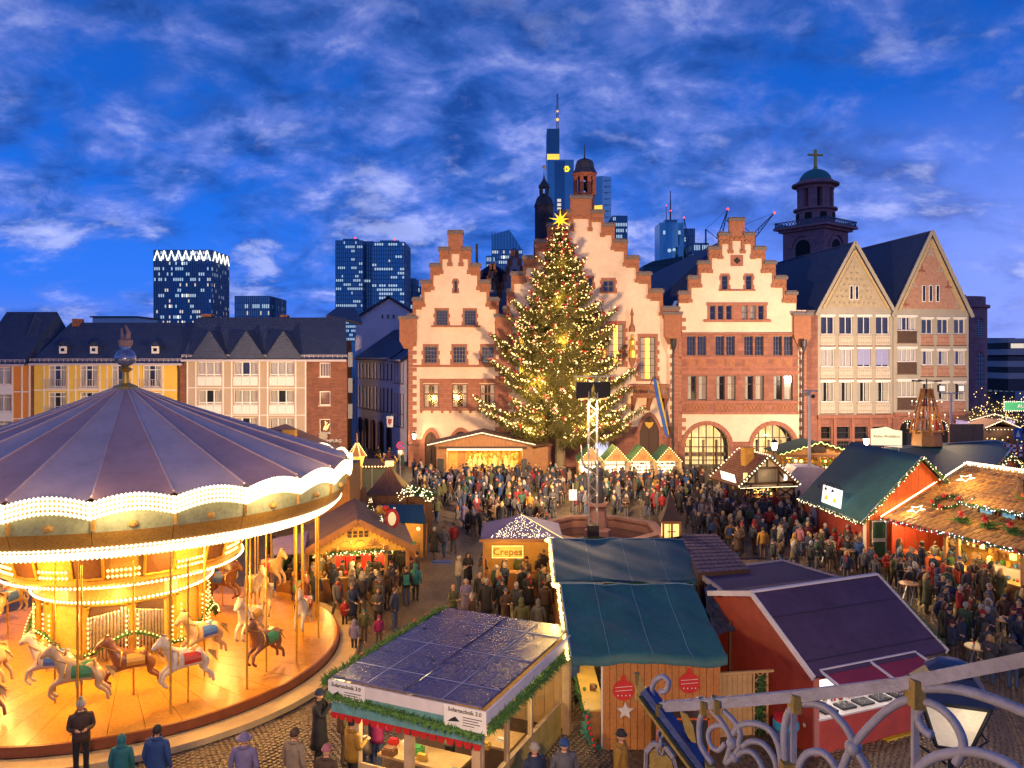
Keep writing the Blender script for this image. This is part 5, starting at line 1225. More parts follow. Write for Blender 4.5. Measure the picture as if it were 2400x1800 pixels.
 paint=mat('painted_scene',(.13,.055,.02),.5,.8,2.5)
 for k in range(12):
  a0,a1=R(30*k+4),R(30*k+17);g=MB()
  P=lambda a,rr,z:(rr*math.cos(a),rr*math.sin(a),z+UP)
  am=(a0+a1)/2;g.face([P(a0,3.97,3.62),P(am,4.0,3.62),P(a1,3.97,3.62),P(a1,4.23,4.6),P(am,4.26,4.6),P(a0,4.23,4.6)]);pp=part('painted_panel',g,paint,r)
  g=MB()
  for e,f in(((a0,3.98,3.6),(a0,4.25,4.62)),((a1,3.98,3.6),(a1,4.25,4.62)),((a0,3.98,3.6),(a1,3.98,3.6)),((a0,4.25,4.62),(a1,4.25,4.62))):g.bar(P(*e),P(*f),.07)
  part('panel_frame',g,M_gold,pp)
  b=MB()
  for z,rr in((3.66,4.02),(3.86,4.07),(4.34,4.2),(4.54,4.24)):
   for i in range(8):a=R(30*k+19+i*1.8);b.octa((rr*math.cos(a),rr*math.sin(a),z+UP),.06)
  part('drum_bulbs',b,M_bulb,r,kind='stuff')
 g=MB()
 for z,rr in((3.34+UP,4.05),(4.85+UP,4.4),(3.12+UP,3.2),(3.0,2.98)):
  for p in along([Vector((rr*math.cos(R(t)),rr*math.sin(R(t)),z))for t in range(0,361,5)],.14):g.octa(p,.055)
 part('drum_ring_bulbs',g,M_bulbw,r,kind='stuff')
 g=MB();g.lathe([(2.75,2.95),(2.7,2.8),(2.6,2.7),(2.6,1.3),(2.8,1.2),(2.85,.55)],12);part('centre_drum',g,mat('ivory_gold',(.62,.38,.08),.4,.35,2,.3,9),r)
 for k in range(12):
  a=R(30*k);g=MB();rr=2.72;g.lathe([(.16,.55),(.1,.8),(.09,2.5),(.17,2.8)],8,(rr*math.cos(a),rr*math.sin(a)));part('column',g,M_gold,r)
  b=MB();[b.octa(((rr+.16)*math.cos(a+s),(rr+.16)*math.sin(a+s),z),.04)for s in(-.06,.06)for z in[1.0+.16*i for i in range(10)]];part('column_bulbs',b,M_bulb,r,kind='stuff')
 fa=math.atan2(-CAR.y,-CAR.x);
 for i in range(23):
  t=(i-11)/11;a=fa+t*.42;hh=1.9-.25*abs(t)if abs(t)>.1 else 1.95;g=MB();g.lathe([(.02,.98),(.05,1.18),(.055,hh+.75),(.045,hh+.78)],8,(2.74*math.cos(a),2.74*math.sin(a)));part('organ_pipe',g,M_steel if False else mat('organ_silver',(.62,.52,.36),.25,.15,4,metal=.8),r,smooth=True)
 g=MB();Pq=lambda t,rr,z:(rr*math.cos(fa+t),rr*math.sin(fa+t),z);g.face([Pq(-.46,2.68,.95),Pq(0,2.72,.95),Pq(.46,2.68,.95),Pq(.46,2.68,2.75),Pq(0,2.72,2.75),Pq(-.46,2.68,2.75)]);part('organ_case',g,mat('organ_back',(.10,.05,.02),.6,.3,3),r)
 g=garland([(3.1*math.cos(R(t)),3.1*math.sin(R(t)),2.0-.4+.35*math.cos(R(t*6)))for t in range(0,361,6)],.16,14,.12);part('garland',g,M_green,r,kind='stuff')
 part('garland_lights',bulbs([Vector((3.2*math.cos(R(t)),3.2*math.sin(R(t)),1.66+.35*math.cos(R(t*6))))for t in range(0,361,6)],.14,.028),M_bulb,r,kind='stuff')
 g=MB()
 for k in range(48):
  a0,a1=R(7.5*k)+.0011,R(7.5*(k+1))-.0011;g=MB()
  P=lambda a,rr,z:(rr*math.cos(a),rr*math.sin(a),z)
  g.prism([P(a0,2.7,.55),P(a0,RC-.05,.55),P(a1,RC-.05,.55),P(a1,2.7,.55)],(0,0,-.06));part('deck_board',g,mat('deck_orange',(.60,.27,.035),.3,.5,1.4,.15,9),r)
 g=MB();g.lathe([(RC-.05,.555),(RC+.02,.54),(RC+.02,.25),(RC-.2,.2),(2.5,.2)],72);part('platform_rim',g,mat('rim_brown',(.22,.06,.025),.35,.2,2),r)
 g=MB();g.lathe([(RC+.05,.24),(RC+.75,.22),(RC+.78,.05),(RC+.6,.0)],72);part('outer_step',g,mat('cream_step',(.50,.36,.18),.5,.15,2),r)
 for t in range(0,360,20):
  a=R(t+6);g=MB();g.tube([(6.9*math.cos(a),6.9*math.sin(a),.55),(6.9*math.cos(a),6.9*math.sin(a),5.1+UP)],.035,8);part('brass_pole',g,M_gold,r)
 hm=horse_mesh();sad=MB();sad.box(-.2,.2,-.28,.22,.98,1.06);sad.ball((0,.0,1.05),.2,sc=(1,1.1,.5));sad_me=sad.mesh('saddle',mat('saddle_red',(.40,.03,.03),.4,.2,4))
 mane=MB()
 for k in range(16):t=k/15;mane.tip((0,-.42-.3*t,1.15+.52*t),Vector((q.uniform(-.12,.12),.22,-.12)),.05)
 for k in range(8):mane.tip((0,.62,1.0),Vector((q.uniform(-.08,.08),.3,-.45+.05*k)),.05)
 mane_me=mane.mesh('mane',mat('horse_mane',(.45,.28,.1),.6,.3,6))
 g=MB();g.tube([(0,-.86,1.6),(.09,-.9,1.5),(.0,-.98,1.38),(-.09,-.9,1.5)],.018,5,closed=True);g.tube([(.08,-.9,1.48),(.16,-.5,1.3),(.12,-.15,1.1)],.014,4);g.tube([(-.08,-.9,1.48),(-.16,-.5,1.3),(-.12,-.15,1.1)],.014,4);g.tube([(.27*math.cos(R(t)),-.36+.03*math.sin(R(t)),1.0+.27*math.sin(R(t)))for t in range(0,360,30)],.02,5,closed=True);bri_me=g.mesh('bridle',M_gold)
 g=MB();n=10
 for i in range(n):
  a0,a1=R(-20+220*i/n),R(-20+220*(i+1)/n);g.face([(.29*math.cos(a0),-.2,.92+.29*math.sin(a0)),(.29*math.cos(a1),-.2,.92+.29*math.sin(a1)),(.29*math.cos(a1),.3,.92+.29*math.sin(a1)),(.29*math.cos(a0),.3,.92+.29*math.sin(a0))])
 clo_me=g.mesh('saddle_cloth',GOODC[0]);cloths=GOODC
 coats=[mat('horse_white',(.60,.50,.40),.3,.28,3),mat('horse_cream',(.55,.36,.18),.3,.1,3),mat('horse_bay',(.20,.08,.04),.3,.2,3)]
 for i in range(28):
  row=i%2;a=R(i*360/28+3);rr=(6.4,4.9)[row];h=Vector((rr*math.cos(a),rr*math.sin(a),.72+.42*(.5+.5*math.sin(i*2.1))))
  o=inst('horse',hm,r,h,(0,0,a),(1.02,1.02,1.02));o.material_slots[0].link='OBJECT';o.material_slots[0].material=coats[i%3]
  inst('saddle',sad_me,o);inst('bridle',bri_me,o);k_=inst('saddle_cloth',clo_me,o);k_.material_slots[0].link='OBJECT';k_.material_slots[0].material=cloths[i%4];inst('mane',mane_me,o,kind='stuff')
  g=MB();g.tube([(0,0,-.6),(0,0,3.9)],.028,6);part('horse_pole',g,M_gold,None).parent=o
 for t in(20,75,140,210,262,318):
  a=R(t);light('carousel_lamp',CAR+Vector((5.6*math.cos(a),5.6*math.sin(a),4.6)),1000,(1,.50,.10),.35,r)
 for t in(200,245,290,335):a=R(t);light('drum_lamp',CAR+Vector((3.9*math.cos(a),3.9*math.sin(a),2.9)),260,(1,.52,.12),.15,r)
 for t in(235,265,295,325,350):a=R(t);light('rim_lamp',CAR+Vector((8.7*math.cos(a),8.7*math.sin(a),7.0)),160,(1,.72,.38),.3,r)
 return r
def skin_mesh(name,verts,edges,radii,mats,sub=1,root_i=0):
 me=bpy.data.meshes.new(name);me.from_pydata(verts,edges,[]);o=bpy.data.objects.new(name+'_tmp',me);COL.objects.link(o)
 md=o.modifiers.new('skin','SKIN');
 if not me.skin_vertices:me.attributes.new('skin','FLOAT','POINT')
 sv=me.skin_vertices[0].data
 for i,rr in enumerate(radii):sv[i].radius=rr if isinstance(rr,tuple)else(rr,rr);sv[i].use_root=(i==root_i)
 md.use_smooth_shade=True
 s=o.modifiers.new('sub','SUBSURF');s.levels=sub;s.render_levels=sub
 dg=bpy.context.evaluated_depsgraph_get();out=bpy.data.meshes.new_from_object(o.evaluated_get(dg));out.name=name
 bpy.data.objects.remove(o);bpy.data.meshes.remove(me);out.materials.clear()
 for m in mats:out.materials.append(m)
 return out
def horse_mesh():
 V=[(0,.45,.95),(0,.1,.9),(0,-.35,.98),(0,-.6,1.35),(0,-.72,1.62),(0,-.9,1.5),(0,-1.02,1.36)];Rr=[.24,.26,.25,.15,.13,.1,.07];E=[(0,1),(1,2),(2,3),(3,4),(4,5),(5,6)]
 for s in(-1,1):
  k=len(V);V+=[(.12*s,.5,.75),(.13*s,.42,.52),(.13*s,.68,.34),(.13*s,.72,.08)];Rr+=[.13,.085,.05,.055];E+=[(0,k),(k,k+1),(k+1,k+2),(k+2,k+3)]
  k=len(V);V+=[(.12*s,-.45,.75),(.12*s,-.72,.62),(.12*s,-.78,.35),(.12*s,-.6,.22)];Rr+=[.11,.065,.045,.05];E+=[(2,k),(k,k+1),(k+1,k+2),(k+2,k+3)]
  k=len(V);V+=[(.05*s,-.68,1.78)];Rr+=[.03];E+=[(4,k)]
 return skin_mesh('horse',V,E,Rr,[mat('horse_white',(.60,.50,.40),.3,.28,3)],1,1)
carousel()
#  market stalls
M_tarp=mat('teal_tarpaulin',(.016,.095,.105),.62,.35,.9,.45,2.2);M_tarp2=mat('blue_tarpaulin',(.016,.075,.105),.62,.35,.9,.45,2.2)
M_felt=mat('purple_roof_felt',(.060,.034,.080),.8,.28,.7,.1,30);M_redb=mat('red_boards',(.30,.035,.018),.6,.18,2.5,.15,20)
M_orb=mat('orange_boards',(.62,.11,.02),.6,.12,2.5,.15,20);M_trim=mat('white_trim',(.62,.58,.58),.5,.06,4)
M_tile=mat('tile_brown',(.40,.20,.06),.7,.4,1.2,.3,10);M_brownroof=mat('brown_shingles',(.17,.095,.065),.75,.3,1.4,.4,8)
def boards(r,u0,u1,y,z0,zf,n,m,gap=.012,th=.05,horizontal=False,name='plank',flip=False):
 "wall of single boards; zf(u) gives the top height"
 for k in range(n):
  a,b=u0+(u1-u0)*k/n,u0+(u1-u0)*(k+1)/n;g=MB();o=.006*(k%2)
  if horizontal:a,b=z0+(zf-z0)*k/n,z0+(zf-z0)*(k+1)/n;P=[(u0,y-o,a+gap/2),(u1,y-o,a+gap/2),(u1,y-o+.02,b-gap/2),(u0,y-o+.02,b-gap/2)]
  else:P=[(a+gap/2,y-o,z0),(b-gap/2,y-o,z0),(b-gap/2,y-o,zf(b)if callable(zf)else zf),(a+gap/2,y-o,zf(a)if callable(zf)else zf)]
  if flip:P=[(p[1],p[0],p[2])for p in P];g.prism(P,(th*(1 if flip is True else flip),0,0))
  else:g.prism(P,(0,th,0))
  part(name,g,m,r)
def gable_roof(r,w,y0,y1,ze,zr,m,oh=.3,th=.08,xr=0.0,name='roof_slope'):
 for s in(-1,1):
  e=s*(w/2+oh);zz=ze-oh*(zr-ze)/(w/2);P=[(xr,y0,zr),(e,y0,zz),(e,y1,zz),(xr,y1,zr)]
  g=MB();g.slab(P if s<0 else P[::-1],th);part(name,g,m,r)
def verge_pts(w,y,ze,zr,oh=.3,dz=0,xr=0.0):zz=ze-oh*(zr-ze)/(w/2);return[Vector((-(w/2+oh),y,zz+dz)),Vector((xr,y,zr+dz)),Vector((w/2+oh,y,zz+dz))]
GOODS=[mat('good_'+n,c,.4,.2,5)for n,c in(('red',(.5,.03,.02)),('gold',(.6,.35,.06)),('white',(.7,.65,.6)),('green',(.06,.25,.06)),('blue',(.05,.15,.4)),('brown',(.2,.09,.04)))]
def goods(r,x0,x1,y,zs,n,size=.1,seed=1,name='goods',lit=None):
 q=random.Random(seed);g=MB()
 for z in zs:
  for k in range(n):
   x=x0+(x1-x0)*(k+q.uniform(.1,.9))/n;s=size*q.uniform(.5,1.2);t=q.randrange(len(GOODS)+(1 if lit else 0))
   if q.random()<.5:g.ball((x,y+q.uniform(-.06,.06),z+s*.5),s*.5,t,6,4)
   else:g.box(x-s*.4,x+s*.4,y-s*.3,y+s*.3,z,z+s,t)
 return part(name,g,GOODS+([lit]if lit else[]),r,kind='stuff')
def shelf(r,x0,x1,y,z,d=.3,m=None):g=MB();g.box(x0,x1,y,y+d,z-.03,z);part('shelf',g,m or M_woodl,r)
#  nativity stage
def stage():
 c=PX(1135,HY,72);r=root('nativity_stage','wooden stage hut with glowing nativity scene behind the crowd','stage',(c.x,72,0));k=72/FPX
 X_=lambda px:(px-1135)*k;Zz=lambda py:HC-(py-HY)*k
 xl,xr=X_(1045),X_(1226);zf=Zz(1113);zt=Zz(1050)
 g=MB();g.box(xl-.8,xr+1.0,-.1,3.5,0,zf-.12);part('stage_floor',g,M_woodd,r)
 for i in range(14):g=MB();a=xl+(xr-xl)*i/14;g.box(a+.01,a+(xr-xl)/14-.01,-.15,3,zf-.11,zf);part('floor_plank',g,M_woodl,r)
 boards(r,xl-.85,xl,-.12,.2,zt+.5,4,M_wood);boards(r,xr,xr+.85,-.12,.2,zt+.5,4,M_wood)
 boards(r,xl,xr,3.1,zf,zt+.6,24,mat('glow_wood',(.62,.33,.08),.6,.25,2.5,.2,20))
 for s,x in((-1,xl+.02),(1,xr-.07)):boards(r,0,3,x,zf,zt+.5,8,M_woodl,flip=True)
 w=X_(1252)-X_(1008);xm=X_(1130)
 zr_,ze=Zz(1013),Zz(1040);f=lambda u:ze+(zr_-ze)*(1-abs(u-xm)/(w/2))-.1
 boards(r,X_(1020),X_(1240),-.5,zt-.02+.22,f,26,M_wood,name='gable_plank')
 g=MB();g.box(X_(1030),X_(1235),-.55,-.4,zt+.0,zt+.2);part('lintel',g,M_woodd,r)
 for s in(-1,1):
  e=X_(1005)if s<0 else X_(1256);P=[(xm,-.9,zr_),(e,-.9,ze-.05),(e,4,ze-.05),(xm,4,zr_)];g=MB();g.slab(P if s<0 else P[::-1],.1);part('roof_slope',g,M_brownroof,r)
 g=MB();g.slab([(X_(1180),.3,Zz(1030)),(X_(1252),-.8,ze-.12),(X_(1296),.5,ze-.1),(X_(1260),3.5,Zz(1030))],.08);part('side_roof',g,M_brownroof,r)
 part('verge_lights',bulbs([(X_(1005),-1,ze),(xm,-1,zr_+.04),(X_(1256),-1,ze)],.13,.05),M_bulbw,r,kind='stuff')
 g=MB();g.box(xl+.1,xr-.1,.1,.22,zt-.22,zt-.08);part('light_bar',g,M_whitepanel,r)
 boards(r,X_(1243),X_(1286),1.2,0,Zz(1050),7,M_wood,name='annex_plank');g=MB();g.box(X_(1243),X_(1286),1.26,3.5,0,Zz(1050));part('annex',g,M_wood,r)
 g=MB();g.box(X_(1092),X_(1215),2.8,2.86,zf+.2,zt-.35);part('painted_backdrop',g,mat('backdrop_gold',(.75,.45,.10),.8,.5,1.6),r)
 q=random.Random(5);fm=mat('nativity_figure',(.80,.58,.25),.7,.35,4)
 for i,px in enumerate((1098,1110,1122,1133,1147,1158,1172,1185,1199)):
  x=X_(px);h=q.uniform(1.0,1.75)*(.6 if i in(4,6)else 1);g=MB();g.lathe([(.28,zf),(.3,zf+h*.15),(.2,zf+h*.6),(.24,zf+h*.75),(.07,zf+h*.82),(.11,zf+h*.88),(.1,zf+h*.95),(.01,zf+h)],8,(x,2.2+q.uniform(-.4,.3)));g.bar((x,2,zf+h*.7),(x+q.choice((-.3,.3)),1.8,zf+h*.6),.08);part('nativity_figure',g,fm,r)
 for px in(1108,1140,1172,1196):g=MB();x=X_(px);g.tube([(x,2.6,zf),(x+.1,2.6,zf+1.4)],[.09,.05],5);[g.ball((x+q.uniform(-.5,.5),2.6,zf+1.5+q.uniform(-.2,.6)),.28,0,6,4)for _ in range(5)];part('scenery_tree',g,mat('scenery_tree',(.45,.25,.06),.8,.4,4),r)
 g=MB();g.box(X_(1068),X_(1086),3.02,3.08,zf,zf+1.9);part('door',g,M_wood,r)
 for px in(1085,1131,1177):
  g=MB();x=X_(px);g.tube([(x,-.05,zf),(x,-.05,zf+1.05)],.04,6);part('rope_post',g,M_dark,r)
 for a,b in((1085,1131),(1131,1177),(1177,1222),(1060,1085)):g=MB();g.tube(sag((X_(a),-.05,zf+1),(X_(b),-.05,zf+1),.3,8),.03,5);part('rope',g,M_woodd,r)
 for px in(1034,1228):g=MB();x=X_(px);g.box(x-.25,x+.25,-.5,-.2,zf+.3,zf+1.5);part('loudspeaker',g,M_dark,r)
 for x in(-2.6,0,2.6):light('stage_lamp',(c.x+x+.3,72.7,zt-.35),300,(1,.58,.15),.25,r)
stage()
#  four green gabled stalls in a row
GS=None
def green_stalls():
 k=67/FPX
 for i,(px,lab)in enumerate(((1385,'first green gabled stall from the left behind the truss mast, brightly lit'),(1444,'second green gabled stall with bright white counter'),(1505,'third green gabled stall with rows of small goods'),(1566,'fourth green gabled stall next to the lit arches'))):
  c=PX(px,HY,67);r=root('green_gable_stall',lab,'market stall',(c.x,67,0),0,'row of green gabled stalls')
  w=60*k;hw=w/2;ze,zr_=HC-(1080-HY)*k,HC-(1047-HY)*k
  gable_roof(r,w,-.5,2.6,ze,zr_,mat('green_roof_boards',(.05,.15,.09),.6,.2,2),.05,.07)
  boards(r,-hw+.05,hw-.05,-.3,ze,lambda u:ze+(zr_-ze)*(1-abs(u)/hw)-.06,9,mat('stall_orange_wood',(.55,.26,.07),.6,.2,3),name='gable_board')
  g=MB();[g.box(-.28+.1*j,-.22+.1*j,-.34,-.31,ze+.15,ze+.55)for j in range(6)];part('gable_hatch',g,M_wood,r)
  part('verge_lights',bulbs([Vector((-hw,-.56,ze-.02)),Vector((0,-.56,zr_)),Vector((hw,-.56,ze-.02))],.2,.055),M_bulb,r,kind='stuff')
  g=MB();g.box(-hw+.02,hw-.02,-.45,.1,0,.95);part('counter',g,M_wood,r)
  g=MB();g.box(-hw+.02,hw-.02,-.55,.15,.955,1.0);part('counter_top',g,M_woodl,r)
  g=MB();g.box(-hw,-hw+.08,-.35,2.3,.0,ze);g.box(hw-.08,hw,-.35,2.3,0,ze);g.box(-hw+.08,hw-.08,2.2,2.3,0,ze);part('stall_wall',g,M_woodl,r)
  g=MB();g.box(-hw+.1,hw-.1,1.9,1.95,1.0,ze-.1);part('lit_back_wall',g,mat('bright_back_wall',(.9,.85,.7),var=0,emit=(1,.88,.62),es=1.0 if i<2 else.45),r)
  if i>=2:goods(r,-hw+.15,hw-.15,1.6,(1.2,1.5,1.8,2.1),12,.16,i,lit=M_bulbw)
  else:shelf(r,-hw+.1,hw-.1,1.5,1.75,.3,M_woodd);g=MB();g.box(-.03,.03,-.3,-.24,1,ze);part('post',g,M_woodd,r)
  goods(r,-hw+.15,hw-.15,-.1,(1.0,),10,.16,i+9)
  light('stall_lamp',(c.x,66.9,ze-.15),60,(1,.84,.55),.2,r)
green_stalls()
#  half timbered hut with brick tiles
def timber_hut():
 o=G(1797,1192);Yh=o.y;k=Yh/FPX;r=root('half_timbered_hut','half timbered hut outlined by warm bulbs with yellow chimney','market stall',(o.x,Yh,0),R(12))
 w=146*k;hw=w/2;ze,zr_=HC-(1132-HY)*k,HC-(1068-HY)*k;d=4.2
 gable_roof(r,w,-.35,d,ze,zr_,mat_course('small_tiles',(.36,.14,.07),(.24,.09,.05),(.06,.03,.02),.22,.14,.7,.8,axis='YZ',msize=.02),.15,.08)
 g=MB();g.prism([(-hw,0,1.0),(hw,0,1.0),(hw,0,ze),(0,0,zr_-.1),(-hw,0,ze)],(0,.08,0))if False else g.prism([(-hw,0,ze-.3),(hw,0,ze-.3),(hw,0,ze),(0,0,zr_-.1),(-hw,0,ze)],(0,.08,0));part('gable_plaster',g,mat('cream_plaster',(.62,.48,.30),.8,.1,2),r)
 g=MB();g.box(-hw,-hw+.1,.1,d-.2,0,ze);g.box(hw-.1,hw,.1,d-.2,0,ze);g.box(-hw+.1,hw-.1,d-.3,d-.2,0,ze);part('wall',g,M_woodd,r)
 def beam(a,b,s=.14):g=MB();g.bar((a[0],-.03,a[1]),(b[0],-.03,b[1]),.1,s);part('timber_beam',g,M_woodd,r)
 for a,b in(((-hw,ze-.3),(hw,ze-.3)),((-hw,ze),(hw,ze)),((-.9,ze),(-.9,ze+1.1)),((.9,ze),(.9,ze+1.1)),((-.9,ze+1.1),(.9,ze+1.1)),((0,ze+1.1),(0,zr_-.2)),((-1.7,ze),(-.9,ze+.9)),((1.7,ze),(.9,ze+.9)),((-hw+.1,0),(-hw+.1,ze)),((-1.3,0),(-1.3,ze)),((.85,0),(.85,ze)),((hw-.1,0),(hw-.1,ze))):beam(a,b)
 g=MB();g.box(.92,hw-.17,0,.06,.8,ze-.35);part('cross_panel',g,mat('cream_plaster'),r);beam((.92,.85),(hw-.17,ze-.4),.1);beam((.92,ze-.4),(hw-.17,.85),.1)
 g=MB();g.box(-.75,.75,-.06,.02,ze+.1,ze+1.0);part('gable_shutters',g,mat('grey_shutter',(.18,.14,.10),.7,.3,3),r)
 g=MB();g.box(-1.3,.8,-.35,.4,0,.9);part('counter',g,M_wood,r);goods(r,-1.2,.7,.3,(.95,1.15),12,.2,3,lit=M_bulb);goods(r,-1.2,.7,1.2,(.95,1.3,1.6),12,.22,4,lit=M_glowpanel)
 vp=[(-hw-.15,-.45,ze-.1),(0,-.45,zr_+.05),(hw+.15,-.45,ze-.1)]
 part('verge_lights',bulbs(vp,.27,.085),M_bulbw,r,kind='stuff');part('garland',garland(vp,.13,16,.1),M_green,r,kind='stuff')
 part('eave_lights',bulbs([(-hw,-.42,ze-.25),(hw,-.42,ze-.25)],.1,.04),M_bulbw,r,kind='stuff');part('eave_garland',garland([(-hw,-.38,ze-.25),(hw,-.38,ze-.25)],.13,16,.1),M_green,r,kind='stuff')
 part('ridge_lights',bulbs([(-hw-.1,d,ze),(-.02,d,zr_+.1),(0,-.3,zr_+.1)],.3,.06),M_bulbw,r,kind='stuff')
 g=MB();g.box(-1.05,-.35,1.2,1.9,ze+.8,zr_+.35);g.box(-1.12,-.28,1.13,1.97,zr_+.36,zr_+.45);part('chimney',g,mat('yellow_chimney',(.60,.32,.05),.8,.3,3),r)
 g=MB();g.box(-1.9,-1.6,-.1,-.05,ze+.15,ze+.8);part('lit_candle_arch',g,M_glowpanel,r);g=MB();g.box(1.35,1.6,-.1,-.05,ze+.15,ze+.6);part('lit_lantern',g,M_whitepanel,r)
 g=MB();g.prism([(-hw-.2,-.1,ze+.1),(-hw-.2,2.0,ze+.1),(-hw-.35,2.0,ze+.7),(-hw-.35,-.1,ze+.7)],(-.06,0,0));part('lit_menu_board',g,M_whitepanel,r)
 light('stall_lamp',(o.x-.3,Yh+.5,ze-.3),180,(1,.58,.15),.2,r);light('stall_lamp',(o.x,Yh-.9,ze+.7),60,(1,.75,.42),.3,r)
 return r
timber_hut()
#  stall with green garland
def garland_stall():
 k=70/FPX;c=PX(1918,HY,70);r=root('garland_stall','orange wooden stall with wavy green light garland behind the white pole','market stall',(c.x,70,0));hw=92*k;ze,zr_=HC-(1062-HY)*k,HC-(1036-HY)*k
 gable_roof(r,hw*2,-.4,4,ze,zr_,mat('green_felt',(.04,.09,.08),.8,.2,2),.1,.08)
 boards(r,-hw,hw,-.15,ze-.25,lambda u:ze+(zr_-ze)*(1-abs(u)/hw)-.08,22,mat('stall_orange_wood'),name='gable_board')
 g=MB();g.box(-hw,hw,-.3,-.16,ze-.35,ze-.1);part('beam',g,M_wood,r)
 P=[Vector((-hw-.1,-.5,ze-.1)).lerp(Vector((0,-.5,zr_)),i/24)+Vector((0,0,.09*math.sin(i*1.9)))for i in range(25)];P+=[Vector((0,-.5,zr_)).lerp(Vector((hw+.1,-.5,ze-.1)),i/24)+Vector((0,0,.09*math.sin(i*1.9)))for i in range(1,25)]
 g=MB();g.tube(P,.03,4);part('light_rope',g,mat('green_rope_light',(1,1,.5),var=0,emit=(.85,1,.25),es=2.2,sample=False),r);part('garland',garland([(-hw-.1,-.42,ze-.05),(0,-.42,zr_),(hw+.1,-.42,ze-.05)],.16,18,.12),M_green,r,kind='stuff')
 g=MB();g.box(-.6,.6,-.26,-.2,ze+.1,zr_-.3);part('sign_plate',g,M_woodd,r)
 g=MB();g.box(-hw+.3,hw-.3,-.3,.4,0,1);part('counter',g,M_wood,r);g=MB();g.box(-hw,-hw+.1,-.1,3.4,0,ze-.2);g.box(hw-.1,hw,-.1,3.4,0,ze-.2);g.box(-hw+.1,hw-.1,3.3,3.4,0,ze-.2);part('wall',g,M_woodl,r)
 goods(r,-hw+.3,hw-.3,0,(1.0,1.25),26,.2,5,lit=M_bulbw);goods(r,-hw+.3,hw-.3,1.8,(1.2,1.55,1.9),26,.22,6,lit=M_bulb)
 for x in(-hw,-.1,hw-.2):g=MB();g.box(x,x+.15,-.28,-.14,0,ze-.3);part('post',g,M_wood,r)
 light('stall_lamp',(c.x-1.5,70.8,ze-.4),180,(1,.58,.15),.2,r);light('stall_lamp',(c.x+1.7,70.8,ze-.4),180,(1,.58,.15),.2,r)
garland_stall()
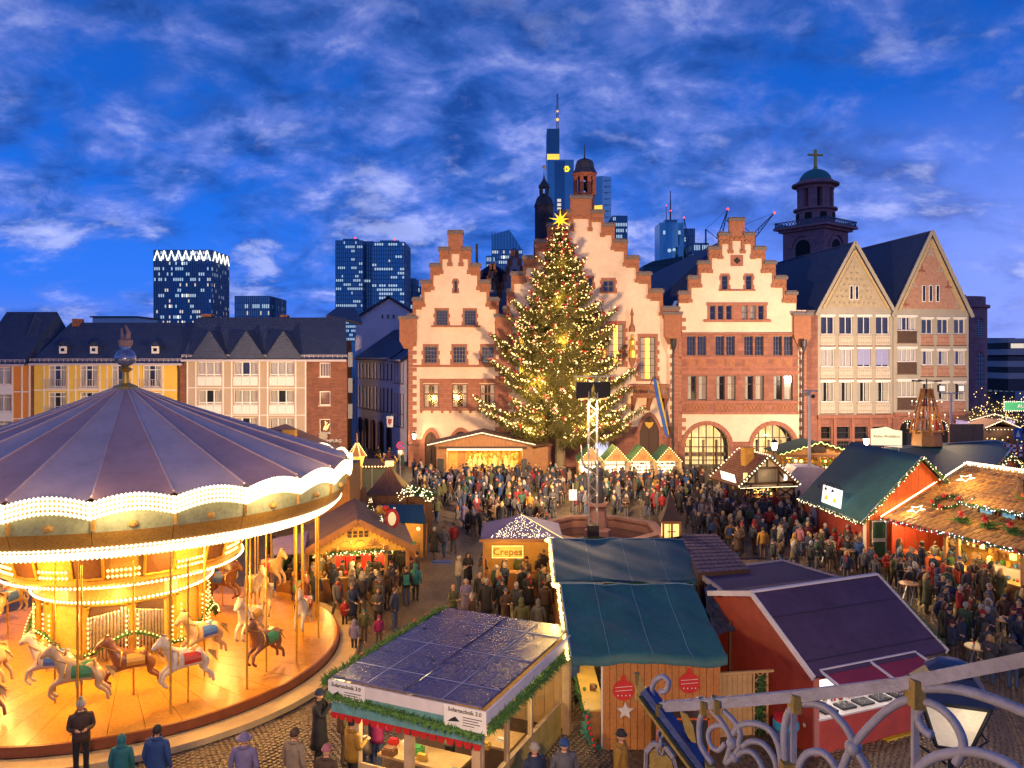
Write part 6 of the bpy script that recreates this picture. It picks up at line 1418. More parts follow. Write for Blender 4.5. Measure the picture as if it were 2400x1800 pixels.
#  red hut with teal tarpaulin roof
def red_hut():
 o=Vector((18.8,42.2,0));rz=R(5);r=root('red_tarp_hut','large red plank hut under a teal tarpaulin roof with fir garlands','market hut',o+Vector((3.06,.26,0)),rz)
 hw,d,ze,zr_=3.07,7.0,2.6,5.75
 g=MB()
 for s in(-1,1):
  n,m=8,10;S=lambda i,j:(s*(hw+.3)*i/n,-.35+(d+.35)*j/m,zr_+.04-(zr_-ze+.3)*i/n+.05*math.sin(j*1.7+i)*math.sin(i*1.1))
  for i in range(n):
   for j in range(m):g.face([S(i,j),S(i+1,j),S(i+1,j+1),S(i,j+1)]if s<0 else[S(i,j),S(i,j+1),S(i+1,j+1),S(i+1,j)])
 part('tarpaulin',g,M_tarp,r,smooth=True)
 g=MB()
 for s in(-1,1):g.bar((s*(hw+.32),-.36,ze-.3),(0,-.36,zr_),.07);g.bar((s*(hw+.32),-.36,ze-.3),(s*(hw+.32),d,ze-.3),.07)
 part('tarp_hem',g,M_trim,r)
 boards(r,-hw,hw,0,.05,lambda u:ze+(zr_-ze)*(1-abs(u)/hw)-.08,30,M_orb,name='gable_board')
 boards(r,0,d,-hw,.05,ze-.05,12,M_redb,flip=True,name='side_board')
 g=MB();g.box(-hw+.1,hw,d-.1,d,0,ze);g.box(hw-.1,hw,.1,d-.1,0,ze);part('rear_wall',g,M_redb,r)
 g=MB();g.box(-hw-.05,-hw+.12,-.06,.0,0,ze);part('corner_trim',g,M_trim,r)
 dr=MB();dr.box(-hw+.35,-hw+1.25,-.09,-.03,.25,2.35);dw=part('shutter_door',dr,mat('dark_green_paint',(.03,.10,.05),.5,.1,3),r)
 g=MB()
 for z0,z1 in((.3,1.25),(1.35,2.3)):
  for a,b in(((-hw+.42,z0),(-hw+1.18,z0)),((-hw+.42,z1),(-hw+1.18,z1)),((-hw+.42,z0),(-hw+.42,z1)),((-hw+1.18,z0),(-hw+1.18,z1))):g.bar((a[0],-.11,a[1]),(b[0],-.11,b[1]),.04,.07)
 part('door_moulding',g,M_trim,dw)
 vp=[(-hw-.3,-.45,ze-.3),(0,-.45,zr_+.02),(hw+.3,-.45,ze-.3)];ep=[(-hw-.38,-.4,ze-.34),(-hw-.38,d,ze-.34)]
 part('garland',garland(vp+[],.15,30,.13),M_green,r,kind='stuff');part('eave_garland',garland(ep,.15,30,.13),M_green,r,kind='stuff')
 b=bulbs([Vector(v)+Vector((0,-.12,0))for v in vp],.11,.03,.1);b.add(bulbs([Vector(v)+Vector((-.12,0,0))for v in ep],.11,.03,.08));part('garland_lights',b,M_bulbw,r,kind='stuff')
 g=MB();g.prism([(-hw-.12,2.2,ze-.05),(-hw-.12,4.4,ze-.05),(-hw+.0,4.4,ze+.95),(-hw+.0,2.2,ze+.95)],(-.05,0,0));sg=part('roof_sign',g,mat('lit_white_sign',(.8,.78,.72),var=0,emit=(1,.95,.8),es=1.3),r)
 g=MB()
 for y in(2.8,3.8):g.prism([(-hw-.2,y-.25,ze+.2),(-hw-.2,y+.25,ze+.2),(-hw-.13,y,ze+.5)],(-.02,0,0));
 part('yellow_emblem',g,mat('sign_yellow',(.8,.6,.05),.5,.1,2,emit=(1,.75,.05),es=.5),sg)
 for y in(2.5,3.3,4.1):g=MB();g.tube([(-hw+.1,y,ze+.9),(-hw-.1,y,ze+1.25),(-hw-.4,y,ze+1.15),(-hw-.45,y,ze+.95)],.02,5);g.lathe([(.03,ze+.98),(.1,ze+.85)],8,(-hw-.45,y));part('sign_lamp',g,M_dark,r)
 g=MB();g.box(-hw-.09,-hw-.05,5.2,5.9,.9,1.95);part('poster',g,mat('blue_poster',(.10,.14,.32),.5,.6,5),r)
 light('garland_glow',(o.x+.8,40.9,3.6),55,(1,.72,.38),.3,r);light('wall_glow',(o.x+1.6,40.4,2.9),330,(1,.60,.25),.4,r)
red_hut()
#  big teal roofed stall with the pyramid on top
def teal_hall():
 r=root('teal_roof_hall','long stall with wide teal tarpaulin roof carrying the wooden pyramid','market stall',(27,56,0));W_=lambda px,py,Y:PX(px,py,Y)-r.location
 A=[W_(1995,1058,55),W_(2130,1045,58),W_(2335,1032,58),W_(2375,1045,56),W_(2335,1102,49),W_(2190,1120,49),W_(2060,1102,50)]
 g=MB();n=len(A);C_=W_(2200,1052,55.5);C_.z+=.15
 for i in range(n):g.face([A[i],A[(i+1)%n],C_])
 part('tarpaulin',g,M_tarp,r)
 g=MB()
 for i in range(n):g.bar(A[i],A[(i+1)%n],.09)
 part('tarp_hem',g,M_trim,r)
 g=MB();P=[Vector((p.x*.94,p.y*.94,0))for p in A]
 for i in range(n):a,b=P[i],P[(i+1)%n];g.face([a,b,b+Vector((0,0,A[(i+1)%n].z-.1)),a+Vector((0,0,A[i].z-.1))])
 part('wall',g,M_orb,r)
 ga,gb,gc=W_(2332,1108,48.6),W_(2366,1070,50),W_(2398,1108,48.6)
 g=MB();g.prism([ga,gc,gb],(0,.4,0));part('gable_board',g,M_orb,r);vp=[ga+Vector((-.1,-.1,0)),gb+Vector((0,-.1,.1)),gc+Vector((.1,-.1,0))]
 part('garland',garland(vp,.2,30,.14),M_green,r,kind='stuff');part('garland_lights',bulbs([v+Vector((0,-.15,0))for v in vp],.12,.04,.1),M_bulbw,r,kind='stuff')
 g=MB();P0=W_(1880,1050,56);g.slab([W_(1980,1090,53),W_(2040,1050,54),W_(2060,1060,57),W_(2010,1095,56)],.1);part('red_side_roof',g,mat('red_felt',(.22,.06,.05),.8,.2,1),r)
 light('hall_lamp',(28.5,46.6,3.4),70,(1,.62,.25),.3,r)
teal_hall()
def sign_board():
 p=PX(2078,1045,52);r=root('lit_roof_sign','white glowing shop sign with golden lettering on the teal roof','sign',(p.x,52,0),R(-10));z=p.z
 g=MB();g.prism([(-.95,0,z+.05),(.95,0,z-.1),(.95,0,z+1.0),(.5,0,z+1.05),(0,0,z+1.25),(-.5,0,z+1.15),(-.95,0,z+1.1)],(0,.12,0));part('sign_panel',g,mat('sign_cream',(.8,.7,.45),var=0,emit=(1,.86,.50),es=1.0),r)
 part('sign_lettering',shift(text_mb('Käthe Wohlfahrt',.24,.03),0,-.03,z+.62),mat('sign_gold',(.30,.16,.01),.5,.1,3),r)
 g=MB();g.box(-1.0,1.0,-.02,.0,z-.0,z+.04);part('frame',g,M_trim,r)
 for x in(-.8,.8):g=MB();g.bar((x,.2,z-.8),(x,.2,z+.5),.06);part('post',g,M_steel,r)
sign_board()
def pyramid():
 p=PX(2172,1030,56);r=root('candle_pyramid','tall orange wooden candle pyramid with figures on the teal roof','christmas pyramid',(p.x,56,0));z=p.z;k=56/FPX;H=(1030-888)*k
 mo=mat('pyramid_orange',(.52,.22,.045),.5,.2,3)
 g=MB();g.lathe([(.0,z-.4),(1.05,z-.4),(.95,z+.55),(1.1,z+.58),(1.1,z+.68),(0,z+.68)],8);part('base',g,mo,r)
 for i in range(6):
  a=R(60*i+20);g=MB();pts=[(1.05*math.cos(a),1.05*math.sin(a),z+.4),(.98*math.cos(a),.98*math.sin(a),z+.9),(.75*math.cos(a),.75*math.sin(a),z+1.9),(.42*math.cos(a),.42*math.sin(a),z+3.1),(.34*math.cos(a),.34*math.sin(a),z+3.6)]
  for s,e in zip(pts,pts[1:]):g.bar(s,e,.1,.14)
  part('leg',g,mo,r)
  for zz,rr in((z+.75,1.25),(z+1.5,1.15),(z+2.4,.95)):
   g=MB();x,y=rr*math.cos(a),rr*math.sin(a);g.bar((x*.7,y*.7,zz-.05),(x,y,zz-.05),.05);g.lathe([(.09,zz-.05),(.09,zz)],6,(x,y));part('candle_arm',g,mo,r);g=MB();g.lathe([(.035,zz),(.035,zz+.25)],6,(x,y));c_=part('candle',g,M_white,r);g=MB();g.octa((x,y,zz+.31),.055);part('flame',g,M_bulbw,c_)
 for zz,rr in((z+1.45,.8),(z+2.35,.58),(z+3.1,.38)):
  g=MB();g.lathe([(0,zz),(rr,zz),(rr,zz+.05),(0,zz+.05)],12);part('tier_disc',g,mo,r)
 for zz,rr,nn,h in((z+.7,.7,7,.62),(z+1.5,.55,6,.6),(z+2.4,.38,5,.5)):
  for i in range(nn):a=2*math.pi*i/nn;g=MB();g.lathe([(.09,zz),(.1,zz+h*.3),(.06,zz+h*.68),(.075,zz+h*.82),(.02,zz+h)],6,(rr*math.cos(a),rr*math.sin(a)));part('figurine',g,GOODS[(i*2)%3],r)
 g=MB();g.tube([(0,0,z),(0,0,z+H)],.04,6);part('spindle',g,M_dark,r)
 for i in range(8):a=R(45*i);g=MB();g.prism([(.05*math.cos(a),.05*math.sin(a),z+H-.15),(1.0*math.cos(a),1.0*math.sin(a),z+H-.08),(.95*math.cos(a+.35),.95*math.sin(a+.35),z+H-.18)],(0,0,-.02));part('rotor_blade',g,M_woodd,r)
 light('pyramid_glow',(p.x,54.4,z+1.6),42,(1,.55,.14),.3,r)
pyramid()
#  decorated stall on the right with tiled roof
def tile_stall():
 o=Vector((19.4,41.2,0));rz=R(-69.2);r=root('tiled_roof_stall','large food stall with golden tiled roof, wreaths and star lights on the right','market stall',o,rz);ze,zr_,d,L=2.7,5.2,6.0,13.5
 q=random.Random(9);sl=(zr_-ze)/d
 g=MB();g.prism([(0,-.02,ze-.12),(L,-.02,ze-.12),(L,d,zr_-.12),(0,d,zr_-.12)],(0,0,.06));g.prism([(0,d,zr_-.1),(L,d,zr_-.1),(L,d+3,zr_-1),(0,d+3,zr_-1)],(0,0,.06));part('roof_deck',g,M_woodd,r)
 tw,tl=.33,.40;t=MB()
 t.prism([(0,0,0),(tw*.92,0,0),(tw*.92,0,.03),(tw*.7,0,.045),(tw*.3,0,.045),(0,0,.02)],(0,tl+.06,(tl+.06)*sl-.03));meshes=[t.mesh('roof_tile',m)for m in(M_tile,mat('tile_ochre',(.42,.22,.06),.65,.3,1.5,.3,10),mat('tile_dark',(.24,.12,.05),.7,.3,1.5,.3,10))]
 cells=[(i,j)for j in range(int(d/tl))for i in range(int(L/tw))]
 def hidden(i,j):x,y=i*tw,j*tl;return 3.6<x and 1.6<y<4.0
 cells=[c for c in cells if not hidden(*c)]
 vis=[c for c in cells if c[0]*tw<8.2];vis.sort(key=lambda c:c[1]);single=set(vis[::max(1,len(vis)//300)][:300]);far=MB()
 for(i,j)in cells:
  x,y=i*tw+(tw/2 if j%2 else 0),j*tl-.05;z=ze+y*sl+q.uniform(0,.015);
  if(i,j)in single:inst('roof_tile',meshes[q.choice((0,0,1,2))],r,(x,y,z),(0,0,q.uniform(-.03,.03)))
  else:far.add(t,Matrix.Translation((x,y,z)),q.choice((0,0,1,2)))
 part('roof_tiles',far,[M_tile,mat('tile_ochre'),mat('tile_dark')],r,kind='stuff')
 g=MB();g.prism([(3.7,1.25,4.02),(L,1.25,4.02),(L,4.2,4.75),(3.7,4.2,4.75)],(0,0,-.08));part('dormer_roof',g,M_woodd,r);far=MB();s2=.73/2.95
 for j in range(7):
  for i in range(int((L-3.7)/tw)):far.add(t,Matrix.Translation((3.7+i*tw+(.13 if j%2 else 0),1.2+j*tl,4.03+j*tl*s2))@Matrix.Rotation(-.12,4,'X'),q.choice((0,0,1,2)))
 part('dormer_tiles',far,[M_tile,mat('tile_ochre'),mat('tile_dark')],r,kind='stuff')
 g=MB();g.box(3.7,L,2.1,2.2,3.3,4.2);part('dormer_wall',g,M_woodd,r)
 for k in range(8):
  x=3.95+k*1.15;g=MB()
  for i in range(6):g.box(x+i*.1,x+i*.1+.09,2.0+.02*(i%2),2.05,3.42,4.1)
  part('blue_curtain',g,mat('blue_curtain',(.16,.42,.60),.7,.15,6,emit=(.3,.7,1),es=.3),r)
  g=MB();[g.bar((x+.68+.2*i,2.05,3.42),(x+.68+.2*i,2.05,4.1),.04)for i in range(3)];[g.bar((x+.66,2.05,3.45+.3*i),(x+1.1,2.05,3.45+.3*i),.04)for i in range(3)];part('lattice_window',g,M_wood,r)
 vp=[(-.05,-.1,ze+.05),(-.05,d,zr_+.08)];b=bulbs(vp,.13,.06);b.add(bulbs([(0,d-.05,zr_+.1),(L,d-.05,zr_+.1)],.1,.07));b.add(bulbs([(0,d-.15,zr_+.02),(L,d-.15,zr_+.02)],.14,.06,.05));part('edge_lights',b,M_bulbw,r,kind='stuff')
 ep=[(0,-.12,ze-.08),(L,-.12,ze-.08)];dp=[(3.5,2.6,4.1),(3.6,1.15,3.98),(L,1.15,3.98)]
 gg=garland(ep,.14,26,.12);gg.add(garland(dp,.14,26,.12));part('garland',gg,M_green,r,kind='stuff')
 b=bulbs(ep,.07,.028,.09);b.add(bulbs(dp,.07,.028,.09));part('garland_lights',b,mat('lilac_bulb',(1,.9,1),var=0,emit=(1,.85,.95),es=5,sample=False),r,kind='stuff')
 for i in range(14):g=MB();x=.3+i*.38 if i<9 else 4+(i-9)*1.7;[g.ball((x+q.uniform(-.1,.1),-.2,ze-.05+q.uniform(-.08,.08)),.06,0,6,4)for _ in range(4)];part('red_bow',g,M_bow,r)
 def on(x,y,h=.1):return Vector((x,y,ze+y*sl+h))
 for(x,y,s)in((1.15,1.0,.45),(1.2,4.4,.45)):
  g=MB();c_=on(x,y,.15);P=[]
  for i in range(10):a=R(36*i+90);rr=s if i%2==0 else s*.42;P.append(c_+Vector((rr*math.cos(a),rr*math.sin(a)*.92,rr*math.sin(a)*.38)))
  g.tube(P,.025,5,closed=True);part('star_light',g,M_whitepanel,r)
 def wreath(x,y,rr,hz=.12,full=True):
  c_=on(x,y,hz);P=[c_+Vector((rr*math.cos(R(t)),rr*.92*math.sin(R(t)),rr*.38*math.sin(R(t))))for t in range(0,361,15)];w_=part('wreath',garland(P,.16*rr/.6,45,.14),M_green,r)
  [part('red_flower',(lambda m_:(m_.ball(P[i]+Vector((0,-.1,.08)),.12*rr/.6,0,7,5),m_)[1])(MB()),M_bow,w_)for i in(3,9,14,19)];part('wreath_lights',bulbs(P,.1,.025,.08),M_bulbw,w_,kind='stuff')
 wreath(2.0,2.1,.62)
 for k in range(5):
  x=3.9+k*1.25;c_=on(x,.9,.15);g=MB();[g.tip(c_,Vector((q.gauss(0,.3),q.gauss(0,.18),q.uniform(-.25,.3))),.07)for _ in range(90)];w_=part('fir_bunch',g,mat('fresh_fir',(.08,.20,.04),.8,.4,6),r)
  g=MB();[g.tip(c_+Vector((0,-.1,.3)),Vector((.24*math.cos(R(a)),-.06,.24*math.sin(R(a)))),.09)for a in range(0,360,45)];part('poinsettia',g,M_bow,w_)
 g=MB();c_=Vector((5.4,2.9,4.6));g.ball(c_+Vector((0,0,.5)),.22,0,8,6);g.lathe([(.3,c_.z-.2),(.35,c_.z+.1),(.2,c_.z+.4)],8,(c_.x,c_.y));g.ball(c_+Vector((-.18,0,.75)),.08);g.ball(c_+Vector((.18,0,.75)),.08);part('roof_bear',g,mat('bear_brown',(.16,.09,.05),.9,.3,8,.5,30),r)
 g=MB();[g.tip(c_+Vector((.5,-.4,-.1)),Vector((q.gauss(0,.22),q.gauss(0,.2),q.uniform(0,.3))),.06)for _ in range(70)];part('fruit_basket',g,mat('fresh_fir'),r);g=MB();[g.ball(c_+Vector((.5+q.uniform(-.25,.25),-.45+q.uniform(-.2,.2),.05)),.08)for _ in range(8)];part('oranges',g,M_orb,r,kind='stuff')
 for x in(3.3,4.0,7.2,10.4,13.2):g=MB();g.box(x,x+.14,.35,.5,0,ze);part('post',g,M_wood,r)
 g=MB();g.box(3.3,L,.4,1.1,0,.95);part('counter',g,M_wood,r);g=MB();g.box(3.25,L,.3,1.2,.955,1.01);part('counter_top',g,M_woodl,r)
 g=MB();g.box(3.3,3.34,.5,2.6,1.01,2.5);part('glass_screen',g,M_glass,r)
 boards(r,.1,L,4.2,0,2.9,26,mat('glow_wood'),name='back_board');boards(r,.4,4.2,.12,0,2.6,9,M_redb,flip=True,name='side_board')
 g=MB();g.box(.2,3.2,.9,1.5,0,1.0);part('side_counter',g,M_orb,r)
 for z in(1.3,1.7,2.1):shelf(r,.4,3.2,3.8,z,.35);
 goods(r,.5,3.1,3.95,(1.3,1.7,2.1),14,.2,21,lit=M_bulb);goods(r,3.5,12,.75,(1.02,),40,.22,22);goods(r,3.5,12,2.9,(1.02,1.4),30,.26,23,lit=M_glowpanel)
 g=MB();g.box(3.5,12,2.6,3.3,0,1.0);part('worktop',g,M_trim,r)
 for x in(1.6,4.6,7.2,10):light('stall_lamp',MW[r.name]@Vector((x,.9,2.4)),330,(1,.58,.15),.2,r)
 light('edge_glow',MW[r.name]@Vector((1.6,3.6,5.3)),200,(1,.62,.18),.3,r);light('edge_glow',MW[r.name]@Vector((4.4,.7,4.9)),240,(1,.62,.18),.3,r);light('edge_glow',MW[r.name]@Vector((6.5,5.0,6.2)),220,(1,.62,.18),.3,r)
tile_stall()
#  kiosk with the solar roof
def solar():
 o=Vector((-1.37,21.7,0));r=root('solar_kiosk','kiosk with solar panels as roof, fir garland and open glazed front','kiosk',o,R(-24.4));hx,hy,z=2.12,3.02,3.0
 fr=MB()
 fr.box(-hx,hx,-hy-.05,-hy,z-.34,z-.06);fr.box(-hx,hx,hy,hy+.05,z-.34,z-.06);fr.box(-hx-.05,-hx,-hy-.05,hy+.05,z-.34,z-.06);fr.box(hx+.1,hx+.15,-hy-.05,hy+.05,z-.34,z-.06)
 part('roof_frame',fr,M_trim,r)
 for x in(-hx+.3,0,hx-.2,hx+.04):g=MB();g.box(x,x+.06,-hy,hy,z-.2,z-.12);part('roof_batten',g,M_woodl,r)
 m=bpy.data.materials.new('solar_cells');m.use_nodes=True;t=m.node_tree;b=t.nodes['Principled BSDF']
 tcn=nd(t,'ShaderNodeTexCoord');bt=nd(t,'ShaderNodeTexBrick');bt.offset=0;bt.inputs['Scale'].default_value=1;bt.inputs['Brick Width'].default_value=.165;bt.inputs['Row Height'].default_value=.165;bt.inputs['Mortar Size'].default_value=.004
 bt.inputs['Color1'].default_value=(.020,.025,.11,1);bt.inputs['Color2'].default_value=(.028,.032,.13,1);bt.inputs['Mortar'].default_value=(.10,.10,.22,1);lk(t,tcn.outputs['Object'],bt.inputs['Vector']);lk(t,bt.outputs['Color'],b.inputs['Base Color'])
 vo=nd(t,'ShaderNodeTexVoronoi');vo.inputs['Scale'].default_value=42;lk(t,tcn.outputs['Object'],vo.inputs['Vector']);dr=ramp(t,vo.outputs['Distance'],[(.0,1.0),(.35,.6),(.5,0.0)])
 bn=nd(t,'ShaderNodeBump');bn.inputs['Strength'].default_value=.5;bn.inputs['Distance'].default_value=.01;lk(t,dr,bn.inputs['Height']);lk(t,bn.outputs[0],b.inputs['Normal']);b.inputs['Roughness'].default_value=.16
 al=mat('panel_rail',(.45,.45,.5),.35,.05,3,metal=.7);w,l=hx-.02,(2*hy-.08)/3
 for i in range(2):
  for j in range(3):
   x0,x1=(-hx+.02,-.015)if i==0 else(.015,hx-.02);y0=-hy+.04+j*l;g=MB();g.box(x0,x1,y0+.012,y0+l-.012,z-.04,z+(.02 if i==0 else.0));zt=z+(.02 if i==0 else 0)
   p=part('solar_panel',g,m,r);g=MB();xm,ym=(x0+x1)/2,y0+l/2
   g.box(xm-.012,xm+.012,y0+.02,y0+l-.02,zt,zt+.006);g.box(x0,x1,ym-.012,ym+.012,zt,zt+.005)
   part('busbar',g,al,p)
 g=MB()
 for j in(0,1,2,3):
  for x in(-hx+.35,-.35,.35,hx-.35):g.box(x-.04,x+.04,-hy+.02+j*l,-hy+.06+j*l,z+.02,z+.04)
 part('clamp',g,M_dark,r,kind='stuff')
 for x0 in(-hx-.02,hx-.95):
  g=MB();g.box(x0,x0+1.1,-hy-.09,-hy-.06,z-.55,z-.04);s=part('paper_sign',g,M_white,r)
  part('sign_lettering',shift(text_mb('Solartechnik 3.0',.135,.01),x0+.55,-hy-.1,z-.13),M_dark,s)
  g=MB();[g.box(x0+.5,x0+.5+w_,-hy-.1,-hy-.092,z-.27-.06*i,z-.255-.06*i)for i,w_ in enumerate((.5,.4,.45,.3))];g.prism([(x0+.1,-hy-.1,z-.42),(x0+.42,-hy-.1,z-.38),(x0+.3,-hy-.1,z-.28),(x0+.2,-hy-.1,z-.34)],(0,.006,0));part('printed_lines',g,M_dark,s,kind='stuff')
 g=garland([(-hx-.14,-hy-.1,z-.12),(-hx-.14,hy,z-.06)],.20,230,.075);part('fir_garland',g,mat('fresh_fir'),r,kind='stuff')
 q=random.Random(4);
 for k in range(9):g=MB();g.ball((-hx-.22,-hy+.3+k*.68,z-.02+q.uniform(-.08,.1)),.06);part('bauble',g,mat('copper_bauble',(.45,.10,.03),.3,.2,5),r)
 g=garland([(-hx,-hy-.12,z-.42),(hx,-hy-.12,z-.62)],.15,170,.07);g.add(garland([(hx+.2,-hy,z-.45),(hx+.2,hy-.8,z-.45)],.19,170,.075));part('lower_garland',g,mat('fresh_fir'),r,kind='stuff')
 g=MB();g.box(-hx+.02,hx,-hy+.0,-hy+.04,z-.9,z-.36);part('fascia',g,mat('teal_print',(.13,.32,.33),.6,.3,4),r)
 for k in range(18):g=MB();x=-hx+2*hx*k/18;g.prism([(x,-hy-.03,z-.86),(x+.23,-hy-.03,z-.86),(x+.18,-hy-.03,z-1.0),(x+.05,-hy-.03,z-1.0)],(0,.03,0));part('scallop',g,mat('red_scallop',(.5,.02,.015),.5,.1,3),r)
 mb_=mat('pale_pine',(.52,.36,.20),.6,.2,2.5)
 for x,y in((-hx+.55,-hy+.1),(-.05,-hy+.12),(hx-.32,-hy+.1),(hx-.1,hy-.6),(-hx+.4,hy-.2)):g=MB();g.box(x,x+.22,y,y+.16,0,z-.3);part('post',g,mb_,r)
 g=MB();g.box(-.05-1.5,-.06,-hy+.14,-hy+.2,.0,.95);part('door_panel',g,mb_,r)
 for a,b_ in((-hy+.3,-hy+1.6),(-hy+1.7,-hy+3.1),(-hy+3.2,hy-.7)):
  g=MB();g.box(hx-.16,hx-.12,a,b_,1.0,2.5);part('side_pane',g,M_glass,r);g=MB();g.box(hx-.2,hx-.1,a,b_,.05,.95);part('side_panel',g,mat('yellow_panel',(.60,.45,.10),.6,.35,3),r)
  g=MB();g.box(hx-.2,hx-.08,a-.08,a,.05,2.6);g.box(hx-.2,hx-.08,a,b_,.95,1.0);part('side_mullion',g,mb_,r)
 g=MB();g.box(-hx+.3,hx-.2,-hy+.3,hy-.3,.02,.06);part('floor',g,M_woodd,r)
 boards(r,-hx+.4,hx-.2,hy-.25,0,z-.3,12,M_woodl,name='rear_board')
 g=MB();g.box(-hx+.7,.9,-hy+1.0,-hy+1.9,.7,.76);g.box(.1,hx-.4,-hy+2.4,-hy+3.4,.8,.86);part('table',g,M_woodl,r)
 for i,(x,y,s,c)in enumerate(((-1.1,.2,.35,5),(-.5,.5,.4,3),(-.9,.8,.3,2),(.3,1.6,.35,4),(.7,1.8,.3,2),(1.0,1.5,.3,1),(-.2,.3,.25,1),(-1.3,.7,.25,0),(1.3,1.9,.25,2))):
  g=MB();g.box(x-s/2,x+s/2,-hy+.9+y-s/3,-hy+.9+y+s/3,.78,.78+s*.4);g.box(x-s*.4,x+s*.4,-hy+.9+y-s/4,-hy+.9+y+s/4,.79+s*.4,.82+s*.4);part('craft_box',g,GOODS[c],r)
 g=MB();g.tube([(-.7+.16*math.cos(R(a)),-hy+.7,1.95+.16*math.sin(R(a)))for a in range(0,360,30)],.02,5,closed=True);part('magnifier_ring',g,M_white,r)
 g=MB();g.box(1.0,1.5,-hy+.7,-hy+1.2,.45,.5);g.prism([(1.0,-hy+.7,.5),(1.5,-hy+.7,.5),(1.55,-hy+.6,1.1),(1.0,-hy+.6,1.1)],(0,.06,0));part('chair',g,mat('teal_cushion',(.05,.25,.25),.7,.15,4),r)
 for x,y in((-.9,.9),(.9,2.6)):light('kiosk_lamp',MW[r.name]@Vector((x,-hy+y,2.3)),210,(1,.74,.34),.15,r)
solar()
#  two huts under teal tarpaulins
def tarp_hut(name_label,x0,x1,yf,yr,yb,ze,zr_,xe0,mt,open_left,seed,skew=0.0):
 r=root('tarp_hut',name_label,'market hut',(x0,yf,0));L=lambda x,y:(x-x0,y-yf);q=random.Random(seed)
 n,m=40,20;g=MB()
 def S(i,j,back=False):
  u=i/n;v=j/m;ya,yb_=(yf-.25,yr)if not back else(yr,yb);za,zb=(ze,zr_)if not back else(zr_,ze);xl=xe0 if not back else xe0;y=ya+(yb_-ya)*v;x=xl+(x1+.12-xl)*u+skew*v*(1 if not back else 0)+(skew if back else 0)
  w=.05*math.sin(u*9+v*7+seed)*math.sin(v*5+1)+.028*math.sin(u*23+v*13)*math.sin(v*9+u*5)-.05*math.sin(math.pi*v)*abs(math.sin(u*7.5));return(x-x0,y-yf+(.12*math.sin(u*6)if(j==0 and not back)else 0),za+(zb-za)*v+w+(.06*u if j==0 else 0))
 for back in(False,True):
  for i in range(n):
   for j in range(m):g.face([S(i,j,back),S(i+1,j,back),S(i+1,j+1,back),S(i,j+1,back)])
 for i in range(n):a,b=S(i,0),S(i+1,0);g.face([(a[0],a[1]-.02,a[2]-.25),(b[0],b[1]-.02,b[2]-.25),b,a])
 part('tarpaulin',g,mt,r,smooth=True)
 g=MB();g.tube([S(0,j)for j in range(m+1)],.03,5);g.tube([S(i,m)for i in range(n+1)],.022,5);g.tube([S(0,j,True)for j in range(m+1)],.03,5);part('tarp_rope',g,M_trim if False else mat('tarp_seam',(.12,.22,.30),.5,.1,3),r)
 for uu in(10,21,31):g=MB();g.tube([Vector(S(uu,j))+Vector((0,0,.008))for j in range(m+1)],.012,4);part('tarp_seam',g,mat('tarp_seam'),r)
 vl=[Vector(S(0,j))+Vector((-.1,0,-.06))for j in range(m+1)]+[Vector(S(0,j,True))+Vector((-.1,0,-.06))for j in range(m+1)]
 part('verge_lights',bulbs(vl,.12,.062,.02),M_bulb,r,kind='stuff')
 return r,vl
h1,v1=tarp_hut('near plank hut under blue tarpaulin with red bauble cutouts on its wall',2.55,5.85,22.15,25.8,29.2,2.72,3.62,1.65,M_tarp,True,3,-.05)
boards(h1,0,3.3,0,.02,2.62,17,mat('orange_pine',(.42,.17,.045),.5,.4,1.6,.25,16));MW_=MW[h1.name]
g=MB();g.box(3.2,3.3,.1,6.4,0,2.6);g.box(0,3.2,6.3,6.4,0,2.6);g.box(.02,3.2,.06,.1,0,2.6);part('wall',g,M_woodd,h1)
g=MB();g.box(-.35,0.02,.3,5.5,.0,1.0);part('counter',g,M_wood,h1);g=MB();g.box(-.5,.1,.2,5.6,1.005,1.06);part('counter_top',g,mat('yellow_top',(.62,.40,.10),.45,.15,3),h1)
g=MB();g.box(0.05,.12,.1,.2,1.06,2.6);g.box(-.04,.08,.05,.15,0,2.6);part('corner_post',g,M_trim,h1)
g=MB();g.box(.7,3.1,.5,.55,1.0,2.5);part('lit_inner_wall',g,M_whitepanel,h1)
P=[(-.5+.12*math.sin(t*.9),.2-.1,1.0-t*.1)for t in range(11)];part('counter_garland',garland([(-.5,.15,1.0),(-.55,2,.9),(-.5,4,1.0)],.14,50,.1),M_green,h1,kind='stuff');part('hanging_garland',garland([(-.42,.1,1.0),(-.5,.05,.5),(-.3,.05,.15),(-.06,.05,.05)],.16,70,.1),mat('teal_garland',(.05,.20,.13),.7,.3,6),h1,kind='stuff')
for i in range(6):g=MB();g.ball((-.45+.04*i,-.02,.95-.16*i),.055);part('red_bauble',g,M_bow,h1)
goods(h1,-.4,0,1.5,(1.07,),3,.2,31);light('hut_lamp',(2.3,24,2.35),60,(1,.78,.4),.15,h1)
for i,(x,z,s)in enumerate(((.58,1.7,.30),(2.42,1.9,.30))):
 g=MB();g.prism([(x+s*math.cos(R(a)),-.04,z+s*.95*math.sin(R(a)))for a in range(0,360,18)],(0,.02,0));g.prism([(x-.07,-.04,z+s*.93),(x+.07,-.04,z+s*.93),(x+.05,-.04,z+s+.12),(x-.05,-.04,z+s+.12)],(0,.02,0));bb=part('bauble_cutout',g,mat('cutout_red',(.50,.025,.02),.5,.1,4),h1)
 g=MB();[g.bar((x-s*.8,-.05,z+dz),(x+s*.8,-.05,z+dz+.04),.012)for dz in(.08,-.02)];[g.ball((x-.16+.11*k,-.05,z-.14),.022,0,6,4)for k in range(4)];part('cutout_pattern',g,M_trim,bb)
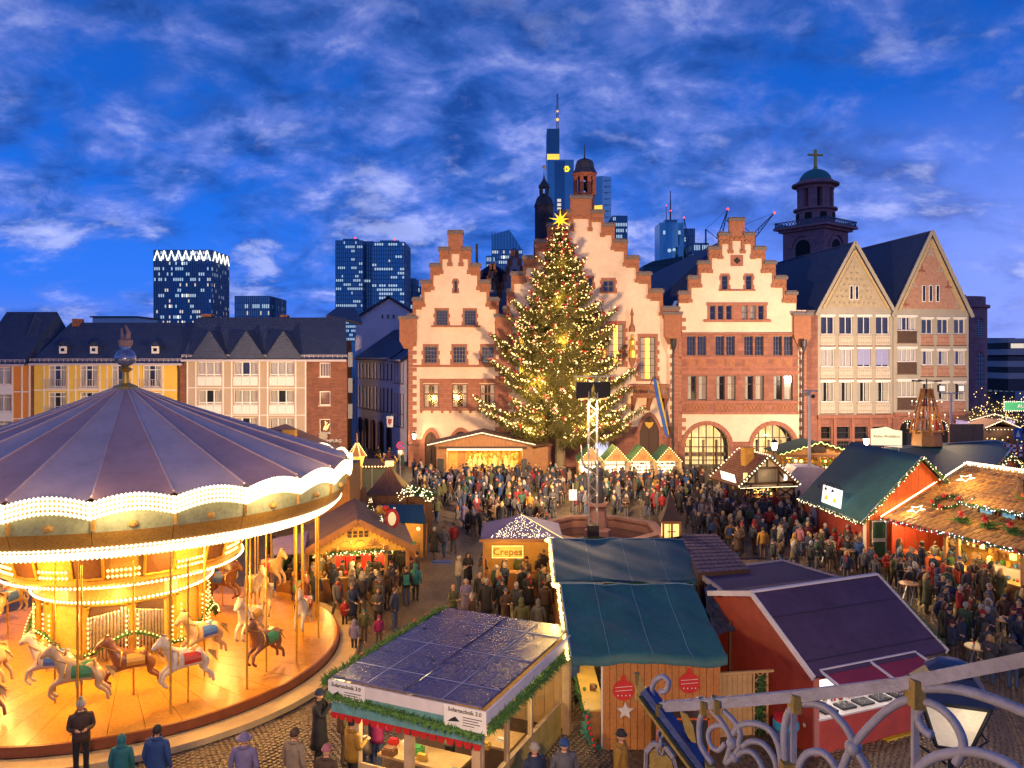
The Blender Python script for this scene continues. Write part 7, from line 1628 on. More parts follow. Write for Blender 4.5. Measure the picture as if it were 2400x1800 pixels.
def starp(x,z,s,k,inner=.45):return[(x+(s if i%2==0 else s*inner)*math.cos(math.pi*i/k+.3),-.045,z+(s if i%2==0 else s*inner)*math.sin(math.pi*i/k+.3))for i in range(2*k)]
g=MB();g.prism(starp(.62,1.12,.25,5),(0,.02,0));part('star_cutout',g,mat('silver_paper',(.6,.55,.52),.4,.3,8),h1)
g=MB();g.prism([(2.72+.2*math.cos(R(a)),-.045,1.35+.2*math.sin(R(a)))for a in range(0,360,24)],(0,.02,0));part('round_cutout',g,mat('silver_paper'),h1)
g=MB();[g.bar((1.28-.2*math.cos(R(a)),-.05,1.62-.2*math.sin(R(a))),(1.28+.2*math.cos(R(a)),-.05,1.62+.2*math.sin(R(a))),.035)for a in(0,60,120)];part('snowflake_cutout',g,M_white,h1)
h2,v2=tarp_hut('rear hut under dark blue tarpaulin strung with bright bulbs on its left edge',2.0,6.9,29.4,32.4,36,2.75,3.6,1.62,M_tarp2,True,5,.0)
g=MB();g.box(0,4.9,.1,.2,0,2.6);g.box(4.8,4.9,.2,6.4,0,2.6);g.box(0,4.8,6.3,6.4,0,2.6);part('wall',g,M_wood,h2)
g=MB();g.box(-.2,.0,.3,6,0,1.0);part('counter',g,M_wood,h2)
for x,y,z in((1.35,27.5,3.1),(1.3,24.2,2.9),(1.25,32.5,3.2)):light('bulb_string_glow',(x,y,z),120,(1,.58,.15),.15,h2)
g=MB();[g.tube([(1.72-2.0,33.3-29.4,3.45),(1.72-2.0,33.3-29.4,2.4)],.05,6)];part('light_tube',g,M_bulb,h2)
#  little bird house lantern tower
r=root('lantern_turret','small wooden lantern turret with steep pointed roof beside the blue tarpaulin','lantern',(7.05,35.2,0));z=2.9
g=MB();g.box(-.5,.5,-.5,.5,0,2.9);part('base',g,M_woodd,r)
for k,(x0,x1,y0,y1)in enumerate(((-.42,.42,-.42,-.36),(-.42,-.36,-.36,.42),(.36,.42,-.36,.42),(-.36,.36,.36,.42))):g=MB();g.box(x0,x1,y0,y1,z,z+.18);g.box(x0,x1,y0,y1,z+.8,z+.95);part('turret_wall',g,mat('orange_pine'),r)
for x in(-.42,-.04,.34):g=MB();g.box(x,x+.08,-.44,-.36,z+.18,z+.8);part('turret_post',g,mat('orange_pine'),r)
g=MB();g.box(-.33,.33,-.3,.3,z+.05,z+.8);part('glow_core',g,M_glowpanel,r)
g=MB();g.box(-.18,.18,-.34,-.31,z+.42,z+.46);g.box(-.12,-.09,-.34,-.31,z+.1,z+.8);part('candle_bridge',g,M_woodd,r)
g=MB();g.lathe([(.66,z+.93),(.3,z+1.45),(.1,z+1.95),(.02,z+2.3)],4,a0=R(45),a1=R(405));part('pointed_roof',g,M_woodd,r)
#  purple felt roofs
r=root('shingle_hut','hut with dark purple shingle roof right of the rear blue tarpaulin','market hut',(7.9,31.5,0))
C4=[Vector((7.35,34.6,3.3)),Vector((8.95,34.6,3.3)),Vector((8.85,29.4,3.15)),Vector((6.8,28.9,3.15))]
rows,cols_=11,8
for i in range(rows):
 for j in range(cols_):
  P=lambda a,b:(C4[0].lerp(C4[1],a)).lerp(C4[3].lerp(C4[2],a),b);o_=Vector((0,0,.035));g=MB()
  a0,a1=j/cols_,(j+1)/cols_-.01;b0,b1=i/rows,(i+1.04)/rows;g.prism([P(a0,b0),P(a1,b0),P(a1,b1)+o_,P((a0+a1)/2,b1)+o_*1+Vector((0,-.05,0)),P(a0,b1)+o_],(0,0,-.03));part('shingle',g,mat('purple_shingle',(.075,.045,.085),.6,.2,1.5,.2,20),r,world=True)
g=MB();g.face([C4[0],C4[3],C4[2],C4[1]]);[g.face([C4[i],C4[(i+1)%4],Vector((C4[(i+1)%4].x,C4[(i+1)%4].y,0)),Vector((C4[i].x,C4[i].y,0))])for i in range(4)];part('wall',g,M_woodd,r,world=True)
def flat_roof_hut(label,pts,z,th=.12,wallm=M_redb,inset=.2):
 c=sum((Vector(p)for p in pts),Vector())/len(pts);r=root('felt_roof_hut',label,'market hut',(c.x,c.y,0));g=MB();g.slab([Vector((p[0],p[1],p[2]if len(p)>2 else z))for p in pts],th);part('felt_roof',g,M_felt,r,world=True)
 g=MB();n=len(pts)
 for i in range(n):a,b=Vector(pts[i]),Vector(pts[(i+1)%n]);za=a.z if a.z else z;zb=b.z if b.z else z;g.bar((a.x,a.y,za-.04),(b.x,b.y,zb-.04),.09,.18)
 part('roof_edge',g,mat('grey_edge',(.30,.27,.30),.5,.1,3),r,world=True)
 g=MB();P=[c.lerp(Vector(p),1-inset/2)for p in pts];P=[Vector((p.x,p.y,0))for p in P]
 for i in range(n):a,b=P[i],P[(i+1)%n];g.face([a,b,b+Vector((0,0,z-th-.02)),a+Vector((0,0,z-th-.02))])
 part('wall',g,wallm,r,world=True);return r
r=flat_roof_hut('flat purple roofed hut between shingle hut and big red hut',[(6.95,29.6,2.98),(10.7,31.2,3.0),(11.9,28.7,3.02),(7.25,26.6,3.05)],3.0)
g=MB();g.slab([PX(1840,1330,31.5),PX(1868,1322,32.4),PX(1965,1352,29.6),PX(1935,1362,29.2)],.05);part('white_flap',g,M_trim,r,world=True)
r=root('folded_tarpaulin','crumpled dark blue tarpaulin hanging between plank hut and red hut','tarpaulin',(7.0,25.2,0));g=MB();q=random.Random(2);n=9
A_,B_,C_,D_=PX(1648,1362,26.5),PX(1705,1395,26.2),PX(1757,1478,24.9),PX(1672,1485,24.6);S={(i,j):A_.lerp(B_,i/n).lerp(D_.lerp(C_,i/n),j/n)+Vector((q.gauss(0,.03),q.gauss(0,.03),q.gauss(0,.05)))for i in range(n+1)for j in range(n+1)}
for i in range(n):
 for j in range(n):g.face([S[i,j],S[i+1,j],S[i+1,j+1],S[i,j+1]])
part('cloth',g,mat('dark_blue_sheet',(.03,.04,.075),.35,.3,2),r,world=True);g=MB();[g.bar((x,25+.2*x-1.4,0),(x,25+.2*x-1.4,2.7),.07)for x in(6.9,7.4)];part('post',g,M_woodd,r,world=True)
#  red hut in front with awning and lit jewellery counter
def red_front_hut():
 o=Vector((8.3,21.8,0));rz=R(22.6);r=root('red_clapboard_hut','red clapboard hut with big purple felt roof and brightly lit counter','market hut',o,rz);W_,d,ze,zr_,yr=3.85,4.4,2.42,3.9,2.35
 z=lambda y:ze+(zr_-ze)*y/yr
 g=MB();g.slab([(-.12,-.2,z(-.2)),(4.95,-.2,z(-.2)),(4.95,yr,zr_),(-.12,yr,zr_)],.1);part('felt_roof',g,M_felt,r)
 g=MB();g.slab([(-.12,yr,zr_),(4.95,yr,zr_),(4.95,d+.1,3.25),(-.12,d+.1,3.35)],.1);part('rear_slope',g,M_felt,r)
 g=MB();[g.box(-.1,4.93,y,y+.05,z(y)+.0,z(y)+.035)for y in(.18,1.5)];part('felt_lap',g,mat('felt_lap',(.03,.02,.05),.7,.1,3),r)
 g=MB();g.bar((-.16,-.22,z(-.2)-.03),(-.16,yr,zr_-.02),.06,.16);g.bar((-.16,yr,zr_-.02),(-.16,d+.1,3.3),.06,.16);g.bar((-.16,yr+.02,zr_+.03),(4.97,yr+.02,zr_+.03),.12,.06);g.bar((4.98,-.22,z(-.2)-.03),(4.98,yr,zr_-.02),.05,.14);part('white_verge',g,M_trim,r)
 n=30
 for k in range(n):
  z0,z1=3.75*k/n,3.75*(k+1)/n;g=MB()
  def yl(zz):return 0 if zz<ze-.1 else min(yr,(zz-ze+.1)/(zr_-ze)*yr)
  ye=d-.05 if z1<3.25 else max(yr+.1,d-(z1-3.25)*3.2)
  if ye-yl(z1)<.15:continue
  g.prism([(-.0,yl(z1),z0+.004),(-.0,ye,z0+.004),(.02,ye,z1-.004),(.02,yl(z1),z1-.004)],(.04,0,0));part('side_board',g,M_redb,r)
 n=10
 for k in range(n):
  z0,z1=.98*k/n,.98*(k+1)/n;g=MB();g.prism([(.05,-.03,z0+.004),(W_,-.03,z0+.004),(W_,.0,z1-.004),(.05,.0,z1-.004)],(0,.04,0));part('front_board',g,mat('bright_red_board',(.42,.06,.02),.5,.15,2.5,.15,20),r)
 g=MB();g.box(.03,.2,-.05,.06,0,2.3);part('corner_post',g,mat('pinkish_trim',(.45,.18,.15),.6,.1,3),r);g=MB();g.box(.2,W_,-.04,.05,2.1,2.3);part('lintel',g,M_redb,r)
 g=MB();g.box(.05,.13,.1,.2,.0,.1);g.box(.15,W_-.05,-.12,.9,.99,1.04);part('counter_top',g,M_trim,r)
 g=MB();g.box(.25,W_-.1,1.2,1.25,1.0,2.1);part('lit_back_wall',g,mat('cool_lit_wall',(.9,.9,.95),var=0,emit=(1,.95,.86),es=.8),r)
 q=random.Random(8)
 for k in range(5):g=MB();x=.5+k*.68;g.box(x,x+.5,.05,.45,1.045,1.10);t_=part('jewellery_tray',g,mat('tray_dark',(.03,.03,.04),.5,.2,4),r);g=MB();[g.octa((x+q.uniform(.05,.45),q.uniform(.1,.4),1.12),.022)for _ in range(16)];part('jewels',g,mat('silver_jewel',(.8,.78,.75),.2,.1,9,metal=.5),t_,kind='stuff')
 goods(r,.3,W_-.2,.65,(1.05,1.12),22,.12,41)
 g=MB();hz=2.32;P=[(.22,-.08,hz),(W_-.02,-.08,hz),(W_+.35,-1.0,2.02),(.3,-1.0,2.02)];g.slab(P,.03);part('awning',g,mat('awning_red',(.22,.02,.04),.6,.15,1.5),r)
 g=MB()
 for x in(.22,2.05,W_):g.bar((x,-.08,hz+.03),(x+.12,-1.0,2.05),.09,.03)
 g.bar((.28,-1.02,2.02),(W_+.37,-1.02,2.02),.05,.09);g.bar((.2,-.06,hz+.05),(W_,-.06,hz+.05),.05,.06);part('awning_batten',g,M_trim,r)
 for x in(.3,W_-.1):g=MB();g.bar((x,-.05,1.7),(x+.08,-.95,2.0),.025);part('awning_stay',g,M_dark,r)
 g=MB();g.slab([(W_+.02,.1,2.45),(W_+1.55,.6,2.3),(W_+1.5,1.0,2.35),(W_+.02,1.6,2.5)],.06);part('side_flap',g,M_trim,r)
 part('garland',garland([(W_+.05,-.05,2.2),(W_+.08,-.05,1.0),(W_+.05,-.05,0)],.11,45,.08),M_green,r,kind='stuff');part('verge_garland',garland([(5.02,-.1,z(0)),(5.02,yr,zr_)],.1,40,.08),M_green,r,kind='stuff')
 for(y,zz)in((.55,1.35),(.5,1.1),(.3,.75)):g=MB();g.prism([(-.01,y+(.07 if i%2==0 else.03)*math.cos(math.pi*i/5),zz+(.07 if i%2==0 else.03)*math.sin(math.pi*i/5))for i in range(10)],(-.012,0,0));part('paper_star',g,M_white,r)
 for x in(1.0,2.8):light('counter_lamp',MW[r.name]@Vector((x,.3,2.0)),36,(1,.93,.84),.12,r)
red_front_hut()
#  fence, trellis, bin between the huts
r=root('board_fence','pale wooden fence panel with ivy trellis between plank hut and red hut','fence',(5.95,22.9,0),R(9))
for k in range(7):g=MB();g.box(k*.155+.005,k*.155+.15,0,.03,0,1.78);part('fence_board',g,M_woodl,r)
for k in range(2):g=MB();g.box(1.1+k*.42,1.16+k*.42,-.02,.05,0,1.85);part('trellis_post',g,M_woodl,r)
g=MB();g.box(-.02,1.75,-.03,.05,1.8,1.87);part('top_rail',g,M_woodl,r)
for k in range(7):
 z=.1+k*.24
 for a,b in(((1.16,z),(1.52,z+.3)),((1.52,z),(1.16,z+.3))):g=MB();g.bar((a[0],.02,a[1]),(b[0],.02,b[1]),.018,.03);part('lattice_strip',g,M_woodl,r)
part('ivy',garland([(1.34,-.02,.1),(1.3,-.04,1.0),(1.36,-.02,1.7)],.19,130,.09),M_green,r,kind='stuff')
r=root('litter_bin','litter bin with red lid and blue bag beside the red hut','bin',(7.6,21.9,0));g=MB();g.lathe([(.26,.02),(.3,.75),(.28,.8)],14);part('bin_body',g,mat('bin_blue',(.08,.12,.2),.5,.3,4),r)
g=MB();g.lathe([(.3,.7),(.36,.78),(.35,.95),(.3,1.0)],14);part('blue_bag',g,mat('bag_blue',(.04,.30,.45),.35,.3,9),r);g=MB();g.lathe([(.33,.99),(.33,1.06),(0,1.09)],14);part('red_lid',g,mat('lid_red',(.5,.02,.03),.4,.1,3),r)
r=root('gas_heater_box','dark metal cart with orange frame in front of the plank hut','cart',(4.6,21.6,0));g=MB();g.box(-.7,.7,-.3,.35,.25,1.2);part('cart_body',g,M_dark,r)
for x in(-.72,.68):g=MB();g.box(x,x+.04,-.34,-.3,0,1.3);part('orange_frame',g,mat('orange_tube',(.5,.10,.02),.5,.1,3),r)
g=MB();g.box(-.72,.72,-.34,-.3,1.26,1.3);part('orange_rail',g,mat('orange_tube'),r)
for x in(-.5,.5):g=MB();g.lathe([(0,-.04),(.13,-.04),(.13,.04),(0,.04)],12);h_=MB();h_.add(g,Matrix.Translation((x,-.1,.13))@Matrix.Rotation(R(90),4,'X'));part('wheel',h_,M_dark,r)
for(px,py,nm)in((2130,1722,'right'),):
 p=G(px,py);r=root('cable_ramp','yellow cable ramp on the cobbles right of the red hut','cable ramp',p,R(24));g=MB();g.prism([(-.95,-.12,0),(-.95,.12,0),(-.95,.06,.06),(-.95,-.06,.06)],(1.9,0,0));part('ramp',g,mat('ramp_yellow',(.6,.42,.02),.5,.2,4),r)
p=G(1255,1672);r=root('red_mat','wine red carpet platform between kiosk and plank hut','platform',(p.x,p.y+1.6,0));g=MB();g.box(-.75,.9,-1.4,3.4,0,.12);part('platform',g,mat('wine_carpet',(.25,.03,.05),.9,.2,6),r)
#  crepe stall
def crepe():
 r=root('crepe_stall','small pancake stall with tent roof full of lights and golden letter sign','market stall',(.45,36.6,0));zE,zR=2.7,3.5
 g=MB();P=[(-1.9,-.3,zE),(1.9,-.3,zE),(1.9,3.2,zE),(-1.9,3.2,zE)];A=(0,1.3,zR)
 for i in range(4):g.face([P[i],P[(i+1)%4],A])
 part('tent_roof',g,mat('purple_tent',(.10,.08,.20),.6,.2,1.5),r);g=MB();g.box(-1.95,2.9,-.36,-.3,zE-.14,zE-.02);part('edge_board',g,M_wood,r)
 q=random.Random(4);g=MB()
 for _ in range(260):a,b=q.random(),q.random();a,b=(a,b)if a+b<1 else(1-a,1-b);p=Vector((-1.5,-.25,zE+.04))+Vector((3.0,0,0))*a+Vector((1.5,1.5,zR-zE-.02))*b;g.octa(p,.018)
 part('net_lights',g,M_bulbw,r,kind='stuff');part('edge_lights',bulbs([(1.9,-.3,zE+.02),(0,1.3,zR)],.1,.03),M_bulb,r,kind='stuff')
 g=MB();g.box(-1.35,.05,-.48,-.42,zE-.82,zE-.28);s=part('letter_sign',g,mat('gold_sign',(.6,.36,.08),.6,.4,5,emit=(1,.5,.06),es=.35),r)
 part('sign_lettering',shift(text_mb('Crepes',.46,.03),-.65,-.5,zE-.56),mat('sign_brown',(.16,.05,.01),.6,.1,3),s)
 part('sign_lights',bulbs([(-1.35,-.5,zE-.28),(.05,-.5,zE-.28),(.05,-.5,zE-.82),(-1.35,-.5,zE-.82),(-1.35,-.5,zE-.28)],.05,.018),M_bulb,s,kind='stuff')
 for x in(-1.8,1.7):g=MB();g.box(x,x+.1,-.2,-.1,0,zE-.1);part('post',g,M_wood,r)
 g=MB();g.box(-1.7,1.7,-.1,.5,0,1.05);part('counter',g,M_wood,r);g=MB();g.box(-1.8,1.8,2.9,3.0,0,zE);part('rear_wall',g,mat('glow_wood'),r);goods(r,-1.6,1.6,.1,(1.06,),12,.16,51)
 light('stall_lamp',(.2,37.2,2.3),160,(1,.58,.15),.2,r);light('letter_glow',(-.3,35.2,2.2),60,(1,.58,.15),.2,r)
crepe()
#  octagonal fountain with statue
def fountain():
 r=root('fountain','octagonal red sandstone fountain basin behind the truss mast','fountain',(5.05,46,0));N=8;Ro,Ri,z=3.75,3.4,1.15
 for k in range(N):
  a0,a1=R(45*k+22.5),R(45*k+67.5);g=MB();P=lambda a,rr,zz:(rr*math.cos(a),rr*math.sin(a),zz)
  g.prism([P(a0,Ro,0),P(a1,Ro,0),P(a1,Ri,0),P(a0,Ri,0)],(0,0,z-.15));part('basin_wall',g,mat('fountain_stone',(.36,.17,.11),.7,.2,1.5,.3,12),r)
  g=MB();g.prism([P(a0,Ro+.14,z-.14),P(a1,Ro+.14,z-.14),P(a1,Ri-.12,z-.14),P(a0,Ri-.12,z-.14)],(0,0,.16));part('rim_stone',g,mat('fountain_stone'),r)
  g=MB();t=(a0+a1)/2;e=Vector(P(t,Ro*.955,0));g.add(MB());g.box(-1.0,1.0,-.03,.03,.2,.85);h=MB();h.add(g,Matrix.Translation(e)@Matrix.Rotation(t+R(90),4,'Z'));part('basin_panel',h,mat('fountain_stone'),r)
 g=MB();g.lathe([(0,.5),(Ri,.5)],24);part('water',g,mat('dark_water',(.10,.05,.04),.08,.1,1),r)
 g=MB();g.lathe([(.8,.4),(.8,.9),(.55,1.0),(.5,2.2),(.7,2.35),(.7,2.5),(0,2.5)],8,(0,.6));part('pedestal',g,mat('fountain_stone'),r)
 g=MB();g.lathe([(.36,2.5),(.42,3.0),(.3,3.6),(.22,3.9),(.34,4.3),(.3,4.5),(.1,4.6),(.16,4.75),(.15,4.9),(.02,5.02)],10,(0,.6));g.tube([(-.3,.6,4.4),(-.75,.5,4.6),(-.9,.45,5.0)],[.1,.07,.05],6);g.tube([(.3,.6,4.4),(.6,.5,4.0),(.85,.4,4.1)],[.1,.07,.05],6);g.bar((-.9,.45,4.8),(-1.0,.4,5.9),.05);part('statue',g,mat('dark_bronze',(.05,.05,.045),.5,.3,4),r,smooth=True)
fountain()
def truss(x,y,h,w=.42,r=None,m=None):
 m=m or mat('aluminium_truss',(.55,.50,.44),.4,.1,3,metal=.4)
 for sx in(-1,1):
  for sy in(-1,1):g=MB();g.tube([(x+sx*w/2,y+sy*w/2,2.2),(x+sx*w/2,y+sy*w/2,h)],.03,6);part('chord',g,m,r)
 n=int((h-2.2)/.42);g=MB()
 for k in range(n):
  z0,z1=2.2+(h-2.2)*k/n,2.2+(h-2.2)*(k+1)/n;s=1 if k%2 else-1
  for f in(-1,1):g.tube([(x-s*w/2,y+f*w/2,z0),(x+s*w/2,y+f*w/2,z1)],.016,4);g.tube([(x+f*w/2,y-s*w/2,z0),(x+f*w/2,y+s*w/2,z1)],.016,4)
 part('lattice',g,m,r,kind='stuff')
def mast():
 r=root('truss_mast','aluminium lattice mast with two dark horn units before the tree','lattice mast',(4.28,41.8,0));truss(0,0,9.9,.46,r)
 g=MB();g.box(-.3,.3,-.3,.3,0,2.2);part('mast_base',g,M_dark,r)
 g=MB();g.bar((-1.0,0,10.05),(.9,0,10.05),.06);g.bar((-.9,0,10.05),(-.9,0,9.8),.04);g.bar((.8,0,10.05),(.8,0,9.8),.04);part('crossbar',g,M_steel,r)
 for s in(-1,1):
  g=MB();x=s*.45;g.prism([(x-.45,-.35,9.75),(x+.45,-.35,9.75),(x+(.45 if s>0 else.3),-.2,9.0),(x+(-.3 if s>0 else-.45)+(.05 if s>0 else-.0),-.2,8.85)],(0,.7,0));part('horn_housing',g,M_dark,r)  # horn units; glowing faces added below to carry the square light
  g=MB();g.box(x-.25,x+.3,-.16,.3,8.84,8.87)if s>0 else g.box(x-.3,x+.25,-.16,.3,8.84,8.87);part('glow_face',g,M_glowpanel,r)
mast()
def flood_pole(label,px,py_base,Y,ytop,heads,group=None):
 c=PX(px,HY,Y);k=Y/FPX;zt=HC-(ytop-HY)*k;r=root('flood_pole',label,'lamp post',(c.x,Y,0));g=MB();g.tube([(0,0,0),(0,0,zt-.5)],[.13,.09],8);part('pole',g,M_trim,r)
 g=MB();g.bar((-1.0,0,zt-.55),(1.0,0,zt-.55),.08);part('crossbar',g,M_steel,r)
 for x in heads:g=MB();g.box(x-.27,x+.27,-.1,.12,zt-.45,zt+.1);hd=part('floodlight',g,M_dark,r);g=MB();g.box(x-.21,x+.21,-.13,-.09,zt-.39,zt+.04);part('glow_face',g,mat('flood_face',(.9,.8,.7),var=0,emit=(1,.86,.66),es=.9),hd)
flood_pole('tall pole with two square floodlights right of the candle pyramid',2229,0,62,905,(-.75,.75))
c=PX(1897,HY,60);r=root('white_pole','tall white pole with small cameras rising beside the garland stall','pole',(c.x,60,0));zt=HC-(918-HY)*60/FPX
g=MB();g.tube([(0,0,0),(0,0,zt)],[.14,.1],8);part('pole',g,M_trim,r);g=MB();g.box(-.55,.6,-.15,.15,zt,zt+.12);g.box(-.35,.0,-.3,.1,zt-.3,zt-.05);part('lamp_arm',g,M_steel,r);g=MB();g.ball((.25,-.1,zt-.35),.16);part('camera_dome',g,M_dark,r)
def street_lamp(label,px,py,Y,s=1.0,pole=True,wall=False):
 p=PX(px,py,Y);r=root('street_lantern',label,'street lamp',(p.x,Y,0));z=p.z
 if pole:g=MB();g.tube([(0,0,0),(0,0,z-.3*s)],[.09*s,.05*s],8);g.lathe([(.16*s,0),(.14*s,.8),(.07*s,.9)],8);g.bar((-.25*s,0,z-.45*s),(.25*s,0,z-.45*s),.03);part('pole',g,M_dark,r)
 g=MB();g.lathe([(.14*s,z-.28*s),(.24*s,z+.22*s)],6);part('lit_glass',g,mat('lantern_glass',(1,.9,.8),var=0,emit=(1,.80,.50),es=4),r)
 g=MB();g.lathe([(.27*s,z+.22*s),(.14*s,z+.38*s),(.05*s,z+.42*s),(.03*s,z+.52*s)],6);g.lathe([(.16*s,z-.32*s),(.15*s,z-.28*s)],6);part('lantern_cap',g,M_dark,r)
 if wall:g=MB();g.bar((0,0,z-.3*s),(0,.8,z-.5*s),.04);part('bracket',g,M_dark,r)
 light('lantern_light',(p.x,Y-.35,z),450,(1,.66,.30),.15,r)
street_lamp('lit street lantern in front of the right stepped gable arches',1815,1045,63,1.2);street_lamp('lit street lantern at the left corner of the teal roofs',2030,1035,57,1.0)
street_lamp('wall lantern by the left stepped gable doorway',971,1022,79,1.0,False,True)
#  statue like flags on the middle house
r=root('hanging_flag','furled blue and yellow flag hanging from its pole by the pointed portal','flag',(PX(1545,0,77).x,77,0));a,b,c_=PX(1531,885,77.8),PX(1535,930,77),PX(1562,1024,76.5)
g=MB();g.prism([a,a+Vector((.35,0,-.2)),b+Vector((.5,0,0)),c_+Vector((.25,0,0)),c_+Vector((-.1,0,.1)),b+Vector((.1,0,0))],(0,.12,0));part('blue_cloth',g,mat('flag_blue',(.02,.10,.42),.7,.2,2),r,world=True)
g=MB();g.prism([a+Vector((.3,-.03,-.2)),a+Vector((.5,-.03,-.4)),b+Vector((.62,-.03,0)),c_+Vector((.3,-.03,.1)),c_+Vector((.18,-.03,.3)),b+Vector((.42,-.03,0))],(0,.1,0));part('yellow_cloth',g,mat('flag_yellow',(.6,.42,.02),.7,.2,2),r,world=True)
g=MB();g.tube([a+Vector((-.1,2.2,-1.2)),a+Vector((0,-.1,.1))],.04,6);part('flag_pole',g,M_woodd,r,world=True)
#  road sign, pedestrian sign, barrier, green banner
r=root('no_stopping_sign','round blue and red no stopping sign on a post before the alley','traffic sign',(PX(938,0,70).x,70,0));z=PX(0,1044,70).z
def disc(rr,y,z,n=18):return[(rr*math.cos(2*math.pi*i/n),y,z+rr*math.sin(2*math.pi*i/n))for i in range(n)]
g=MB();g.tube([(0,0,0),(0,0,z+.3)],.035,6);part('post',g,M_steel,r);g=MB();g.prism(disc(.34,-.06,z),(0,.03,0));part('red_ring',g,mat('sign_red',(.5,.02,.02),.4,.05,3),r);g=MB();g.prism(disc(.26,-.075,z),(0,.014,0));part('blue_disc',g,mat('sign_blue',(.02,.10,.40),.4,.05,3),r)
g=MB();g.bar((-.2,-.09,z-.2),(.2,-.09,z+.2),.02,.07);g.bar((-.2,-.09,z+.2),(.2,-.09,z-.2),.018,.07);part('red_cross',g,mat('sign_red'),r);g=MB();g.box(-.2,.2,-.06,-.03,z-.85,z-.42);part('white_plate',g,M_white,r)
r=root('pedestrian_sign','square blue pedestrian sign by the bare tree on the right edge','traffic sign',(PX(2385,0,58).x,58,0));z=PX(0,1016,58).z
g=MB();g.tube([(0,0,0),(0,0,z+.3)],.035,6);part('post',g,M_steel,r);g=MB();g.box(-.3,.3,-.06,-.03,z-.42,z+.42);part('blue_plate',g,mat('sign_blue'),r);g=MB();g.prism([(-.18,-.07,z-.25),(.18,-.07,z-.25),(0,-.07,z+.28)],(0,.01,0));part('white_symbol',g,M_white,r)
r=root('striped_barrier','red and white striped barrier at the right edge below the sign','barrier',(PX(2385,0,55).x,55,0));z=PX(0,1045,55).z
for j in range(3):g=MB();zz=z-j*.32;g.box(-1.0,1.2,-.02,.02,zz-.09,zz+.09);b_=part('rail_board',g,M_white,r);[part('red_stripe',(lambda m_:(m_.box(-1+.44*i,-.8+.44*i,-.026,-.02,zz-.09,zz+.09),m_)[1])(MB()),mat('sign_red'),b_)for i in range(5)]
for x in(-.95,1.1):g=MB();g.box(x,x+.06,0,.06,0,z+.1);part('post',g,M_steel,r)
r=root('green_banner','green banner framed by bulbs on the bare tree at the right edge','banner',(PX(2385,0,72).x,72,0));z=PX(0,952,72).z
g=MB();g.box(-1.25,2,0,.06,z-.4,z+.4);part('banner_cloth',g,mat('banner_green',(.05,.30,.12),.6,.15,3,emit=(.1,.6,.3),es=.25),r);part('banner_lights',bulbs([(-1.25,-.05,z-.42),(-1.25,-.05,z+.42),(2,-.05,z+.42),(2,-.05,z-.42),(-1.25,-.05,z-.42)],.2,.05),M_bulbw,r,kind='stuff');part('banner_lettering',shift(text_mb('AU',.5,.03),.3,-.05,z),M_white,r)
for x in(-1.2,1.9):g=MB();g.box(x,x+.08,.08,.16,0,z+.4);part('post',g,M_dark,r)
for i,(px,Y,lab)in enumerate(((2350,66,'small far stall with lit gable outline near the right edge'),(2330,78,'distant lilac lit stall row under the bare trees'))):
 c=PX(px,HY,Y);r=root('far_stall',lab,'market stall',(c.x,Y,0));k=Y/FPX;ze=HC-((1002 if i==0 else 985)-HY)*k;zr_=HC-((985 if i==0 else 970)-HY)*k;w=80*k if i==0 else 110*k
 gable_roof(r,w,0,3,ze,zr_,M_brownroof,.1,.08);g=MB();g.box(-w/2,w/2,.4,2.6,0,ze);part('wall',g,M_woodd if i==0 else mat('lilac_wall',(.4,.35,.55),.7,.3,1,emit=(.5,.4,1),es=.25),r)
 b=bulbs([(-w/2,-.05,ze),(0,-.05,zr_),(w/2,-.05,ze)],.14,.045);b.add(bulbs([(-w/2,.3,ze-.2),(w/2,.3,ze-.2)],.3,.04));part('outline_lights',b,M_bulbw,r,kind='stuff')
 light('stall_lamp',(c.x,Y-.5,ze-.2),60,(1,.7,.35),.2,r)
r=root('tarp_cubicle','brown cloth screens behind the candle pyramid','screen',(PX(2266,0,58).x,58,0));z0,z1=PX(0,1032,58).z,PX(0,994,58).z
for i in range(3):g=MB();g.box(-1.25+i*.84,-.43+i*.84,0+.03*i,.04+.03*i,z0-.3,z1);part('screen_panel',g,mat('brown_cloth',(.16,.11,.07),.8,.2,2),r)
g=MB();g.box(-1.2,-1.1,.1,.2,0,z1);g.box(1.2,1.3,.1,.2,0,z1);part('post',g,M_steel,r)
r=root('covered_trailer','white covered trailer between timbered hut and teal roof','trailer',G(1885,1175).to_tuple());p=r.location
g=MB();g.prism([(-1.7,-.9,.5),(1.6,-.9,.5),(1.6,-.9,2.3),(.9,-.9,2.75),(-.9,-.9,2.75),(-1.7,-.9,1.9)],(0,2,0));part('trailer_cover',g,mat('white_cover',(.50,.46,.58),.6,.15,1.2,.3,3),r)
for x in(-1,1):g=MB();g.lathe([(0,-.1),(.3,-.1),(.3,.1),(0,.1)],12);h_=MB();h_.add(g,Matrix.Translation((x,-.85,.3))@Matrix.Rotation(R(90),4,'X'));part('wheel',h_,M_dark,r)
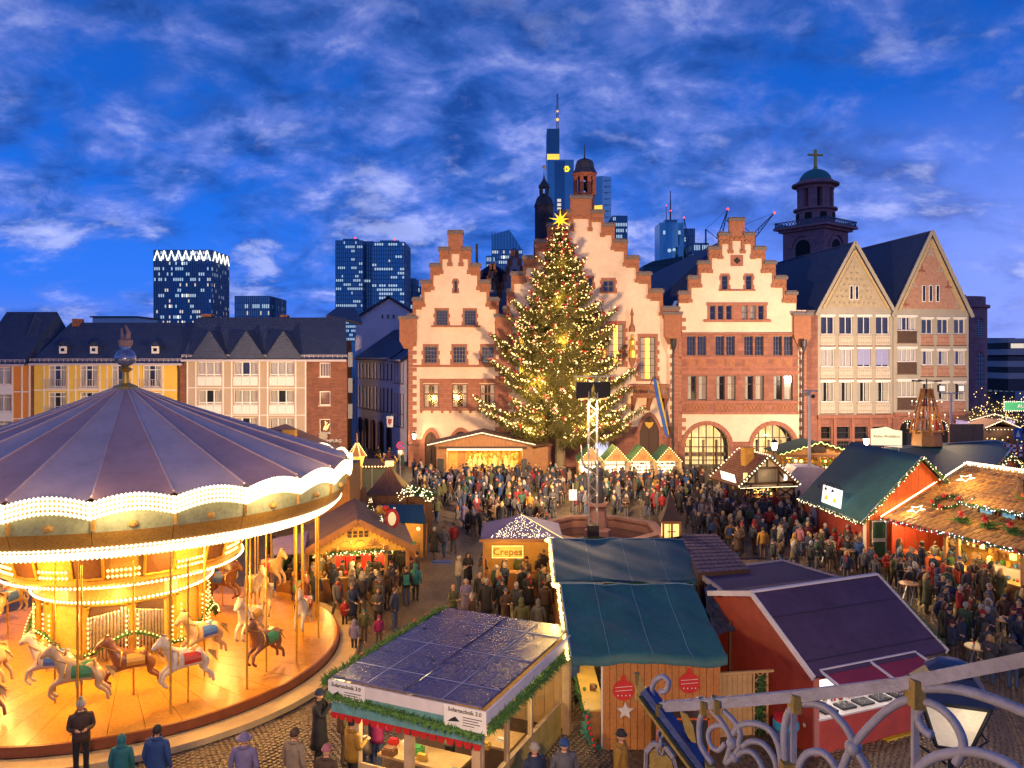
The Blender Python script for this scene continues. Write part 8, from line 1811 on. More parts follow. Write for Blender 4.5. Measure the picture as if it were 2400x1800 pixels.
#  stalls on the left behind the carousel
def chalet():
 r=root('chalet_stall','yellow lit chalet stall with garland and brown gable roof beside the carousel','market stall',(-7.1,36.3,0),R(12.8));hw,ze,zr_,d=2.35,2.35,3.62,5.6
 gable_roof(r,hw*2,-.6,d,ze,zr_,M_brownroof,.3,.1)
 vp=verge_pts(hw*2,-.62,ze,zr_,.3,.0)
 g=MB();g.bar(vp[0],vp[1],.08,.26);g.bar(vp[1],vp[2],.08,.26);part('verge_board',g,M_wood,r)
 for s in(-1,1):
  for k in range(14):a=vp[1].lerp(vp[0]if s<0 else vp[2],(k+.5)/14);g=MB();g.prism([a+Vector((-.1,.05,-.1)),a+Vector((.1,.05,-.1)),a+Vector((0,.05,-.26))],(0,.03,0));part('scallop',g,M_wood,r)
 boards(r,-hw,hw,-.1,ze-.25,lambda u:ze+(zr_-ze)*(1-abs(u)/hw)-.05,16,mat('yellow_wood',(.72,.42,.06),.6,.15,2.5),name='gable_board')
 g=MB();[g.box(-.45+.25*i,-.27+.25*i,-.16,-.11,ze+.45+j*.16,ze+.57+j*.16)for i in range(4)for j in range(2)];part('gable_lattice',g,M_woodd,r)
 for x in(-.55,.1):g=MB();g.prism([(x+.25*math.cos(R(a)),-.14,ze+.02+.28*math.sin(R(a)))for a in range(0,181,20)],(0,.04,0));part('gable_arch',g,mat('yellow_wood'),r)
 g=MB();[g.bar((.75,-.15,ze+.05),(.75+.32*math.cos(R(a)),-.15,ze+.05+.3*math.sin(R(a))),.03)for a in range(0,181,30)];part('sun_ornament',g,M_wood,r)
 for x in(-hw,-1.15,1.2,hw-.15):g=MB();g.box(x,x+.16,-.18,0,0,ze);part('post',g,M_wood,r)
 g=MB();g.box(-hw+.2,hw-.6,-.35,.35,0,1.0);part('counter',g,M_wood,r);g=MB();g.box(-hw+.1,hw-.5,-.45,.45,1.005,1.06);part('counter_top',g,M_woodl,r)
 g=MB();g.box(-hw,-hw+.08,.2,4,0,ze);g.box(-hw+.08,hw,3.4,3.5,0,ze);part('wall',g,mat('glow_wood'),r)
 for z in(1.2,1.5,1.8):shelf(r,-2.1,2.1,2.9,z,.35)
 goods(r,-2.1,2.1,3.05,(1.2,1.5,1.8),20,.2,61,lit=M_bulb);goods(r,-2,1.6,0,(1.06,),16,.22,62)
 for x in(-1.0,-.5,.2,.9):g=MB();g.box(x,x+.45,.9,1.0,1.0,1.9);part('red_shirt',g,mat('santa_red',(.6,.02,.015),.7,.1,4),r)
 part('garland',garland([(-1.3,-.3,ze-.2),(1.2,-.3,ze-.2)],.2,40,.12),M_green,r,kind='stuff');part('garland_lights',bulbs([(-1.3,-.45,ze-.2),(1.2,-.45,ze-.2)],.05,.022,.1),M_bulbw,r,kind='stuff')
 for x in(-1.2,1.1):light('stall_lamp',MW[r.name]@Vector((x,.6,2.15)),190,(1,.58,.15),.2,r)
 light('front_glow',MW[r.name]@Vector((0,-.9,2.0)),110,(1,.58,.15),.3,r)
 g=MB();c_=Vector((1.75,2.6,3.05));g.tube([c_+Vector((.28*math.cos(R(a)),-.1,.42*math.sin(R(a))))for a in range(0,360,24)],.09,6,closed=True);part('roof_clock_ring',g,M_bow,r);g=MB();g.prism([c_+Vector((.2*math.cos(R(a)),-.12,.34*math.sin(R(a))))for a in range(0,360,24)],(0,.04,0));part('roof_clock_face',g,mat('clock_face',(.8,.7,.4),.5,.1,3,emit=(1,.8,.4),es=.5),r)
 g=MB();g.ball((1.2,3.4,3.35),.24);g.ball((1.55,3.3,3.2),.2);part('gold_gift',g,GOODS[1],r);g=MB();g.ball((1.5,3.2,3.45),.17);part('red_gift',g,GOODS[0],r)
chalet()
for i,(px,py,Y,h,lab)in enumerate(((868,1262,41,2.1,'tall lit fir on the chalet roof, leftmost of three'),(893,1290,39,1.7,'second lit fir on the chalet roof slope'),(925,1255,41.5,1.4,'small lit fir beside the red roof clock'))):
 p=PX(px,py-45,Y);f=small_fir(lab,(p.x,Y,p.z-.9),h,'small lit firs on the chalet roof')
def simple(name,label,cat,loc,rz=0):return root(name,label,cat,loc,rz)
r=simple('blue_tarp_stall','low stall under a flat blue tarpaulin left of the open cobbles','market stall',(-6.1,42.5,0))
g=MB();a=[PX(893,1182,43.8),PX(992,1183,43.8),PX(998,1226,41.6),PX(900,1222,41.9)];g.slab(a,.06);part('tarpaulin',g,M_tarp2,r,world=True)
g=MB();[g.bar((p.x*.995,p.y+.1,0),(p.x*.995,p.y+.1,p.z-.05),.08)for p in a];part('post',g,M_wood,r,world=True,kind='stuff')
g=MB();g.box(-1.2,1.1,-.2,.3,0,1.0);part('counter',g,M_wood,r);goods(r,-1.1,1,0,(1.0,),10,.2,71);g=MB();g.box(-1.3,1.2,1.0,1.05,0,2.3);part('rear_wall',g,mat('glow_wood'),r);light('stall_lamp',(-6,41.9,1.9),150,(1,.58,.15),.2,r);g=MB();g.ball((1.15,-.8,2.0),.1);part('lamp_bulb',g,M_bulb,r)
Yt=50;k=Yt/FPX;c=PX(913,HY,Yt);r=simple('brown_tent','brown pyramid tent roof with glowing antlers on its peak','market stall',(c.x,Yt,0));ze,zt=HC-(1152-HY)*k,HC-(1090-HY)*k;hw=50*k
g=MB();q=random.Random(6);n=8
for s in range(4):
 M=Matrix.Rotation(R(90*s),4,'Z')
 for i in range(n):
  for j in range(n):
   def T(i,j):v=j/n;u=(i/n*2-1)*(1-v);return M@Vector((u*hw,-hw*(1-v),ze+(zt-ze)*(v**1.15)+.03*math.sin(i*2.1+j*1.7)*(0 if i in(0,n)else 1)))
   g.face([T(i,j),T(i+1,j),T(i+1,j+1),T(i,j+1)])
part('tent_cloth',g,mat('brown_tent_cloth',(.16,.075,.03),.45,.25,1.5,.3,4),r)
boards(r,-hw+.1,hw-.1,-hw+.08,1.0,ze-.02,12,M_wood,name='fascia_board');g=MB();g.box(-hw+.1,-hw+.15,-hw+.14,hw,0,ze-.1);g.box(hw-.15,hw-.1,-hw+.14,hw,0,ze-.1);g.box(-hw+.15,hw-.15,hw-.1,hw,0,ze-.1);part('wall',g,M_woodd,r)
g=MB()
for s in(-1,1):g.tube([(s*.1,0,zt),(s*.5,0,zt+.25),(s*.62,0,zt+.75)],.04,5);g.tube([(s*.5,0,zt+.25),(s*.3,0,zt+.6)],.03,5);g.tube([(s*.58,0,zt+.5),(s*.85,0,zt+.7)],.03,5)
part('antlers',g,M_gold,r);g=MB();g.box(-.25,.25,-.2,.2,zt-.05,zt+.25);part('glowing_box',g,M_glowpanel,r)
p=PX(978,1158,49);gar=garland([p+Vector((-1.2,0,-.1)),p+Vector((-.3,0,.25)),p+Vector((1.0,0,-.1))],.45,90,.2);r2=simple('lit_hedge','clump of fir green with white bulbs beside the brown tent','garland',(p.x,49,0));part('fir_green',gar,M_green,r2,world=True,kind='stuff')
g=bulbs([p+Vector((-1.2,-.3,-.1)),p+Vector((-.3,-.3,.3)),p+Vector((1.0,-.3,-.1))],.025,.04,.3);part('bulbs',g,M_bulbw,r2,world=True,kind='stuff');g=MB();g.box(-.9,.9,.2,.3,0,p.z-.2);part('support_wall',g,M_wood,r2)
Yt=56;k=Yt/FPX;c=PX(865,HY,Yt);r=simple('dark_green_stall','dark green flat stall with bulb row under the small lantern turret','market stall',(c.x,Yt,0));zt=HC-(1096-HY)*k;x0,x1=-50*k,45*k
g=MB();g.box(x0,x1,0,4,0,zt);part('wall',g,mat('dark_green_wall',(.05,.06,.04),.7,.2,2),r);g=MB();g.box(x0-.1,x1+.1,-.15,4.1,zt,zt+.12);part('roof_slab',g,M_woodd,r);part('bulb_row',bulbs([(x0,-.2,zt+.1),(x1,-.2,zt+.1)],.22,.06),M_bulb,r,kind='stuff')
for x in(x0+.9,x0+1.7):g=MB();g.box(x,x+.05,-.05,0,.5,zt-.1);part('panel_joint',g,M_steel,r)
r=simple('lantern_tower','little glowing lantern tower with pointed bulb lined roof before the alley','lantern',PX(837,HY,55.5).to_tuple()[:2]+(0,));k=55.5/FPX;za,zb,zc_2=HC-(1092-HY)*k,HC-(1068-HY)*k,HC-(1036-HY)*k
g=MB();g.lathe([(.35,za),(.55,zb)],6);part('glowing_body',g,mat('yellow_glow',(.8,.5,.1),.6,.2,4,emit=(1,.55,.08),es=.8),r);g=MB();g.lathe([(.62,zb),(.3,zb+.5),(.04,zc_2)],6);part('pointed_roof',g,M_wood,r);g=MB();g.box(-.3,.3,-.3,.3,0,za-.004);part('base',g,M_wood,r)
g=MB()
for i in range(6):a=R(60*i);g.add(bulbs([(.64*math.cos(a),.64*math.sin(a),zb+.02),(.32*math.cos(a),.32*math.sin(a),zb+.52),(.05*math.cos(a),.05*math.sin(a),zc_2)],.14,.05))
part('edge_lights',g,M_bulb,r,kind='stuff');g=MB();g.bar((0,0,zc_2),(0,0,zc_2+.6),.04);part('finial',g,M_gold,r)
Yt=52;k=Yt/FPX;c=PX(640,HY,Yt);r=simple('figurine_stall','tall stall with bulb lined gable and lit nativity window behind the carousel canopy','market stall',(c.x,Yt,0));zr_,ze=HC-(1008-HY)*k,HC-(1078-HY)*k;xa=-22*k;xl,xr2=-100*k,145*k;zl=HC-(1042-HY)*k
g=MB();g.slab([(xl,-.2,zl),(xa,-.2,zr_),(xa,5,zr_),(xl,5,zl)],.12);g.slab([(xa,-.2,zr_),(xr2,-.2,ze),(xr2,5,ze),(xa,5,zr_)],.12);part('roof_slope',g,M_brownroof,r)
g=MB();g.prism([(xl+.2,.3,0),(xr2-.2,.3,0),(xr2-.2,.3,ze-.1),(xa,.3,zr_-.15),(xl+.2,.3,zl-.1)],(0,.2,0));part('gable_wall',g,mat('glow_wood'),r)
vp=[(xl,-.3,zl),(xa,-.3,zr_+.05),(xr2,-.3,ze)];b=bulbs(vp,.1,.05);b.add(bulbs([(a,y,z-.2)for a,y,z in vp],.12,.045));part('verge_lights',b,M_bulb,r,kind='stuff');part('garland',garland(vp,.2,20,.12),M_green,r,kind='stuff')
P=arc_pts(xa-.1,xa+1.0,zr_-1.35,.5,8);g=MB();g.face([(xa-.1,.25,zr_-2.2),(xa+1.0,.25,zr_-2.2)]+[(a,.25,z)for a,z in reversed(P)]);part('lit_window',g,M_whitepanel,r);g=MB();g.tip((xa+.5,.1,zr_-2.2),(0,0,1.0),.25);part('window_fir',g,M_green,r)
for i in range(8):g=MB();x=xa-1.6+i*.62;h_=.5+.2*(i%3);z=zr_-2.3;g.lathe([(.16,z),(.12,z+h_*.5),(.14,z+h_*.6),(.04,z+h_*.8),(.08,z+h_*.88),(.01,z+h_)],7,(x+(1.2 if x>xa-.2 and x<xa+1.1 else 0),-.1));part('figurine',g,GOODS[(0,2,1,3)[i%4]],r)
g=MB();g.box(xa-2,xr2-1,-.4,.25,zr_-2.45,zr_-2.3);part('figurine_ledge',g,M_wood,r);g=MB();g.box(.3,1.1,1,1.8,zr_-1.2,zr_-.1);part('chimney',g,mat('yellow_chimney'),r)
light('gable_lamp',(c.x-.3,Yt-1.0,zr_-1.2),220,(1,.58,.15),.3,r);light('gable_lamp',(c.x+2.2,Yt-1.0,zr_-2.0),140,(1,.58,.15),.3,r)
Yt=43;k=Yt/FPX;p0,p1=PX(768,1090,Yt),PX(820,1212,Yt);r=simple('plank_tower','plain orange plank box wall right of the carousel canopy rim','market hut',(p0.x,Yt,0));wdt=p1.x-p0.x;boards(r,0,wdt,0,0,p0.z,6,mat('orange_pine'));g=MB();g.box(0,wdt,.06,3,0,p0.z-.1);part('box_core',g,M_wood,r)
r=simple('blue_canopy','small violet canopy under the right rim of the carousel','canopy',(PX(690,0,35).x,35,0));g=MB();P=[PX(640,1262,36.5),PX(722,1245,37),PX(712,1296,34.5),PX(640,1300,34.5)];g.slab(P,.05);part('canopy_cloth',g,mat('violet_cloth',(.16,.13,.32),.6,.2,1.5),r,world=True);g=MB();[g.bar((p.x,p.y,0),(p.x,p.y,p.z-.05),.06)for p in P];part('post',g,M_steel,r,world=True,kind='stuff')
g=MB();g.box(-.9,.7,.3,.9,0,1);part('counter',g,M_wood,r)
r=simple('blue_floor_box','flat blue cable cover lying on the open cobbles','floor cover',G(1035,1320));g=MB();g.prism([(-.55,-.3,.0),(.55,-.3,.0),(.45,.2,.12),(-.45,.2,.12)],(0,.02,.0));g.box(-.5,.5,-.1,.3,0,.1);part('cover',g,mat('cover_blue',(.06,.10,.30),.5,.2,3),r)
r=simple('notice_post','thin post with blank white notice in the crowd by the fountain','notice',(PX(1343,0,50).x,50,0));g=MB();g.tube([(0,0,0),(0,0,3.1)],.04,6);part('post',g,M_steel,r);z=PX(0,1160,50).z;g=MB();g.box(-.25,.23,-.06,-.03,z-.33,z+.33);part('notice_sheet',g,M_white,r)
r=simple('golden_figure','small golden figure standing on a ledge left of the brown tent','figure',PX(835,1145,47).to_tuple());g=MB();g.lathe([(.3,0),(.25,.3),(.12,.5),(.2,.8),(.12,1.05),(.14,1.25),(.02,1.4)],8);part('body',g,M_gold,r);g=MB();g.box(-.6,.5,-.3,.4,-3.3,0);part('ledge',g,M_wood,r)
#  wrought iron parapet close to the camera
def railing():
 r=root('balcony_railing','thick grey wrought iron balcony railing with gold collars and scrolls','railing',(2.2,2.6,8.6));mi=mat('grey_painted_iron',(.50,.43,.39),.45,.25,6,.25,25);mg=mat('gold_paint',(.50,.30,.05),.5,.3,14,.3,40);mb2=mat('blue_painted_iron',(.05,.08,.22),.5,.2,10,.2,30)
 def D(px):return 3.15-(px-1540)/860*1.0
 def P(px,py,dy=0.0):return PX(px,py,D(px)+dy)
 g=MB();pts=[P(1545,1656),P(1700,1646),P(1900,1628),P(2110,1603),P(2250,1576),P(2430,1540)]
 for a,b in zip(pts,pts[1:]):g.bar(a,b+(b-a)*.004,.026,.037)
 part('handrail',g,mi,r,world=True)
 def curve(ps,rad,m=mi,dy=.0,nm='scroll'):
  Q=[P(x,y,dy)for x,y in ps];out=[]
  for i in range(len(Q)-1):
   p0,p1,p2,p3=Q[max(i-1,0)],Q[i],Q[i+1],Q[min(i+2,len(Q)-1)]
   for t in(0,.2,.4,.6,.8):out.append(.5*((2*p1)+(p2-p0)*t+(2*p0-5*p1+4*p2-p3)*t*t+(3*p1-p0-3*p2+p3)*t**3))
  out.append(Q[-1]);g=MB();g.tube(out,rad*.86,10);part(nm,g,m,r,world=True,smooth=True)
 curve([(1842,1790),(1838,1720),(1850,1668),(1880,1650),(1930,1655),(1975,1695),(2000,1740),(1992,1762)],.0155)
 curve([(1960,1830),(1985,1775),(1998,1750),(2040,1700),(2085,1660),(2130,1640),(2190,1652),(2235,1690),(2258,1745),(2240,1790)],.0155)
 curve([(2000,1750),(2025,1790),(2040,1830)],.0155)
 curve([(2160,1655),(2150,1680),(2165,1710),(2185,1725)],.0155)
 curve([(2160,1612),(2240,1615),(2330,1640),(2430,1680)],.018);
 curve([(1870,1830),(1875,1790),(1895,1765),(1930,1765),(1960,1800),(1970,1830)],.015)
 curve([(2130,1830),(2170,1785),(2230,1765),(2300,1765),(2380,1800),(2400,1840)],.017)
 curve([(1670,1790),(1642,1745),(1640,1690),(1652,1668)],.013);curve([(1665,1665),(1690,1690),(1712,1735),(1700,1790)],.012);curve([(1695,1665),(1720,1690),(1735,1720),(1728,1750)],.012)
 curve([(1700,1742),(1685,1758),(1668,1750),(1660,1725),(1668,1705),(1690,1700),(1706,1716)],.011);curve([(1718,1720),(1735,1700),(1770,1696),(1805,1712),(1825,1750),(1832,1800)],.0135)
 curve([(1740,1750),(1760,1738),(1790,1745),(1815,1780),(1825,1830)],.0125);curve([(1722,1780),(1740,1762),(1765,1765),(1785,1795),(1790,1830)],.0125);curve([(1700,1790),(1718,1775),(1736,1745)],.012)
 for x,y,s in((1716,1742,.022),(1722,1775,.02),(2000,1752,.028)):g=MB();g.ball(P(x,y),s,0,10,7);part('knot',g,mi,r,world=True,smooth=True)
 for x,y,w,h in((1646,1655,.021,.05),(1677,1652,.021,.05),(1862,1645,.028,.06),(2145,1622,.036,.085),(1845,1792,.05,.028),(1662,1795,.035,.02),(1540,1658,.02,.045)):
  g=MB();c=P(x,y,-.004);g.box(c.x-w/2 if w<h else c.x-w/2,c.x+w/2,c.y-.032,c.y+.032,c.z-h/2,c.z+h/2,top=.9);part('gold_collar',g,mg,r,world=True)
 a,b=P(1513,1615),P(1672,1830);g=MB();g.bar(a,b,.05,.035);part('blue_bar',g,mb2,r,world=True);g=MB();o_=Vector((-.022,-.01,-.022));g.bar(a+o_,b+o_,.05,.012);part('gold_edge',g,mg,r,world=True)
 curve([(1536,1650),(1528,1620),(1534,1598),(1552,1586),(1566,1596),(1562,1618),(1546,1622)],.0125,nm='curl')
 g=MB();p,p2=P(1488,1580),P(1506,1640);g.prism([p,p+Vector((.02,0,.0)),P(1512,1612),P(1520,1640),P(1490,1642),P(1492,1622)],(0,.02,0));part('gilt_tip',g,mg,r,world=True)
 g=MB();L=[P(1594,1667),P(1612,1676),P(1624,1700),P(1632,1742),P(1618,1738),P(1606,1715),P(1600,1690)];g.prism(L,(0,.012,0));part('gilt_leaf',g,mg,r,world=True)
 for i in range(4):
  c=P(1548,1700+i*20,.02);g=MB();rr=.017;g.tube([c+(Vector((rr*.7*math.cos(R(t)),0,rr*math.sin(R(t))))if i%2 else Vector((0,rr*.7*math.cos(R(t)),rr*math.sin(R(t)))))for t in range(0,360,36)],.0055,6,closed=True);part('chain_link',g,mi,r,world=True)
 g=MB();L=[P(x,y,.03)for x,y in((1512,1830),(1514,1762),(1530,1742),(1560,1750),(1578,1775),(1592,1830))];[g.bar(x,y,.012,.02)for x,y in zip(L,L[1:])];part('plaque_frame',g,mi,r,world=True);g=MB();g.prism([P(1522,1830,.035),P(1522,1765,.035),P(1545,1752,.035),P(1575,1785,.035),P(1582,1830,.035)],(0,.01,0));part('gold_plaque',g,mg,r,world=True)
 for x in(1860,2145):q_=P(x,1640);g=MB();g.bar((q_.x,q_.y,q_.z-.02),(q_.x+.0,q_.y+.01,8.6),.018);part('support_bar',g,mi,r,world=True)
railing()
r=root('big_lantern','large old lantern with warm lit glass below the railing at bottom right','lantern',(2.32*1.35,5.6,0));L0=PX(2228,1672,5.6);x,z=L0.x-r.location.x,L0.z
g=MB();top,bot=.29,.15;P4=lambda s,zz:[(x+s*math.cos(R(45+90*k-20))*1.25,s*math.sin(R(45+90*k-20))*1.25,zz)for k in range(4)]
A,B=P4(.235,z+.14),P4(.12,z-.2)
for i in range(4):
 g=MB();g.face([B[i],B[(i+1)%4],A[(i+1)%4],A[i]]);part('lantern_pane',g,mat('lantern_pane',(.9,.75,.6),.4,.3,6,emit=(1,.74,.42),es=.35),r)
 g=MB();g.bar(A[i],B[i],.02);g.bar(A[i],A[(i+1)%4],.025);g.bar(B[i],B[(i+1)%4],.02);part('lantern_frame',g,M_dark,r)
C_=P4(.27,z+.16);D_=P4(.14,z+.3);g=MB();[g.face([C_[i],C_[(i+1)%4],D_[(i+1)%4],D_[i]])for i in range(4)];g.face(D_);g.face(C_[::-1]);part('lantern_roof',g,mat('lantern_roof',(.07,.07,.09),.4,.2,6),r);g=MB();g.lathe([(.15,z+.3),(.17,z+.33),(.1,z+.37),(0,z+.38)],12,(x,0));part('lantern_knob',g,mat('lantern_roof'),r)
g=MB();[g.tube([(x+s*.2,0,z-.12),(x+s*.26,0,z-.2),(x+s*.16,0,z-.27),(x+s*.03,0,z-.36)],.009,6)for s in(-1,1)];g.tube([(x,0,z-.2),(x,0,.0)],.02,8);part('lantern_bracket',g,M_dark,r)
light('lantern_light',Vector((L0.x,5.25,z-.0)),1.2,(1,.8,.5),.08,r)
#  people
M_skin=mat('skin',(.55,.30,.19),.6,.08,8);M_skin2=mat('skin_dark',(.22,.11,.07),.6,.08,8);M_shoe=mat('shoe_leather',(.03,.025,.022),.5,.3,6);M_eye=mat('eye_dark',(.02,.015,.015),.3,0);M_lip=mat('lip',(.35,.10,.08),.5,0)
CC={'black':(.014,.014,.018),'dark navy':(.018,.028,.065),'charcoal':(.045,.045,.052),'dark brown':(.06,.032,.02),'olive':(.07,.075,.03),'camel':(.30,.18,.08),'beige':(.42,.32,.22),'grey':(.17,.17,.19),'red':(.42,.02,.02),'burgundy':(.14,.015,.03),'blue':(.03,.10,.32),'cream':(.58,.52,.42),'dark green':(.02,.06,.035),'mustard':(.50,.26,.03),'pink':(.55,.20,.25),'teal':(.03,.25,.28),'lilac':(.30,.26,.48),'orange':(.6,.2,.03),'magenta':(.45,.02,.16)}
CC={k:(v if max(v)<.1 else tuple(x*.55 for x in v))for k,v in CC.items()};CM={k:mat('cloth_'+k.replace(' ','_'),v,.8,.22,5,.25,14)for k,v in CC.items()}
TR=[mat('trousers_'+n,c,.85,.2,6)for n,c in(('denim',(.05,.08,.16)),('black',(.015,.015,.018)),('grey',(.08,.08,.09)),('brown',(.09,.06,.04)))]
HR={n:mat('hair_'+n.replace(' ','_'),c,.6,.3,12,.4,30)for n,c in(('brown',(.06,.03,.015)),('black',(.012,.01,.01)),('blond',(.42,.26,.09)),('grey',(.30,.28,.26)))}
def body_mesh(pose):
 V=[(0,0,.96),(0,0,1.15),(0,0,1.34),(0,.005,1.46),(0,-.005,1.54)];Rr=[(.155,.12),(.15,.12),(.185,.13),(.075,.075),(.055,.06)];E=[(0,1),(1,2),(2,3),(3,4)];arms=[];hands=[]
 for s in(-1,1):
  st={'walk':.22*s,'step':.12*s}.get(pose,.02*s);k=len(V)
  V+=[(.095*s,0,.88),(.10*s,-st*.55-.02,.5),(.10*s,-st+.03,.11),(.11*s,-st-.13,.045)];Rr+=[(.1,.1),(.068,.068),(.052,.055),(.048,.038)];E+=[(0,k),(k,k+1),(k+1,k+2),(k+2,k+3)]
  A={'stand':((.27,.03,1.12),(.27,-.06,.88)),'walk':((.26,.1*s,1.12),(.25,.12*s-.1,.9)),'step':((.26,.05,1.12),(.18,-.18,.98)),'cup':((.25,.0,1.13),(.10,-.28,1.18)),'pocket':((.30,.06,1.12),(.20,-.04,.95)),'phone':((.27,-.14,1.22),(.09,-.30,1.46)),'lean':((.26,-.12,1.14),(.16,-.38,1.05)),'one':((.26,.0,1.12),(.24,-.08,.88))if s<0 else((.26,-.05,1.14),(.08,-.26,1.3))}[pose]
  k=len(V);e,w=A;sx=lambda p:(p[0]*s,p[1],p[2]);d=(Vector(w)-Vector(e)).normalized()*.09;h=(w[0]+d.x,w[1]+d.y,w[2]+d.z)
  V+=[(.2*s,0,1.40),sx(e),sx(w),sx(h)];Rr+=[(.085,.08),(.062,.062),(.046,.046),(.034,.024)];E+=[(2,k),(k,k+1),(k+1,k+2),(k+2,k+3)];arms.append((k,s));hands.append((Vector(sx(w)),Vector(sx(h)),s))
 me=skin_mesh('body',V,E,Rr,[M_skin],1,0);mb=MB();mb.v=[tuple(v.co)for v in me.vertices];mb.f=[tuple(p.vertices)for p in me.polygons]
 for p in me.polygons:
  c=p.center;hd=min((c-(w.lerp(h,.75))).length for w,h,s in hands);mi=1
  if hd<.065:mi=0
  elif c.z<.10:mi=3
  elif c.z<.93 and abs(c.x)<.19 and min((c-w).length for w,h,s in hands)>.12:mi=2
  elif c.z>1.475 and abs(c.x)<.1:mi=0
  mb.m.append(mi)
 for w,h,s in hands:
  d=(h-w).normalized();up=Vector((0,0,1))if abs(d.z)<.8 else Vector((0,-1,0));sd=d.cross(up).normalized();nn=sd.cross(d)
  for f,L in((-1.5,.045),(-.5,.058),(.5,.062),(1.5,.055)):b=h+sd*f*.014+d*.01;mb.tube([b,b+d*L*.6,b+d*L*.85-nn*.02],[.009,.008,.006],4,0)
  b=w.lerp(h,.6)-sd*.026*s;mb.tube([b,b+d*.035-sd*.02*s,b+d*.06-sd*.012*s],[.01,.009,.007],4,0)
 c=Vector((0,-.01,1.635));mb.ball(c,.1,0,12,9,(.78,.93,1.17));mb.tip(c+Vector((0,-.082,-.005)),Vector((0,-.034,-.022)),.014,0)
 for s in(-1,1):mb.ball(c+Vector((.030*s,-.083,.012)),.010,4,5,4);mb.ball(c+Vector((.079*s,.005,-.005)),.02,0,5,4,(.5,.8,1.3))
 mb.box(-.02,.02,c.y-.086,c.y-.07,c.z-.055,c.z-.047,5);mb.box(-.05,-.015,c.y-.088,c.y-.07,c.z+.03,c.z+.036,4);mb.box(.015,.05,c.y-.088,c.y-.07,c.z+.03,c.z+.036,4)
 out=mb.mesh('body',[M_skin,CM['black'],TR[1],M_shoe,M_eye,M_lip],smooth=True);bpy.data.meshes.remove(me);return out
def coat_mesh(kind):
 rings={'jacket':[(.84,.185,.15),(.95,.188,.155),(1.1,.18,.145),(1.25,.2,.15),(1.36,.205,.145),(1.42,.165,.12),(1.47,.09,.085),(1.505,.078,.08)],'long coat':[(.46,.235,.2),(.62,.222,.185),(.8,.205,.17),(.95,.195,.16),(1.1,.178,.145),(1.25,.2,.15),(1.36,.205,.145),(1.42,.165,.12),(1.47,.1,.09),(1.52,.088,.09)],'puffer':[(.80,.18,.15)]+[(.84+.085*i+d,(.2 if i%1==0 else.2)+(.022 if d else 0),.165+(.02 if d else 0))for i in range(7)for d in(0,.042)]+[(1.44,.14,.12),(1.49,.1,.1),(1.53,.095,.1)]}[kind]
 mb=MB();n=14;q=random.Random(3)
 for z,rx,ry in rings:
  for j in range(n):a=2*math.pi*j/n;f=1+.025*math.sin(a*5+z*9)+q.uniform(-.012,.012);mb.v.append((rx*f*math.cos(a),ry*f*math.sin(a),z))
 for i in range(len(rings)-1):
  for j in range(n):mb.f.append((i*n+j,i*n+(j+1)%n,(i+1)*n+(j+1)%n,(i+1)*n+j));mb.m.append(0)
 z,rx,ry=rings[0];mb.f.append(tuple(range(n-1,-1,-1)));mb.m.append(0)
 if kind=='puffer' or kind=='jacket':mb.tube([(.1*math.cos(R(t)),.02+.09*math.sin(R(t)),1.48+.02*math.sin(R(t)))for t in range(0,360,36)],.035,5,0,True)
 return mb.mesh('coat',CM['black'],smooth=True)
def head_mesh(kind):
 mb=MB();c=Vector((0,-.01,1.635));q=random.Random(5)
 def cap(zmin,rr,back=True,thick=1.0,n=14):
  k=len(mb.v);rows=6
  for i in range(rows+1):
   for j in range(n):
    a=2*math.pi*j/n;front=max(0,-math.sin(a));lo=zmin+(.6-zmin)*front**1.5 if back else zmin;sz=lo+(1-lo)*i/rows;r_=math.sqrt(max(0,1-sz*sz));mb.v.append((c.x+rr*.82*r_*math.cos(a),c.y+rr*.97*r_*math.sin(a)+.004,c.z+rr*1.2*sz))
  for i in range(rows):
   for j in range(n):mb.f.append((k+i*n+j,k+i*n+(j+1)%n,k+(i+1)*n+(j+1)%n,k+(i+1)*n+j));mb.m.append(0)
 if kind=='short':cap(-.35,.108)
 elif kind=='long':cap(-.5,.112);[mb.tube([c+Vector((.085*math.cos(R(a)),.02+.085*math.sin(R(a)),.02)),c+Vector((.1*math.cos(R(a)),.03+.1*math.sin(R(a)),-.12)),c+Vector((.1*math.cos(R(a)),.05+.1*math.sin(R(a)),-.30+q.uniform(-.04,.04)))],[.04,.045,.012],5)for a in range(0,181,22)]
 elif kind in('beanie','pompom'):
  k=len(mb.v);cap(.12,.118,False);mb.tube([c+Vector((.096*math.cos(R(t)),.11*math.sin(R(t)),.022))for t in range(0,360,30)],.018,5,0,True)
  if kind=='pompom':mb.ball(c+Vector((0,0,.165)),.045,0,8,6)
 elif kind=='hood':cap(-.75,.135);mb.ball(c+Vector((0,.05,-.1)),.11,0,10,6,(1,.8,.6))
 elif kind=='brim':cap(.2,.116,False);mb.lathe([(.1,c.z+.03),(.17,c.z+.022),(.17,c.z+.012),(.1,c.z+.02)],14,(0,-.01))
 return mb.mesh('hat',HR['brown'],smooth=True)
scf=MB();scf.tube([(.085*math.cos(R(t)),.085*math.sin(R(t))-.005,1.495+.012*math.sin(R(3*t)))for t in range(0,360,30)],.038,6,0,True);scf.bar((.04,-.13,1.47),(.07,-.16,1.18),.07,.02);SCARF=scf.mesh('scarf',CM['red'],smooth=True)
